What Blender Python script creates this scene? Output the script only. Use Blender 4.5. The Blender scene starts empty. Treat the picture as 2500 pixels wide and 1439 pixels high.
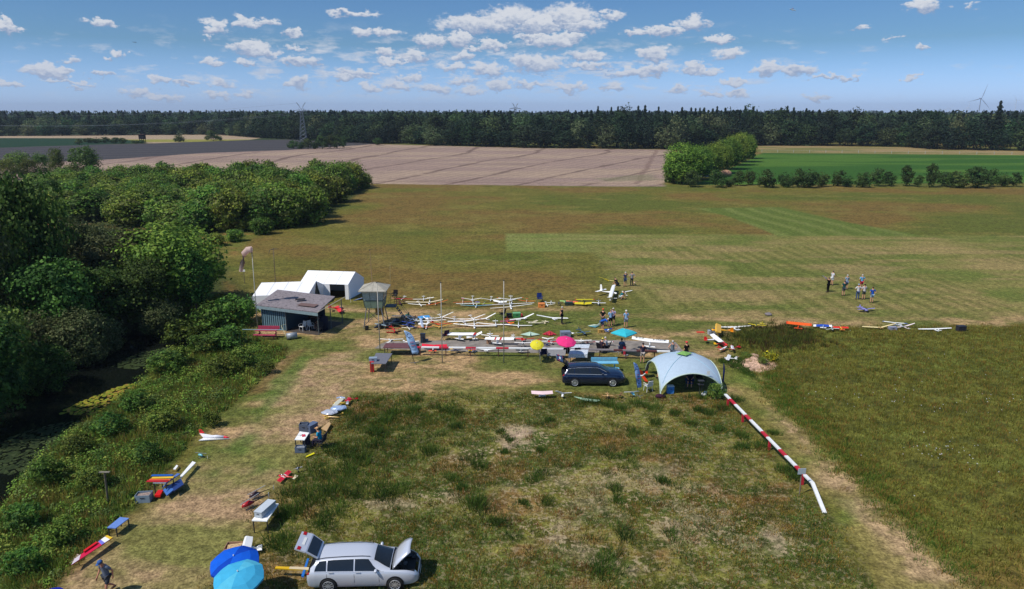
import bpy, bmesh, math, random
import numpy as np
from mathutils import Vector, Matrix, noise as mnoise
R = math.radians
S = bpy.context.scene
C = S.collection
# ------------------------------------------------------------------ camera, world, sun, exposure
FOC, CX, CY, PITCH, CAMH = 1700.0, 1250.0, 719.5, R(14.75), 20.0
cam = bpy.data.objects.new('camera', bpy.data.cameras.new('camera'))
C.objects.link(cam)
cam.location = (0, 0, CAMH); cam.rotation_euler = (R(90) - PITCH, 0, 0)
cam.data.sensor_width = 36; cam.data.lens = FOC / 2500 * 36
cam.data.clip_start = 0.5; cam.data.clip_end = 20000
S.camera = cam
S.render.engine = 'CYCLES'
S.cycles.use_denoising = True
S.cycles.max_bounces = 5; S.cycles.diffuse_bounces = 2; S.cycles.glossy_bounces = 2
S.cycles.transmission_bounces = 3; S.cycles.transparent_max_bounces = 6
S.cycles.caustics_reflective = False; S.cycles.caustics_refractive = False
S.view_settings.view_transform = 'Standard'; S.view_settings.look = 'None'
S.view_settings.exposure = 0.0; S.view_settings.gamma = 1.0; S.view_settings.use_curve_mapping = False
SUN_EL = R(54); SUN_DIR = Vector((-0.86 * math.cos(SUN_EL), -0.51 * math.cos(SUN_EL), math.sin(SUN_EL))).normalized()
sl = bpy.data.lights.new('sun', 'SUN'); sl.energy = 4.0; sl.angle = R(0.5); sl.color = (1.0, 0.955, 0.88)
so = bpy.data.objects.new('sun', sl); C.objects.link(so)
so.rotation_euler = (-SUN_DIR).to_track_quat('-Z', 'Y').to_euler()
so.location = (-60, -40, 90)

def ray(px, py):
    x, y, z = (px - CX) / FOC, 1.0, -(py - CY) / FOC
    c, s = math.cos(PITCH), math.sin(PITCH)
    return Vector((x, y * c + z * s, -y * s + z * c))
def G(px, py, z=0.0):
    d = ray(px, py); t = (z - CAMH) / d.z
    return Vector((d.x * t, d.y * t, z))
def GY(px, py, Y):                      # point of the view ray at depth Y
    d = ray(px, py); t = Y / d.y
    return Vector((d.x * t, Y, CAMH + d.z * t))
def azel(px, py):
    d = ray(px, py).normalized()
    return math.atan2(d.x, d.y), math.asin(d.z)

def srgb(r, g, b):
    f = lambda v: (v / 255 / 12.92) if v <= 10 else ((v / 255 + .055) / 1.055) ** 2.4
    return (f(r), f(g), f(b))

# ---- world: nishita sky with cumulus clouds laid out by direction (azimuth / elevation)
w = bpy.data.worlds.new('World'); S.world = w; w.use_nodes = True
nt = w.node_tree; nt.nodes.clear()
def N(t, tree=None, **kw):
    n = (tree or nt).nodes.new(t)
    for k, v in kw.items(): setattr(n, k, v)
    return n
def L(a, b, tree=None): (tree or nt).links.new(a, b)
sky = N('ShaderNodeTexSky'); sky.sky_type = 'NISHITA'; sky.sun_disc = False
sky.sun_elevation = SUN_EL; sky.sun_rotation = math.atan2(SUN_DIR.x, SUN_DIR.y)
sky.altitude = 0; sky.air_density = 1.0; sky.dust_density = 0.4; sky.ozone_density = 2.2
tc = N('ShaderNodeTexCoord')
sep = N('ShaderNodeSeparateXYZ'); L(tc.outputs['Generated'], sep.inputs[0])
def M(op, a, b=None, c=None, clamp=False):
    n = N('ShaderNodeMath', operation=op, use_clamp=clamp)
    for i, v in enumerate((a, b, c)):
        if v is None: continue
        if hasattr(v, 'node'): L(v, n.inputs[i])
        else: n.inputs[i].default_value = v
    return n.outputs[0]
az = M('ARCTAN2', sep.outputs[0], sep.outputs[1]); el = M('ARCSINE', sep.outputs[2])
cmb = N('ShaderNodeCombineXYZ'); L(az, cmb.inputs[0]); L(el, cmb.inputs[1])
def VM(op, a, b=None, c=None):
    n = N('ShaderNodeVectorMath', operation=op)
    for i, v in enumerate((a, b, c)):
        if v is None: continue
        if hasattr(v, 'node'): L(v, n.inputs[i])
        else: n.inputs[i].default_value = v
    return n
# warp the angles so that outlines billow
def noise_tex(vec, scale, detail, rough=.55, dist=0):
    n = N('ShaderNodeTexNoise'); n.inputs['Scale'].default_value = scale; n.inputs['Detail'].default_value = detail
    n.inputs['Roughness'].default_value = rough; n.inputs['Distortion'].default_value = dist
    if vec is not None: L(vec, n.inputs['Vector'])
    return n
sc_v = VM('MULTIPLY', cmb.outputs[0], (1.0, 1.7, 1.0)).outputs[0]
wn = noise_tex(sc_v, 55, 6, .6)
wv = VM('SUBTRACT', wn.outputs['Color'], (.5, .5, .5)).outputs[0]
wv = VM('MULTIPLY', wv, (.060, .030, 0)).outputs[0]
P0 = VM('ADD', cmb.outputs[0], wv).outputs[0]
CL = [  # px, py, half width px, half height px, strength
 (1170,60,95,22,1),(1250,45,70,26,1),(1310,62,60,22,1),(1390,42,62,28,1),(1420,62,50,18,1),(1350,100,68,16,1),(1300,92,40,10,.7),
 (1395,92,30,16,1),(1600,133,36,20,1),(1620,72,50,12,1),(1695,56,36,18,1),(1560,76,34,9,.8),(1755,96,34,10,.9),(1780,135,40,14,1),
 (1880,168,38,15,1),(1950,170,34,14,1),(2020,188,40,6,.8),(2075,194,20,7,.9),(1690,166,30,13,1),(1730,175,34,9,.8),
 (1540,176,56,11,.9),(1605,172,34,13,.9),(1310,155,60,20,1),(1280,150,30,14,1),(1430,138,50,12,.6),(1440,160,50,9,.45),
 (1190,170,40,14,.8),(1130,140,30,12,.6),(1015,138,34,14,.9),(940,130,26,12,.6),(960,150,40,8,.6),(1050,102,40,14,.7),(1120,95,34,16,.65),
 (1200,112,34,10,.7),(1150,120,30,8,.6),(885,80,22,12,.95),(940,80,34,10,.95),(870,178,46,9,.95),(845,188,30,8,.6),(735,150,46,12,.85),
 (620,120,52,20,1),(650,130,26,12,1),(600,112,30,12,.9),(525,68,32,18,.8),(510,92,14,6,.4),(525,153,28,10,.8),(597,154,22,7,.5),
 (600,56,28,14,.55),(650,54,30,11,.7),(710,80,18,10,.75),(722,118,20,8,.5),(726,200,24,14,.8),(247,57,32,10,.8),(285,134,18,8,.95),
 (168,143,22,10,.45),(110,172,42,15,1),(140,178,36,12,.9),(150,195,50,6,.4),(250,180,32,6,.6),(15,68,30,14,.6),(18,58,16,16,.6),
 (25,208,30,9,.55),(175,212,18,6,.5),(210,200,22,6,.4),(400,198,30,9,.7),(465,204,32,7,.6),(540,203,34,9,.45),(340,228,40,10,.6),
 (400,240,40,9,.5),(535,233,30,10,.6),(600,228,30,8,.4),(2115,192,16,5,.0),(2260,12,38,18,.7),(2100,70,18,8,.35),(2255,118,18,6,.4),
 (2230,190,18,6,.55),(1990,238,40,8,.5),(2180,90,24,6,.2),(2370,15,16,10,.3),(1495,38,28,14,.5),(870,32,60,7,.7),(1500,212,30,8,.7),
 (1650,218,36,8,.5),(1790,205,34,8,.5),(1800,228,34,8,.45),(1735,232,24,7,.5),(1220,205,26,14,.75),(1010,190,28,9,.6),(1100,165,34,11,.5),
 (970,210,40,9,.5),(900,215,22,13,.7),(1060,215,44,10,.5),(1150,222,34,8,.5),(1290,205,36,8,.5),(1390,215,40,9,.5),(1130,195,36,10,.4),
]
prev = None; yv = None; PG = P0
for ci, (px, py, hw, hh, s) in enumerate(CL):
    if s <= 0: continue
    s = min(1.0, s * 1.1 + .22)
    if ci % 12 == 11: PG = VM('ADD', P0, M('MULTIPLY', M('ADD', prev, yv), 1e-7)).outputs[0]   # keeps the chain sequential
    a0, e0 = azel(px, py); a1, _ = azel(px + hw, py); _, e1 = azel(px, py - hh)
    ra, re = abs(a1 - a0) * 1.38, max(abs(e1 - e0) * 1.45, .003)
    v = VM('MULTIPLY_ADD', PG, (1 / ra, 1 / re, 0), (-a0 / ra, -e0 / re, 0)).outputs[0]
    ln = VM('LENGTH', v).outputs['Value']
    d = M('MULTIPLY_ADD', ln, -s, s)                     # s*(1-len)
    sy = N('ShaderNodeSeparateXYZ'); L(v, sy.inputs[0])
    if prev is None: prev, yv = d, sy.outputs[1]
    else:
        g = M('GREATER_THAN', d, prev)
        mx = N('ShaderNodeMix'); L(g, mx.inputs[0]); L(yv, mx.inputs[2]); L(sy.outputs[1], mx.inputs[3]); yv = mx.outputs[0]
        prev = M('MAXIMUM', d, prev)
fine = noise_tex(sc_v, 130, 6, .6)
# small far clouds: noise on a plane at cloud height, seen in perspective
zc = M('MAXIMUM', sep.outputs[2], .012)
pl = N('ShaderNodeCombineXYZ'); L(M('DIVIDE', sep.outputs[0], zc), pl.inputs[0]); L(M('DIVIDE', sep.outputs[1], zc), pl.inputs[1])
far_v = VM('MULTIPLY', pl.outputs[0], (1.0, .42, 1)).outputs[0]
fn = noise_tex(VM('MULTIPLY', cmb.outputs[0], (1.0, 3.4, 1.0)).outputs[0], 26, 7, .6)
gate_e = N('ShaderNodeMapRange'); gate_e.inputs[1].default_value = .115; gate_e.inputs[2].default_value = .06; L(el, gate_e.inputs[0])
cover = noise_tex(sc_v, 5.0, 2)
cen = M('ABSOLUTE', M('ADD', az, .08))
gate_a = N('ShaderNodeMapRange'); gate_a.inputs[1].default_value = .62; gate_a.inputs[2].default_value = .18; L(cen, gate_a.inputs[0])
gate_lo = N('ShaderNodeMapRange'); gate_lo.inputs[1].default_value = .008; gate_lo.inputs[2].default_value = .035; L(el, gate_lo.inputs[0])
fd = M('MULTIPLY', M('SUBTRACT', fn.outputs['Fac'], M('SUBTRACT', .60, M('MULTIPLY', gate_a.outputs[0], .11))), 8.0)
fd = M('MULTIPLY', M('MULTIPLY', fd, gate_e.outputs[0], clamp=True), gate_lo.outputs[0])
fd = M('MULTIPLY', fd, M('MULTIPLY_ADD', gate_a.outputs[0], .55, .35))
cd = M('ADD', prev, M('MULTIPLY_ADD', fine.outputs['Fac'], .5, -.25))
cm = N('ShaderNodeMapRange'); cm.interpolation_type = 'SMOOTHERSTEP'; cm.inputs[1].default_value = .0; cm.inputs[2].default_value = .48; L(cd, cm.inputs[0])
alpha = M('MAXIMUM', M('MULTIPLY', cm.outputs[0], .97), M('MULTIPLY', fd, .85), clamp=True)
sh = N('ShaderNodeMapRange'); sh.interpolation_type = 'SMOOTHSTEP'; sh.inputs[1].default_value = -.75; sh.inputs[2].default_value = .35
L(M('ADD', yv, M('MULTIPLY_ADD', fine.outputs['Fac'], 1.6, -.8)), sh.inputs[0])
shade = M('MAXIMUM', sh.outputs[0], M('MULTIPLY', M('LESS_THAN', cm.outputs[0], .02), .75))
cc = N('ShaderNodeMix', data_type='RGBA'); L(shade, cc.inputs[0])
cc.inputs[6].default_value = (.27, .36, .54, 1); cc.inputs[7].default_value = (.68, .71, .77, 1)
hz = N('ShaderNodeMapRange'); hz.inputs[1].default_value = .10; hz.inputs[2].default_value = .0; hz.inputs[4].default_value = .45; L(el, hz.inputs[0])
cc2 = N('ShaderNodeMix', data_type='RGBA'); L(hz.outputs[0], cc2.inputs[0]); L(cc.outputs[2], cc2.inputs[6]); cc2.inputs[7].default_value = (.42, .50, .68, 1)
# sky tint by elevation: keeps the nishita sky and cools its band at the horizon
skm = N('ShaderNodeMix', data_type='RGBA', blend_type='MULTIPLY'); skm.inputs[0].default_value = 1
tr = N('ShaderNodeMapRange'); tr.inputs[1].default_value = .0; tr.inputs[2].default_value = .085; L(el, tr.inputs[0])
tint = N('ShaderNodeMix', data_type='RGBA'); L(tr.outputs[0], tint.inputs[0])
SKY_LO, SKY_HI = (.78, 1.10, 2.15, 1), (.41, .63, .91, 1)
tint.inputs[6].default_value = SKY_LO; tint.inputs[7].default_value = SKY_HI
tr2 = N('ShaderNodeMapRange'); tr2.inputs[1].default_value = .25; tr2.inputs[2].default_value = .6; L(el, tr2.inputs[0])
tint2 = N('ShaderNodeMix', data_type='RGBA'); L(tr2.outputs[0], tint2.inputs[0]); L(tint.outputs[2], tint2.inputs[6]); tint2.inputs[7].default_value = (.85, 1.0, 1.1, 1)
L(sky.outputs[0], skm.inputs[6]); L(tint2.outputs[2], skm.inputs[7])
SKY_STR = 0.10
bg = N('ShaderNodeBackground'); bg.inputs[1].default_value = SKY_STR; L(skm.outputs[2], bg.inputs[0])
bgc = N('ShaderNodeBackground'); bgc.inputs[1].default_value = 1.0; L(cc2.outputs[2], bgc.inputs[0])
mxs = N('ShaderNodeMixShader'); L(alpha, mxs.inputs[0]); L(bg.outputs[0], mxs.inputs[1]); L(bgc.outputs[0], mxs.inputs[2])
wo = N('ShaderNodeOutputWorld'); L(mxs.outputs[0], wo.inputs[0])
w.cycles.sampling_method = 'MANUAL'; w.cycles.sample_map_resolution = 512
# ------------------------------------------------------------------ helpers
def tag(o, label=None, cat=None, group=None, kind=None):
    if label: o['label'] = label
    if cat: o['category'] = cat
    if group: o['group'] = group
    if kind: o['kind'] = kind
    return o
def empty(name, loc=(0, 0, 0), rz=0.0):
    o = bpy.data.objects.new(name, None); C.objects.link(o); o.location = loc; o.rotation_euler = (0, 0, rz)
    o.empty_display_size = .3
    return o
_m = {}
def mat(col, rough=.6, metal=0.0, var=.12, scale=6.0, spec=.35, coat=0.0, name='paint', trans=0.0):
    key = (tuple(round(c, 4) for c in col), rough, metal, var, scale, spec, coat, name, trans)
    if key in _m: return _m[key]
    m = bpy.data.materials.new(name); m.use_nodes = True; t = m.node_tree; b = t.nodes['Principled BSDF']
    b.inputs['Roughness'].default_value = rough; b.inputs['Metallic'].default_value = metal
    b.inputs['Specular IOR Level'].default_value = spec; b.inputs['Coat Weight'].default_value = coat
    c0 = tuple(col) + (1,)
    if var > 0:
        tcn = N('ShaderNodeTexCoord', t); n = N('ShaderNodeTexNoise', t); n.inputs['Scale'].default_value = scale; n.inputs['Detail'].default_value = 4
        L(tcn.outputs['Object'], n.inputs['Vector'], t)
        r = N('ShaderNodeMapRange', t); r.inputs[1].default_value = .3; r.inputs[2].default_value = .7
        r.inputs[3].default_value = 1 - var; r.inputs[4].default_value = 1 + var; L(n.outputs['Fac'], r.inputs[0], t)
        v = N('ShaderNodeVectorMath', t, operation='SCALE'); v.inputs[0].default_value = col; L(r.outputs[0], v.inputs['Scale'], t)
        L(v.outputs[0], b.inputs['Base Color'], t)
    else: b.inputs['Base Color'].default_value = c0
    if trans > 0:
        tl = N('ShaderNodeBsdfTranslucent', t); tl.inputs[0].default_value = c0
        mx = N('ShaderNodeMixShader', t); mx.inputs[0].default_value = trans
        L(b.outputs[0], mx.inputs[1], t); L(tl.outputs[0], mx.inputs[2], t); L(mx.outputs[0], t.nodes['Material Output'].inputs[0], t)
    _m[key] = m
    return m
def attr_mat(name, rough=.8, trans=.25, vary=.25, spec=.2, huev=.03):
    m = bpy.data.materials.new(name); m.use_nodes = True; t = m.node_tree; b = t.nodes['Principled BSDF']
    b.inputs['Roughness'].default_value = rough; b.inputs['Specular IOR Level'].default_value = spec
    a = N('ShaderNodeAttribute', t, attribute_name='Col'); oi = N('ShaderNodeObjectInfo', t)
    r = N('ShaderNodeMapRange', t); r.inputs[3].default_value = 1 - vary; r.inputs[4].default_value = 1 + vary; L(oi.outputs['Random'], r.inputs[0], t)
    h = N('ShaderNodeHueSaturation', t); L(a.outputs['Color'], h.inputs['Color'], t); L(r.outputs[0], h.inputs['Value'], t)
    r2 = N('ShaderNodeMapRange', t); r2.inputs[3].default_value = .5 - huev; r2.inputs[4].default_value = .5 + huev
    m7 = N('ShaderNodeMath', t, operation='MULTIPLY'); m7.inputs[1].default_value = 7.31; L(oi.outputs['Random'], m7.inputs[0], t)
    fr = N('ShaderNodeMath', t, operation='FRACT'); L(m7.outputs[0], fr.inputs[0], t); L(fr.outputs[0], r2.inputs[0], t); L(r2.outputs[0], h.inputs['Hue'], t)
    L(h.outputs[0], b.inputs['Base Color'], t)
    if trans:
        tl = N('ShaderNodeBsdfTranslucent', t); L(h.outputs[0], tl.inputs[0], t)
        mx = N('ShaderNodeMixShader', t); mx.inputs[0].default_value = trans
        L(b.outputs[0], mx.inputs[1], t); L(tl.outputs[0], mx.inputs[2], t); L(mx.outputs[0], t.nodes['Material Output'].inputs[0], t)
    return m
class MB:
    def __init__(s): s.v = []; s.f = []; s.m = []; s.mats = []
    def mi(s, m):
        if m not in s.mats: s.mats.append(m)
        return s.mats.index(m)
    def add(s, vs, fs, m):
        k = len(s.v); i = s.mi(m)
        s.v += [tuple(v) for v in vs]; s.f += [tuple(a + k for a in f) for f in fs]; s.m += [i] * len(fs)
        return s
    def box(s, c, d, m, rz=0.0, rot=None, taper=1.0):
        x, y, z = d[0] / 2, d[1] / 2, d[2] / 2
        M_ = rot if rot is not None else Matrix.Rotation(rz, 3, 'Z'); c = Vector(c)
        vs = [c + M_ @ Vector((a * x * (taper if k > 0 else 1), b * y * (taper if k > 0 else 1), k * z)) for k in (-1, 1) for b in (-1, 1) for a in (-1, 1)]
        return s.add(vs, [(0, 2, 3, 1), (4, 5, 7, 6), (0, 1, 5, 4), (2, 6, 7, 3), (0, 4, 6, 2), (1, 3, 7, 5)], m)
    def bar(s, a, b, r0, m, r1=None, n=8, cap=True):
        return s.tube([a, b], [r0, r0 if r1 is None else r1], m, n, cap)
    def tube(s, pts, rad, m, n=8, cap=True, sq=1.0, up=Vector((0, 0, 1))):
        pts = [Vector(p) for p in pts]; k = len(pts); vs = []
        if not hasattr(rad, '__len__'): rad = [rad] * k
        for i, p in enumerate(pts):
            d = (pts[min(i + 1, k - 1)] - pts[max(i - 1, 0)]); d = d.normalized() if d.length > 1e-9 else Vector((0, 0, 1))
            u = up if abs(d.dot(up)) < .95 else Vector((1, 0, 0))
            a = d.cross(u).normalized(); b = a.cross(d)
            for j in range(n):
                t = 2 * math.pi * j / n
                vs.append(p + a * (rad[i] * math.cos(t)) + b * (rad[i] * sq * math.sin(t)))
        fs = [(i * n + j, i * n + (j + 1) % n, (i + 1) * n + (j + 1) % n, (i + 1) * n + j) for i in range(k - 1) for j in range(n)]
        if cap: fs += [tuple(range(n - 1, -1, -1)), tuple(range((k - 1) * n, k * n))]
        return s.add(vs, fs, m)
    def ell(s, c, r, m, nu=10, nv=7, rot=None):
        c = Vector(c); M_ = rot or Matrix.Identity(3)
        vs = [c + M_ @ Vector((0, 0, -r[2]))]
        for i in range(1, nv):
            t = -math.pi / 2 + math.pi * i / nv
            for j in range(nu):
                p = 2 * math.pi * j / nu
                vs.append(c + M_ @ Vector((r[0] * math.cos(t) * math.cos(p), r[1] * math.cos(t) * math.sin(p), r[2] * math.sin(t))))
        vs.append(c + M_ @ Vector((0, 0, r[2]))); e = len(vs) - 1
        fs = [(0, 1 + (j + 1) % nu, 1 + j) for j in range(nu)]
        fs += [(1 + i * nu + j, 1 + i * nu + (j + 1) % nu, 1 + (i + 1) * nu + (j + 1) % nu, 1 + (i + 1) * nu + j) for i in range(nv - 2) for j in range(nu)]
        fs += [(e, 1 + (nv - 2) * nu + j, 1 + (nv - 2) * nu + (j + 1) % nu) for j in range(nu)]
        return s.add(vs, fs, m)
    def quadslab(s, q, t, m, nrm=None):        # a thick panel from four corners
        q = [Vector(p) for p in q]; n = nrm or (q[1] - q[0]).cross(q[3] - q[0]).normalized()
        vs = q + [p - n * t for p in q]
        return s.add(vs, [(0, 1, 2, 3), (7, 6, 5, 4)] + [(i, i + 4, (i + 1) % 4 + 4, (i + 1) % 4) for i in range(4)], m)
    def prism(s, pts, t, m):                   # n-gon thickened downwards along its normal
        q = [Vector(p) for p in pts]; n = (q[1] - q[0]).cross(q[2] - q[0]).normalized(); k = len(q)
        vs = q + [p - n * t for p in q]
        return s.add(vs, [tuple(range(k)), tuple(range(2 * k - 1, k - 1, -1))] + [(i, i + k, (i + 1) % k + k, (i + 1) % k) for i in range(k)], m)
    def build(s, name, parent=None, smooth=False, off=None, bevel=0):
        me = bpy.data.meshes.new(name)
        vs = s.v if off is None else [(v[0] - off[0], v[1] - off[1], v[2] - off[2]) for v in s.v]
        me.from_pydata(vs, [], s.f); me.polygons.foreach_set('material_index', s.m)
        for m in s.mats: me.materials.append(m)
        if smooth: me.polygons.foreach_set('use_smooth', [True] * len(s.f))
        me.update()
        o = bpy.data.objects.new(name, me); C.objects.link(o)
        if parent: o.parent = parent
        if bevel:
            b = o.modifiers.new('bevel', 'BEVEL'); b.width = bevel; b.segments = 2; b.limit_method = 'ANGLE'
        return o
def copy_tree(o, parent=None):
    c = o.copy(); C.objects.link(c); c.parent = parent
    for ch in o.children: copy_tree(ch, c)
    return c
def np_mesh(name, verts, faces, mats, cols=None, smooth=False, loops_per=4):
    me = bpy.data.meshes.new(name); nv, nf = len(verts), len(faces)
    me.vertices.add(nv); me.vertices.foreach_set('co', np.asarray(verts, np.float32).ravel())
    me.loops.add(nf * loops_per); me.loops.foreach_set('vertex_index', np.asarray(faces, np.int32).ravel())
    me.polygons.add(nf); me.polygons.foreach_set('loop_start', np.arange(0, nf * loops_per, loops_per, dtype=np.int32))
    me.update(calc_edges=True)
    if smooth: me.polygons.foreach_set('use_smooth', np.ones(nf, bool))
    for m in mats: me.materials.append(m)
    if cols is not None:
        a = me.color_attributes.new('Col', 'FLOAT_COLOR', 'POINT')
        c4 = np.ones((nv, 4), np.float32); c4[:, :3] = cols; a.data.foreach_set('color', c4.ravel())
    return me
def link(name, me, parent=None, loc=None, rz=0, sc=None):
    o = bpy.data.objects.new(name, me); C.objects.link(o)
    if parent: o.parent = parent
    if loc is not None: o.location = loc
    o.rotation_euler = (0, 0, rz)
    if sc is not None: o.scale = sc
    return o
def hash2(ix, iy, seed):
    h = (ix.astype(np.int64) * 374761393 + iy.astype(np.int64) * 668265263 + seed * 974634777) & 0x7fffffff
    h = ((h ^ (h >> 13)) * 1274126177) & 0x7fffffff
    return ((h ^ (h >> 16)) & 0xffffff) / float(0xffffff)
def vnoise(x, y, seed=0):
    ix, iy = np.floor(x), np.floor(y); fx, fy = x - ix, y - iy
    fx = fx * fx * (3 - 2 * fx); fy = fy * fy * (3 - 2 * fy)
    a, b = hash2(ix, iy, seed), hash2(ix + 1, iy, seed); c, d = hash2(ix, iy + 1, seed), hash2(ix + 1, iy + 1, seed)
    return (a * (1 - fx) + b * fx) * (1 - fy) + (c * (1 - fx) + d * fx) * fy
def fbm(x, y, seed=0, o=4, g=.5):
    s, a, t = 0, 1, 0
    for i in range(o):
        s = s + a * vnoise(x * 2 ** i + 17.3 * i, y * 2 ** i - 9.1 * i, seed + i); t += a; a *= g
    return s / t
def sdist(x, y, poly):                        # signed distance, inside positive
    P = np.array(poly, float); n = len(P); d = np.full(x.shape, 1e18); ins = np.zeros(x.shape, bool)
    for i in range(n):
        ax, ay = P[i]; bx, by = P[(i + 1) % n]; ex, ey = bx - ax, by - ay
        t = np.clip(((x - ax) * ex + (y - ay) * ey) / (ex * ex + ey * ey + 1e-12), 0, 1)
        d = np.minimum(d, (x - ax - t * ex) ** 2 + (y - ay - t * ey) ** 2)
        if ay != by:
            ins ^= ((ay > y) != (by > y)) & (x < (bx - ax) * (y - ay) / (by - ay) + ax)
    return np.where(ins, 1, -1) * np.sqrt(d)
def gp(*pts): return [tuple(G(p[0], p[1])[:2]) for p in pts]
def sstep(e0, e1, x):
    t = np.clip((x - e0) / (e1 - e0), 0, 1); return t * t * (3 - 2 * t)
# ------------------------------------------------------------------ ground
rng = np.random.default_rng(7)
def at(*a): return G(*a)
Z_tan = gp((-60,404),(250,390),(500,373),(700,366),(905,352),(1060,356),(1300,362),(1640,366),(1625,456),(1500,456),(930,450),(600,445),(-60,445))
Z_dark = gp((-200,364),(0,361),(250,353),(360,351),(600,343),(700,341),(940,350),(905,353),(700,367),(500,374),(250,391),(-200,408))
Z_crop = gp((-200,336),(0,337),(200,338),(350,344),(355,350),(250,353),(0,361),(-200,364))
Z_yel = gp((-200,329),(0,331),(530,327),(640,337),(610,342),(360,351),(350,344),(200,338),(-200,337))
Z_grn = gp((1690,452),(1860,374),(2100,376),(2700,381),(2700,446))
Z_tan2 = gp((1845,356),(2000,357),(2280,361),(2500,370),(2700,372),(2700,381),(2480,379),(2100,376),(1855,374))
Z_mow1 = gp((1233,570),(1600,572),(2750,577),(2750,640),(1480,640),(1450,617),(1235,614))
Z_mow2 = gp((1700,509),(1905,506),(2080,545),(2260,577),(1900,577),(1780,530))
Z_mow3 = gp((1440,600),(2750,600),(2750,800),(1900,800),(1790,860),(1650,850),(1560,780),(1520,720))
Z_camp = gp((560,800),(620,690),(900,755),(1500,745),(1560,700),(2700,700),(2700,800),(1880,800),(1790,850),(1790,905),(1840,960),(1300,958),(860,962),(740,1110),(600,1310),(500,1500),(100,1500),(300,1300),(500,1060),(640,930),(700,860),(640,830))
Z_rmead = gp((1780,812),(1830,800),(2900,790),(2900,1500),(2400,1450),(2250,1300),(2080,1140),(1900,960),(1860,900),(1800,880))
Z_path = gp((1800,890),(1850,900),(1900,985),(2010,1095),(2150,1225),(2400,1440),(2480,1560),(2180,1560),(2120,1370),(2010,1200),(1850,1010),(1780,930))
Z_worn = gp((1880,1000),(1935,1040),(2070,1170),(2240,1320),(2330,1420),(2230,1400),(2110,1270),(1960,1110))
Z_heath = gp((855,962),(1300,962),(1770,962),(1800,1010),(1990,1230),(2110,1380),(2180,1560),(400,1560),(600,1330),(760,1110))
Z_bank = gp((-80,1500),(90,1480),(170,1395),(260,1300),(330,1235),(430,1120),(500,1040),(600,960),(690,880),(700,850),(640,835),(600,800),(600,745),(540,720),(400,770),(300,830),(0,900),(-400,1000),(-300,1400))
Z_wood = gp((-400,1000),(0,900),(300,830),(560,735),(610,715),(600,690),(520,600),(300,560),(140,530),(-300,500))
Z_young = gp((80,540),(90,450),(450,436),(870,452),(900,462),(850,495),(780,545),(650,570),(500,575),(160,545))
POND = gp((-160,1370),(10,1195),(72,1120),(118,1066),(172,1018),(243,985),(318,927),(383,872),(452,838),(505,822),(470,796),(380,800),(300,806),(200,830),(100,865),(0,900),(-250,960))
Z_pave = gp((912,851),(945,833),(1300,829),(1650,836),(1665,858),(1300,862))
MOUND = G(1835, 888)
def ground_z(x, y):
    x = np.asarray(x, float); y = np.asarray(y, float)
    near = (y < 140)
    z = np.zeros(x.shape)
    sp = np.full(x.shape, -99.0)
    q = near & (x < -10)
    if q.any(): sp[q] = sdist(x[q], y[q], POND)
    z -= 1.35 * sstep(-2.0, .9, sp + (fbm(x * .7, y * .7, 5, 3) - .5) * 1.2)
    dm = np.hypot((x - MOUND.x) / 1.75, (y - MOUND.y) / 1.75)
    z += .2 * sstep(1.0, .15, dm + (fbm(x * 1.5, y * 1.5, 9, 3) - .5) * .5)
    dm2 = np.hypot((x - MOUND.x - .35) / .65, (y - MOUND.y - .5) / .5); z += .28 * sstep(1.0, .1, dm2)
    sh = np.full(x.shape, -99.0); q = y < 70; sh[q] = sdist(x[q], y[q], Z_heath)
    z += sstep(0, 3, sh) * (.16 * (fbm(x * .55, y * .55, 3, 4) - .45))
    return z
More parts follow.
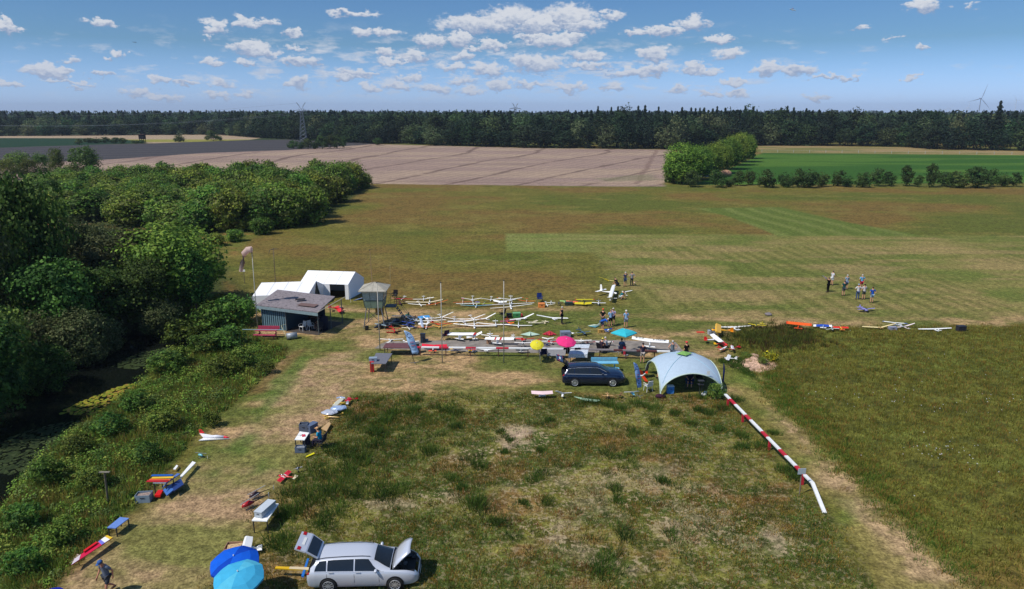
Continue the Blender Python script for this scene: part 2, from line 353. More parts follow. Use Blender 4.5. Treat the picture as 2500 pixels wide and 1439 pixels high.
def build_ground():
    ratio = 1.0062; ys = [14.0]
    while ys[-1] < 7000: ys.append(ys[-1] * ratio + .012)
    ys = np.array([-500.0, -100.0, 0.0] + ys); nx = 760
    u = np.linspace(-1, 1, nx); u = np.sign(u) * np.abs(u) ** 1.06
    W = np.where(ys < 14, 60 + 1.2 * np.abs(ys) * 2, 1.0 * ys + 26)
    X = u[None, :] * W[:, None]; Y = np.repeat(ys[:, None], nx, 1)
    x, y = X.ravel(), Y.ravel(); z = ground_z(x, y)
    def SD(p, wob=0, sc=.4, s=1):
        d = sdist(x, y, p)
        if wob: d = d + (fbm(x * sc, y * sc, s * 31, 4) - .5) * 2 * wob
        return d
    c = lambda *a: np.array(srgb(*a))
    n1 = fbm(x * .045, y * .06, 1, 5); n2 = fbm(x * .16, y * .3, 2, 5); n3 = fbm(x * .9, y * 1.3, 4, 4)
    def mixc(base, colr, m): return base * (1 - m[:, None]) + np.asarray(colr) * m[:, None]
    far = sstep(300, 700, y)
    # meadow
    col = np.ones((len(x), 3)) * c(102, 97, 44)
    col = mixc(col, c(118, 84, 52), sstep(.50, .66, n1) * .5); col = mixc(col, c(82, 92, 38), sstep(.5, .34, n1) * .7)
    col = mixc(col, c(122, 112, 58), sstep(.55, .7, n2) * .5); col = mixc(col, c(74, 70, 34), sstep(.47, .33, n3) * .35)
    speck = np.zeros(len(x)); furrow = np.zeros(len(x)); sandy = np.zeros(len(x))
    col = mixc(col, c(50, 62, 34), sstep(420, 520, y))
    # woods floor
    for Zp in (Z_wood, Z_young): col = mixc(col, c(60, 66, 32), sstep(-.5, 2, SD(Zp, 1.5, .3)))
    m = sstep(0, 3, SD(gp((500,575),(560,560),(650,570),(620,600),(520,690),(540,720),(600,715),(560,640)), 1.5, .3)); col = mixc(col, mixc(np.ones_like(col) * c(96, 100, 44), c(128, 98, 56), sstep(.45, .6, n2)), m)
    m = sstep(0, 2, SD(gp((60,560),(150,530),(230,535),(230,550),(100,565)), .5)); col = mixc(col, c(150, 105, 80), m)
    # mown runways with stripes
    st1 = .5 + .5 * np.sin(y * 2 * np.pi / 3.1 + (fbm(x * .05, y * .1, 6, 2) - .5) * 5)
    st2 = .5 + .5 * np.sin((x + y * .08) * 2 * np.pi / 2.1 + (fbm(x * .11, y * .05, 8, 3) - .5) * 7)
    mow = mixc(np.ones_like(col) * c(122, 115, 64), c(96, 104, 48), sstep(.3, .75, n2))
    mow = mixc(mow, c(140, 122, 78), sstep(.5, .68, fbm(x * .12, y * .35, 12, 4)) * .7)
    mowA = mixc(mow, c(116, 126, 66), sstep(30, -2, x) * .6); mowA = mixc(mowA, c(92, 98, 44), st1 * .35)
    m = sstep(-.25, .35, SD(Z_mow1, .15)); col = mixc(col, mowA, m)
    mowB = mixc(np.ones_like(col) * c(88, 100, 44), c(126, 130, 72), sstep(.45, .9, .5 + .5 * np.sin((x + y * .135) * 2 * np.pi / 5.4 + 1 + (fbm(x * .05, y * .05, 62, 2) - .5) * 7)) * .35)
    m = sstep(-.3, .4, SD(Z_mow2, .3, .2)); col = mixc(col, mowB, m)
    mowC = mixc(mow, c(80, 86, 38), sstep(.3, .9, st2) * .55 * sstep(.35, .55, fbm(x * .05, y * .08, 63, 3)))
    mowC = mixc(mowC, c(146, 124, 84), sstep(.5, .68, fbm(x * .09, y * .3, 15, 4)) * .55)
    m = sstep(-1.5, 2.5, SD(Z_mow3, 2.0, .15)); col = mixc(col, mowC, m)
    # camp ground: short, scorched
    d1 = fbm(x * .18, y * .34, 21, 5); d2 = fbm(x * .8, y * 1.3, 22, 4)
    camp = mixc(np.ones_like(col) * c(118, 108, 62), c(92, 98, 46), sstep(.50, .36, d1)); camp = mixc(camp, c(166, 136, 98), sstep(.47, .64, d1) * .95)
    camp = mixc(camp, c(84, 92, 40), sstep(.5, .36, d2) * .5)
    m = sstep(-.8, 1.0, SD(Z_camp, 1.3, .25)); col = mixc(col, camp, m * sstep(-2, 5, SD(gp((560,760),(620,690),(1000,735),(1500,738),(2000,770),(2600,760),(2600,1600),(0,1600),(0,1400)), 2, .15)))
    strip = sstep(-.6, .7, SD(gp((860,962),(930,840),(780,870),(680,960),(520,1100),(330,1290),(170,1420),(100,1600),(430,1600),(560,1360),(640,1220),(750,1110)), 1.0, .3))
    dry = mixc(np.ones_like(col) * c(136, 120, 80), c(158, 130, 98), sstep(.45, .62, d1)); dry = mixc(dry, c(102, 106, 50), sstep(.46, .36, d1) * .7); dry = mixc(dry, c(118, 112, 62), sstep(.5, .34, d2) * .5)
    col = mixc(col, dry, strip)
    for pts in (((640,950),(700,880),(760,870),(700,960),(640,1030),(610,1035)), ((540,1100),(600,1050),(640,1060),(590,1110)), ((600,1150),(640,1120),(680,1140),(640,1170),(600,1165)), ((500,1160),(530,1150),(525,1165))):
        col = mixc(col, c(74, 100, 38), sstep(-.5, .6, SD(gp(*pts), .8, .6)) * .7)
    # right meadow, taller grass
    rm = mixc(np.ones_like(col) * c(98, 98, 42), c(118, 90, 50), sstep(.5, .64, n1) * .6); rm = mixc(rm, c(98, 106, 46), sstep(.52, .66, n2) * .6); rm = mixc(rm, c(54, 58, 28), sstep(.5, .34, n3) * .5)
    m = sstep(-.4, .8, SD(Z_rmead, .8, .4)); col = mixc(col, rm, m)
    m = sstep(-.8, 1.2, SD(gp((1800,815),(1850,800),(1980,805),(2000,835),(1900,850),(1830,842)), 1.5, .4)); col = mixc(col, c(70, 76, 36), m * .5)
    # track
    pm = sstep(-.8, 1.0, SD(Z_path, .8, .4)); pth = mixc(np.ones_like(col) * c(128, 116, 66), c(96, 106, 46), sstep(.5, .35, d1)); col = mixc(col, pth, pm)
    wm = sstep(-.9, .8, SD(Z_worn, .9, .6)); wcol = mixc(np.ones_like(col) * c(166, 138, 104), c(128, 112, 72), sstep(.5, .36, d2)); col = mixc(col, wcol, wm * .9)
    # heath
    hm = sstep(-.8, .8, SD(Z_heath, .8, .4))
    h1 = fbm(x * .22, y * .28, 41, 5); h2 = fbm(x * 1.1, y * 1.3, 42, 4); h3 = fbm(x * .5, y * .6, 43, 5)
    he = mixc(np.ones_like(col) * c(106, 104, 47), c(64, 82, 34), sstep(.42, .56, h1) * .85); he = mixc(he, c(128, 86, 58), sstep(.57, .68, fbm(x * .3, y * .4, 44, 4)) * .6)
    he = mixc(he, c(58, 68, 30), sstep(.5, .36, h2) * .65); he = mixc(he, c(140, 126, 74), sstep(.56, .7, h2) * .3)
    col = mixc(col, he, hm)
    sandm = np.zeros(len(x))
    for pts, s in ((((1215,1080),(1240,1048),(1300,1045),(1338,1060),(1335,1085),(1290,1098),(1220,1100)), 1), (((1090,1120),(1180,1090),(1230,1100),(1180,1140)), .55), (((1600,1270),(1660,1260),(1640,1320)), .6),
                   (((1860,1300),(1890,1310),(1930,1345),(1900,1345)), 1), (((1500,1140),(1750,1200),(1950,1340),(1700,1340),(1500,1240)), .3), (((1300,1290),(1380,1290),(1370,1315)), .7), (((860,1225),(1100,1200),(1120,1215),(900,1238)), .6), (((1380,1330),(1560,1380),(1540,1395)), .6), (((1200,1180),(1450,1150),(1700,1130),(1600,1250),(1350,1260)), .2)):
        sandm = np.maximum(sandm, sstep(-1.0, .6, SD(gp(*pts), .8, .5)) * s)
    sandy = sandm * hm
    sf = sstep(.66, .50, h3 * (1 - 0) + (1 - sandm) * .14) * sandm
    col = mixc(col, c(176, 150, 126), np.clip(sf * hm, 0, 1) * .9)
    # bank
    m = sstep(-.5, .8, SD(Z_bank, .8, .4)); col = mixc(col, c(62, 76, 30), m)
    m = sstep(-.4, .5, SD(gp((600,965),(700,870),(745,850),(700,900),(640,960)), .4, .5)); col = mixc(col, c(112, 84, 54), m * .6)
    col = mixc(col, c(20, 20, 14), sstep(-.35, -.8, z))
    # mound
    dm = np.hypot((x - MOUND.x) / 1.9, (y - MOUND.y) / 1.75) + (fbm(x * 2, y * 2, 9, 3) - .5) * .3
    col = mixc(col, c(190, 156, 132), sstep(1.08, .97, dm))
    # fields
    def rows(ax, ay, per, wob): return .5 + .5 * np.sin((x * ax + y * ay) * 2 * np.pi / per + (fbm(x * .02, y * .02, 51, 3) - .5) * wob)
    tn = mixc(np.ones_like(col) * c(146, 124, 112), c(160, 138, 118), sstep(.4, .65, fbm(x * .02, y * .08, 52, 4))); tn = mixc(tn, c(128, 110, 98), sstep(.55, .7, fbm(x * .05, y * .25, 53, 4)) * .5)
    x0f = (x - 126 * .0042 * (y - 200)) / (1 + .0042 * np.maximum(y - 200, -150)) ; tn = mixc(tn, c(122, 104, 94), sstep(.5, .9, .5 + .5 * np.sin(x0f * 2 * np.pi / 3.5 + fbm(x * .03, y * .03, 61, 3) * 4)) * .35)
    ph = x0f / 21.0 + (fbm(x * .012 + 3, y * .012, 54, 3) - .5) * .9; tram = np.abs(ph - np.round(ph)) * 21
    tn = mixc(tn, c(98, 80, 72), sstep(1.2, .2, tram + (fbm(x * .2, y * .2, 55, 3) - .5) * 1.8) * .8)
    edge = SD(Z_tan, 1.0, .1); tn = mixc(tn, c(112, 90, 80), sstep(1.3, .5, np.abs(edge - 8)) * .6)
    m = sstep(-.6, 1.0, edge); col = mixc(col, tn, m)
    gm = sstep(0, 4, SD(gp((1430,436),(1610,420),(1620,440),(1480,446)), 3, .1)); col = mixc(col, c(118, 116, 84), gm * .5)
    dk = mixc(np.ones_like(col) * c(66, 64, 66), c(82, 77, 76), sstep(.5, .9, rows(-.2, 1, 22, 3)) * .5); m = sstep(-1.5, 1.5, SD(Z_dark)); col = mixc(col, dk, m)
    m = sstep(-2, 2, SD(Z_crop)); col = mixc(col, c(34, 58, 38), m)
    yl = mixc(np.ones_like(col) * c(132, 128, 60), c(156, 136, 112), sstep(0.45, .62, fbm(x * .004, y * .03, 57, 2) + sstep(500, 600, y) * .3)); m = sstep(-2, 2, SD(Z_yel)); col = mixc(col, yl, m)
    gr = mixc(np.ones_like(col) * c(52, 86, 30), c(74, 104, 38), sstep(.45, .62, fbm(x * .02, y * .09, 58, 4))); m = sstep(-.8, 1.2, SD(Z_grn, 1, .1)); col = mixc(col, gr, m)
    t2 = mixc(np.ones_like(col) * c(142, 122, 84), c(110, 108, 62), sstep(.45, .6, fbm(x * .03, y * .12, 59, 4))); m = sstep(-1, 1.5, SD(Z_tan2)); col = mixc(col, t2, m)
    rough = 1 - np.clip(sstep(150, 300, y), 0, 1)
    F = np.arange((len(ys) - 1) * nx).reshape(len(ys) - 1, nx)[:, :-1].ravel()
    faces = np.stack([F, F + 1, F + nx + 1, F + nx], 1)
    m = bpy.data.materials.new('ground'); m.use_nodes = True; t = m.node_tree; b = t.nodes['Principled BSDF']; b.inputs['Roughness'].default_value = .95; b.inputs['Specular IOR Level'].default_value = .1
    a = N('ShaderNodeAttribute', t, attribute_name='Col'); k = N('ShaderNodeTexCoord', t)
    sn = N('ShaderNodeAttribute', t, attribute_name='sandy')
    def nz(scale, det, stretch=(1, 1, 1), rough=.6):
        mp = N('ShaderNodeMapping', t); mp.inputs['Scale'].default_value = stretch; L(k.outputs['Object'], mp.inputs[0], t)
        n = N('ShaderNodeTexNoise', t); n.inputs['Scale'].default_value = scale; n.inputs['Detail'].default_value = det; n.inputs['Roughness'].default_value = rough; L(mp.outputs[0], n.inputs['Vector'], t); return n.outputs['Fac']
    def mr(s, a0, a1, b0, b1):
        r = N('ShaderNodeMapRange', t); r.inputs[1].default_value = a0; r.inputs[2].default_value = a1; r.inputs[3].default_value = b0; r.inputs[4].default_value = b1; L(s, r.inputs[0], t); return r.outputs[0]
    f1, f2, f3 = nz(2.2, 6), nz(7.5, 5, (1, 1, 1), .7), nz(.55, 5)
    mul = N('ShaderNodeMath', t, operation='MULTIPLY'); L(mr(f1, .32, .68, .60, 1.46), mul.inputs[0], t); L(mr(f2, .34, .66, .5, 1.55), mul.inputs[1], t)
    mul2 = N('ShaderNodeMath', t, operation='MULTIPLY'); L(mul.outputs[0], mul2.inputs[0], t); L(mr(f3, .3, .7, .85, 1.16), mul2.inputs[1], t)
    v = N('ShaderNodeVectorMath', t, operation='SCALE'); L(a.outputs['Color'], v.inputs[0], t); L(mul2.outputs[0], v.inputs['Scale'], t)
    # pale lichen and sand showing between the heath plants
    lic = N('ShaderNodeMath', t, operation='MULTIPLY'); L(mr(nz(3.4, 8, (1, 1, 1), .72), .53, .556, 0, 1.5), lic.inputs[0], t); lic.use_clamp = True; L(sn.outputs['Fac'], lic.inputs[1], t)
    mx = N('ShaderNodeMix', t, data_type='RGBA'); L(lic.outputs[0], mx.inputs[0], t); L(v.outputs[0], mx.inputs[6], t); mx.inputs[7].default_value = tuple(c(168, 150, 116)) + (1,)
    L(mx.outputs[2], b.inputs['Base Color'], t)
    bp = N('ShaderNodeBump', t); bp.inputs['Strength'].default_value = .55; bp.inputs['Distance'].default_value = .12; L(f2, bp.inputs['Height'], t); L(bp.outputs[0], b.inputs['Normal'], t)
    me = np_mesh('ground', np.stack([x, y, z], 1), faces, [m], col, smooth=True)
    at_ = me.attributes.new('sandy', 'FLOAT', 'POINT'); at_.data.foreach_set('value', np.clip(hm * .30 + sandy * 1.0, 0, 1).astype(np.float32))
    o = link('ground', me); tag(o, kind='structure')
build_ground()
# asphalt strip, dark pond water
def sheet(name, poly, z, m, kind='structure', label=None):
    b = MB(); b.add([(p[0], p[1], z) for p in poly], [tuple(range(len(poly)))], m); o = b.build(name); tag(o, label, kind=kind); return o
sheet('paved_path', gp((914,851),(930,840),(945,834),(1120,831),(1300,829),(1500,831),(1650,836),(1668,858),(1500,861),(1300,862),(1100,858)), .006, mat(srgb(136,128,120), .95, var=.3, scale=1.5, spec=.1))
wm_ = mat((.006, .008, .006), .06, var=0, spec=.5, name='pond_water')
o = sheet('water', gp((-700,1700),(-20,1260),(120,1090),(250,1010),(420,880),(560,830),(560,770),(380,770),(0,830),(-700,900)), -.78, wm_)
leafm = attr_mat('leaves', .7, .3, .3, .2, .035); grassm = attr_mat('grass_blades', .85, .3, .0, .15, 0)
# ------------------------------------------------------------------ stuff: grass, undergrowth, lily pads
def rand_in(poly, n, soft=0):
    P = np.array(poly); lo, hi = P.min(0), P.max(0); out = np.zeros((0, 2))
    while len(out) < n:
        q = rng.uniform(lo, hi, (n * 3, 2)); q = q[sdist(q[:, 0], q[:, 1], poly) > 0]; out = np.vstack([out, q])
    return out[:n] + rng.normal(0, 1, (n, 2)) * soft
def blades(xy, per, h, spread, width, cols, lean=.5):
    n = len(xy); k = n * per; i = np.repeat(np.arange(n), per)
    h = np.broadcast_to(np.asarray(h, float), (n,))[i] * rng.uniform(.55, 1.15, k); sp = np.broadcast_to(np.asarray(spread, float), (n,))[i]
    a = rng.uniform(0, 2 * np.pi, k); r = np.sqrt(rng.random(k)) * sp
    bx, by = xy[i, 0] + r * np.cos(a), xy[i, 1] + r * np.sin(a); bz = ground_z(bx, by) - .02
    la = a + rng.normal(0, .6, k); ll = h * lean * rng.uniform(.2, 1, k) * (.4 + r / np.maximum(sp, 1e-3))
    tx, ty, tz = bx + ll * np.cos(la), by + ll * np.sin(la), bz + h
    wa = rng.uniform(0, np.pi, k); wx, wy = np.cos(wa) * width / 2, np.sin(wa) * width / 2
    mx_, my_ = (bx * .55 + tx * .45), (by * .55 + ty * .45)
    V = np.stack([np.stack([bx - wx, by - wy, bz], 1), np.stack([bx + wx, by + wy, bz], 1), np.stack([tx + wx * .3, ty + wy * .3, tz], 1), np.stack([tx - wx * .3, ty - wy * .3, tz], 1)], 1)
    c = cols[i] * rng.uniform(.7, 1.3, (k, 1)) * np.array((1.75, 1.5, 1.35)); return V.reshape(-1, 3), np.repeat(c, 4, 0)
def blade_obj(name, parts, label, cat, kind='stuff'):
    V = np.vstack([p[0] for p in parts]); Cc = np.vstack([p[1] for p in parts]); F = np.arange(len(V)).reshape(-1, 4)
    o = link(name, np_mesh(name, V, F, [grassm], Cc)); tag(o, label, cat, kind=kind); return o
def pick(cols, n):
    c = np.array([srgb(*q) for q in cols]); return c[rng.integers(0, len(c), n)]
parts = []
q = rand_in(Z_heath, 17000, .4); q = q[q[:, 1] > 22]; d = fbm(q[:, 0] * .22, q[:, 1] * .28, 41, 5)
SP_ = np.array([sdist(q[:, 0], q[:, 1], gp(*P_)) for P_ in (((1215,1080),(1240,1048),(1300,1045),(1338,1060),(1335,1085),(1290,1098),(1220,1100)), ((1860,1300),(1890,1310),(1930,1345),(1900,1345)), ((1090,1120),(1180,1090),(1230,1100),(1180,1140)), ((1380,1330),(1560,1380),(1540,1395)))]).max(0)
gq = q[(rng.random(len(q)) < .3 + 1.1 * sstep(.45, .65, d)) & (SP_ < rng.normal(-.2, .3, len(q)))]
parts.append(blades(gq, 9, .13, .22, .035, pick([(110,102,44),(84,92,38),(136,120,60),(64,82,32),(96,98,42),(116,92,48)], len(gq))))
tufts = [(1085,1000,1.0),(1000,980,1),(1120,1010,1),(1110,1040,.8),(1230,1060,.6),(1228,1108,.5),(1340,1030,.6),(1325,1100,.5),(1245,1075,.4),(1545,1060,.7),(1757,1055,.8),(1807,1065,.7),(1860,1095,1.0),(1815,1095,.8),(1500,1110,.8),(1505,1200,.7),(1508,1222,.6),(1610,1178,.7),(1165,1130,.9),(1180,1145,.7),
  (1095,1170,.7),(1120,1195,.7),(1320,1165,.8),(1330,1225,.7),(1285,1232,.5),(1535,1308,.9),(1460,1400,1.3),(1480,1380,1.1),(1640,1305,.6),(950,1200,1.1),(930,1215,1.1),(980,1205,.9),(1150,1245,1.3),(1180,1235,1),(1225,1280,.8),(1040,1100,.9),(1060,1110,1),(1010,1000,.9),(960,1010,.9),(940,1030,1),
  (920,1060,1),(900,1090,1.1),(880,1120,1.2),(860,1150,1),(840,1110,1),(820,1090,.9),(870,1030,1),(850,1010,.8),(1730,1010,.8),(1760,1000,.9),(1700,1000,.7),(1600,1000,.9),(1560,990,1),(1520,1000,.9),(1480,990,.8),(1450,985,.8),(1420,985,.8),(1640,1010,.7),(1680,1035,.6),(1600,1035,.8),
  (780,1160,1.2),(740,1200,1.3),(700,1240,1.2),(720,1260,1.2),(760,1230,1.3),(800,1200,1.2),(780,1280,1.2),(700,1310,1),(820,1250,1.1),(840,1180,1),(690,1330,.8),(860,1200,1),(1920,1150,1.0),(1940,1170,.8),(1890,1060,.6),(1790,980,.9),(1720,970,.8)]
def tuftset(lst, per, hh, cols, width=.03, spread=.42):
    xy = np.array([tuple(G(a, b)[:2]) for a, b, s in lst]); s = np.array([t[2] for t in lst])
    ex = np.repeat(xy, 4, 0) + rng.normal(0, .28, (len(xy) * 4, 2)) * np.repeat(s, 4)[:, None]; es = np.repeat(s, 4)
    return blades(ex, per, hh * es, spread * es, width, pick(cols, len(ex)), .7)
DG = [(44,66,28),(52,78,30),(60,88,34),(70,92,38)]
parts.append(tuftset(tufts, 60, .42, DG))
rq = rand_in(Z_heath, 620); parts.append(blades(rq, 38, .2 * rng.uniform(.5, 1.5, 620), .34, .03, pick(DG + [(84,96,42),(104,76,44)], len(rq)), .7))
rq = rand_in(gp((880,985),(1120,985),(1080,1050),(980,1140),(880,1210),(680,1290),(760,1150)), 230, 1.1); parts.append(blades(rq, 45, .24 * rng.uniform(.5, 1.4, 230), .42, .03, pick(DG + [(78,98,38)], len(rq)), .7))
blade_obj('heath_grass', parts, 'patchy heath grass with dark green tufts around bare sandy spots', 'grass')
parts = []
q = rand_in(Z_rmead, 15000, .4); q = q[(q[:, 0] < q[:, 1] * .78 + 3)]; parts.append(blades(q, 6, .2, .3, .04, pick([(90,94,36),(106,106,46),(78,86,32),(108,90,46),(66,74,30)], len(q))))
q = rand_in(gp((1850,900),(1900,905),(2000,1010),(2080,1090),(2250,1260),(2390,1400),(2360,1430),(2230,1320),(2050,1150),(1960,1050),(1870,970)), 800, .5); parts.append(blades(q, 20, .2, .3, .035, pick([(72,102,38),(60,90,34),(96,104,44),(112,98,48)], len(q))))
q = rand_in(gp((1790,822),(1840,806),(1920,800),(1970,806),(1990,828),(1940,845),(1850,845),(1810,838)), 420, 1.0); parts.append(blades(q, 24, .34 * rng.uniform(.4, 1.4, 420), .35, .045, pick([(54,64,30),(62,78,34),(78,90,38),(70,60,36)], len(q))))
q = rand_in(gp((1750,880),(1800,870),(1850,930),(1790,900)), 150); parts.append(blades(q, 20, .2, .3, .04, pick(DG, len(q))))
blade_obj('meadow_grass', parts, 'uncut brownish green meadow grass right of the worn track', 'grass')
# white meadow flowers
xy = np.vstack([rng.normal(0, 1, (34, 2)) * (1.2, .9) + tuple(G(2290,1118)[:2]), rng.normal(0, 1, (34, 2)) * (4, 1.5) + tuple(G(2180,985)[:2]), rng.normal(0, 1, (26, 2)) * (4, 3) + tuple(G(2350,995)[:2]), rand_in(Z_rmead, 40)])
xy = xy[(sdist(xy[:, 0], xy[:, 1], Z_rmead) > 0) & (xy[:, 0] < xy[:, 1] * .8)]
V = []; 
for (a, b_) in xy:
    s = rng.uniform(.015, .032); z = .24
    V += [(a - s, b_ - s, z), (a + s, b_ - s, z), (a + s, b_ + s, z + .02), (a - s, b_ + s, z + .02)]
V = np.array(V); o = link('meadow_flowers', np_mesh('meadow_flowers', V, np.arange(len(V)).reshape(-1, 4), [grassm], np.ones((len(V), 3)) * .6)); tag(o, 'tiny white flowers dotted through the uncut meadow', 'flowers', kind='stuff')
# bank undergrowth: leafy herbs
def leafballs(xy, rad, hgt, per, leaf, cols, flat=1.0):
    n = len(xy); i = np.repeat(np.arange(n), per); k = n * per
    dv = rng.normal(0, 1, (k, 3)); dv[:, 2] = np.abs(dv[:, 2]) * .9; dv /= np.linalg.norm(dv, axis=1)[:, None]
    rr = rng.uniform(.6, 1.08, k); rad = rad[i]; hgt = hgt[i]
    c = np.stack([xy[i, 0] + dv[:, 0] * rad * rr, xy[i, 1] + dv[:, 1] * rad * rr, ground_z(xy[:, 0], xy[:, 1])[i] + dv[:, 2] * hgt * rr], 1)
    return leafquads(c, dv, leaf, cols[i] * rng.uniform(.72, 1.28, (k, 1)), up=1.0)
LG = np.array((1.0, 1.0, 1.0))
def leafquads(c, nrm, leaf, cols, rnd=.8, up=.25):
    cols = cols * LG
    k = len(c); n = nrm + rng.normal(0, rnd, (k, 3)); n[:, 2] += up; n /= np.linalg.norm(n, axis=1)[:, None]
    t = np.cross(n, rng.normal(0, 1, (k, 3))); t /= np.linalg.norm(t, axis=1)[:, None]; b = np.cross(n, t)
    s = (leaf * rng.uniform(.55, 1.3, k))[:, None]; t = t * s * .5; b = b * s * .36
    V = np.stack([c - t, c + b - t * .1, c + t, c - b - t * .1], 1)
    return V.reshape(-1, 3), np.repeat(cols, 4, 0)
parts = []; LG = np.array((2.7, 2.35, 2.5))
def bankpts(n, lo=-.6): 
    p = rand_in(Z_bank, n); s = sdist(p[:, 0], p[:, 1], POND); v = (p[:, 0] > -p[:, 1] * .85) & (s < .9) & (sdist(p[:, 0], p[:, 1], Z_pave) < 0); p = p[v]; s = s[v]
    e = sdist(p[:, 0], p[:, 1], Z_bank); return p, e
p, e = bankpts(2500); nb = fbm(p[:, 0] * .35, p[:, 1] * .35, 71, 4); big = sstep(.42, .62, nb) * sstep(0, 2.5, e)
r = (.22 + .36 * big) * rng.uniform(.7, 1.3, len(p)); GC = [(58,86,32),(70,100,36),(50,76,32),(84,112,42),(66,84,44),(92,106,44)]
cc_ = pick(GC, len(p)); parts.append(leafballs(p, r, r * rng.uniform(.7, 1.4, len(p)), 52, .125, cc_))
p, e = bankpts(8200); parts.append(blades(p, 14, .42, .3, .035, pick([(92,112,46),(80,104,42),(112,110,54),(100,92,52),(70,98,38)], len(p)), .6))
blade_obj('undergrowth', parts, 'lush green herbs and brambles on the pond bank', 'undergrowth')
# lily pads
pads = [(gp((140,985),(175,965),(250,935),(300,917),(345,915),(355,930),(300,955),(250,985),(200,990)), 340, [(150,158,54),(172,164,60),(184,150,74),(128,146,50)]), (gp((350,880),(390,845),(430,832),(475,828),(460,842),(400,875),(370,885)), 230, [(110,124,60),(126,132,70),(96,112,46)]),
        (gp((20,1040),(120,1012),(210,1000),(190,1020),(140,1060),(90,1105),(20,1130),(-60,1120)), 480, [(60,74,44),(72,84,50),(54,66,40)]), (gp((270,875),(330,845),(430,822),(400,850),(330,880)), 260, [(70,84,48),(60,72,42)])]
V = []; F = []; Cc = []
for poly, n, cl in pads:
    q = rand_in(poly, n); ch = pick(cl, n)
    for (a, b_), c_ in zip(q, ch):
        r0 = rng.uniform(.1, .2); k = len(V); z = -.77 + rng.uniform(0, .012); sx = rng.uniform(-.04, .04)
        V += [(a + r0 * math.cos(t), b_ + r0 * math.sin(t), z + sx * math.cos(t)) for t in np.linspace(.2, 6.1, 8)]; F.append((k, k + 1, k + 2, k + 3)); F.append((k, k + 3, k + 4, k + 7)); F.append((k + 4, k + 5, k + 6, k + 7)); Cc += [c_] * 8
o = link('lily_pads', np_mesh('lily_pads', V, F, [grassm], np.array(Cc))); tag(o, 'round lily pads floating on the dark pond', 'lily pads', kind='stuff')
# ------------------------------------------------------------------ trees
def crown_mesh(name, seed, lobes, clumps, per, leaf, cols, cr=.16, inner=.25):
    global rng
    keep = rng; rng = np.random.default_rng(seed)
    Lb = np.array(lobes, float); wgt = (Lb[:, 3] * Lb[:, 5]) ** 1.0; wgt /= wgt.sum(); li = rng.choice(len(Lb), clumps, p=wgt)
    dv = rng.normal(0, 1, (clumps, 3)); dv[:, 2] = dv[:, 2] * .9 + .18; dv /= np.linalg.norm(dv, axis=1)[:, None]
    rr = np.where(rng.random(clumps) < inner, rng.uniform(.3, .8, clumps), rng.uniform(.8, 1.06, clumps))
    cc0 = Lb[li, :3] + dv * Lb[li, 3:6] * rr[:, None]
    i = np.repeat(np.arange(clumps), per); k = len(i); size = Lb[li, 3:6].mean(1) * cr
    off = rng.normal(0, 1, (k, 3)); off /= np.maximum(np.linalg.norm(off, axis=1)[:, None], .3); off[:, 2] *= .7
    c = cc0[i] + off * size[i][:, None] * rng.uniform(.3, 1.5, (k, 1)); c[:, 2] = np.maximum(c[:, 2], .05)
    ca = np.array([srgb(*q) for q in cols]); cb = ca[rng.integers(0, len(ca), clumps)] * rng.uniform(.75, 1.3, (clumps, 1))
    V, cl = leafquads(c, dv[i] + off * .4, leaf, cb[i] * rng.uniform(.8, 1.2, (k, 1)))
    rng = keep
    return np_mesh(name, V, np.arange(len(V)).reshape(-1, 4), [leafm], cl)
def mk_lobes(seed, H, W, base=.25, n=9, top=.62):
    r = random.Random(seed); out = [(0, 0, H * (base + 1) / 2, W * .40, W * .40, H * (1 - base) * .46)]
    for i in range(n):
        a = 2 * math.pi * (i / n) + r.uniform(-.4, .4); z = H * r.uniform(base + .12, .86); k = math.sqrt(max(.12, 1 - abs((z / H - .55)) * 1.5))
        rad = W * r.uniform(.14, .24); d = (W * .5 - rad) * k * r.uniform(.75, 1.05)
        out.append((d * math.cos(a), d * math.sin(a), z, rad, rad, rad * r.uniform(.8, 1.1)))
    return out
bark = mat(srgb(86, 74, 62), .9, var=.3, scale=4, name='bark'); barkp = mat(srgb(190, 186, 176), .8, var=.35, scale=5, name='birch_bark')
def trunk_mesh(H, r, seed, m, limbs=4, top=.72):
    q = random.Random(seed); b = MB(); pts = [Vector((0, 0, -.3))]; x = y = 0
    for i in range(1, 6): x += q.uniform(-.03, .03) * H; y += q.uniform(-.03, .03) * H; pts.append(Vector((x, y, H * top * i / 5)))
    b.tube(pts, [r * (1.25, 1, .82, .62, .42, .2)[i] for i in range(6)], m, 7)
    for i in range(limbs):
        s = pts[2 + i % 3]; a = q.uniform(0, 6.28); l = H * q.uniform(.16, .28)
        b.tube([s, s + Vector((math.cos(a) * l * .6, math.sin(a) * l * .6, l * .45)), s + Vector((math.cos(a) * l, math.sin(a) * l, l))], [r * .45, r * .3, r * .1], m, 5)
    o = b.build('trunk', smooth=True); me = o.data; bpy.data.objects.remove(o); return me
SP = {}
def species(key, H, W, nv, base, clumps, per, leaf, cols, lob=9, r=.2, cr=.3, limbs=4, m=None, inner=.25):
    SP[key] = [(crown_mesh('crown', hash(key) % 999 + 0 * i if False else (len(SP) * 50 + i + 3), mk_lobes(len(SP) * 31 + i, H, W, base, lob), clumps, per, leaf, cols, cr, inner), trunk_mesh(H, r, len(SP) * 7 + i, m or bark, limbs), H, W) for i in range(nv)] if not isinstance(cols, dict) else [(crown_mesh('crown', len(SP) * 50 + i + 3, mk_lobes(len(SP) * 31 + i, H, W, base, lob), clumps, per, leaf, cols[i], cr, inner), trunk_mesh(H, r, len(SP) * 7 + i, m or bark, limbs), H, W) for i in range(nv)]
LG = np.array((1.75, 1.6, 1.6))
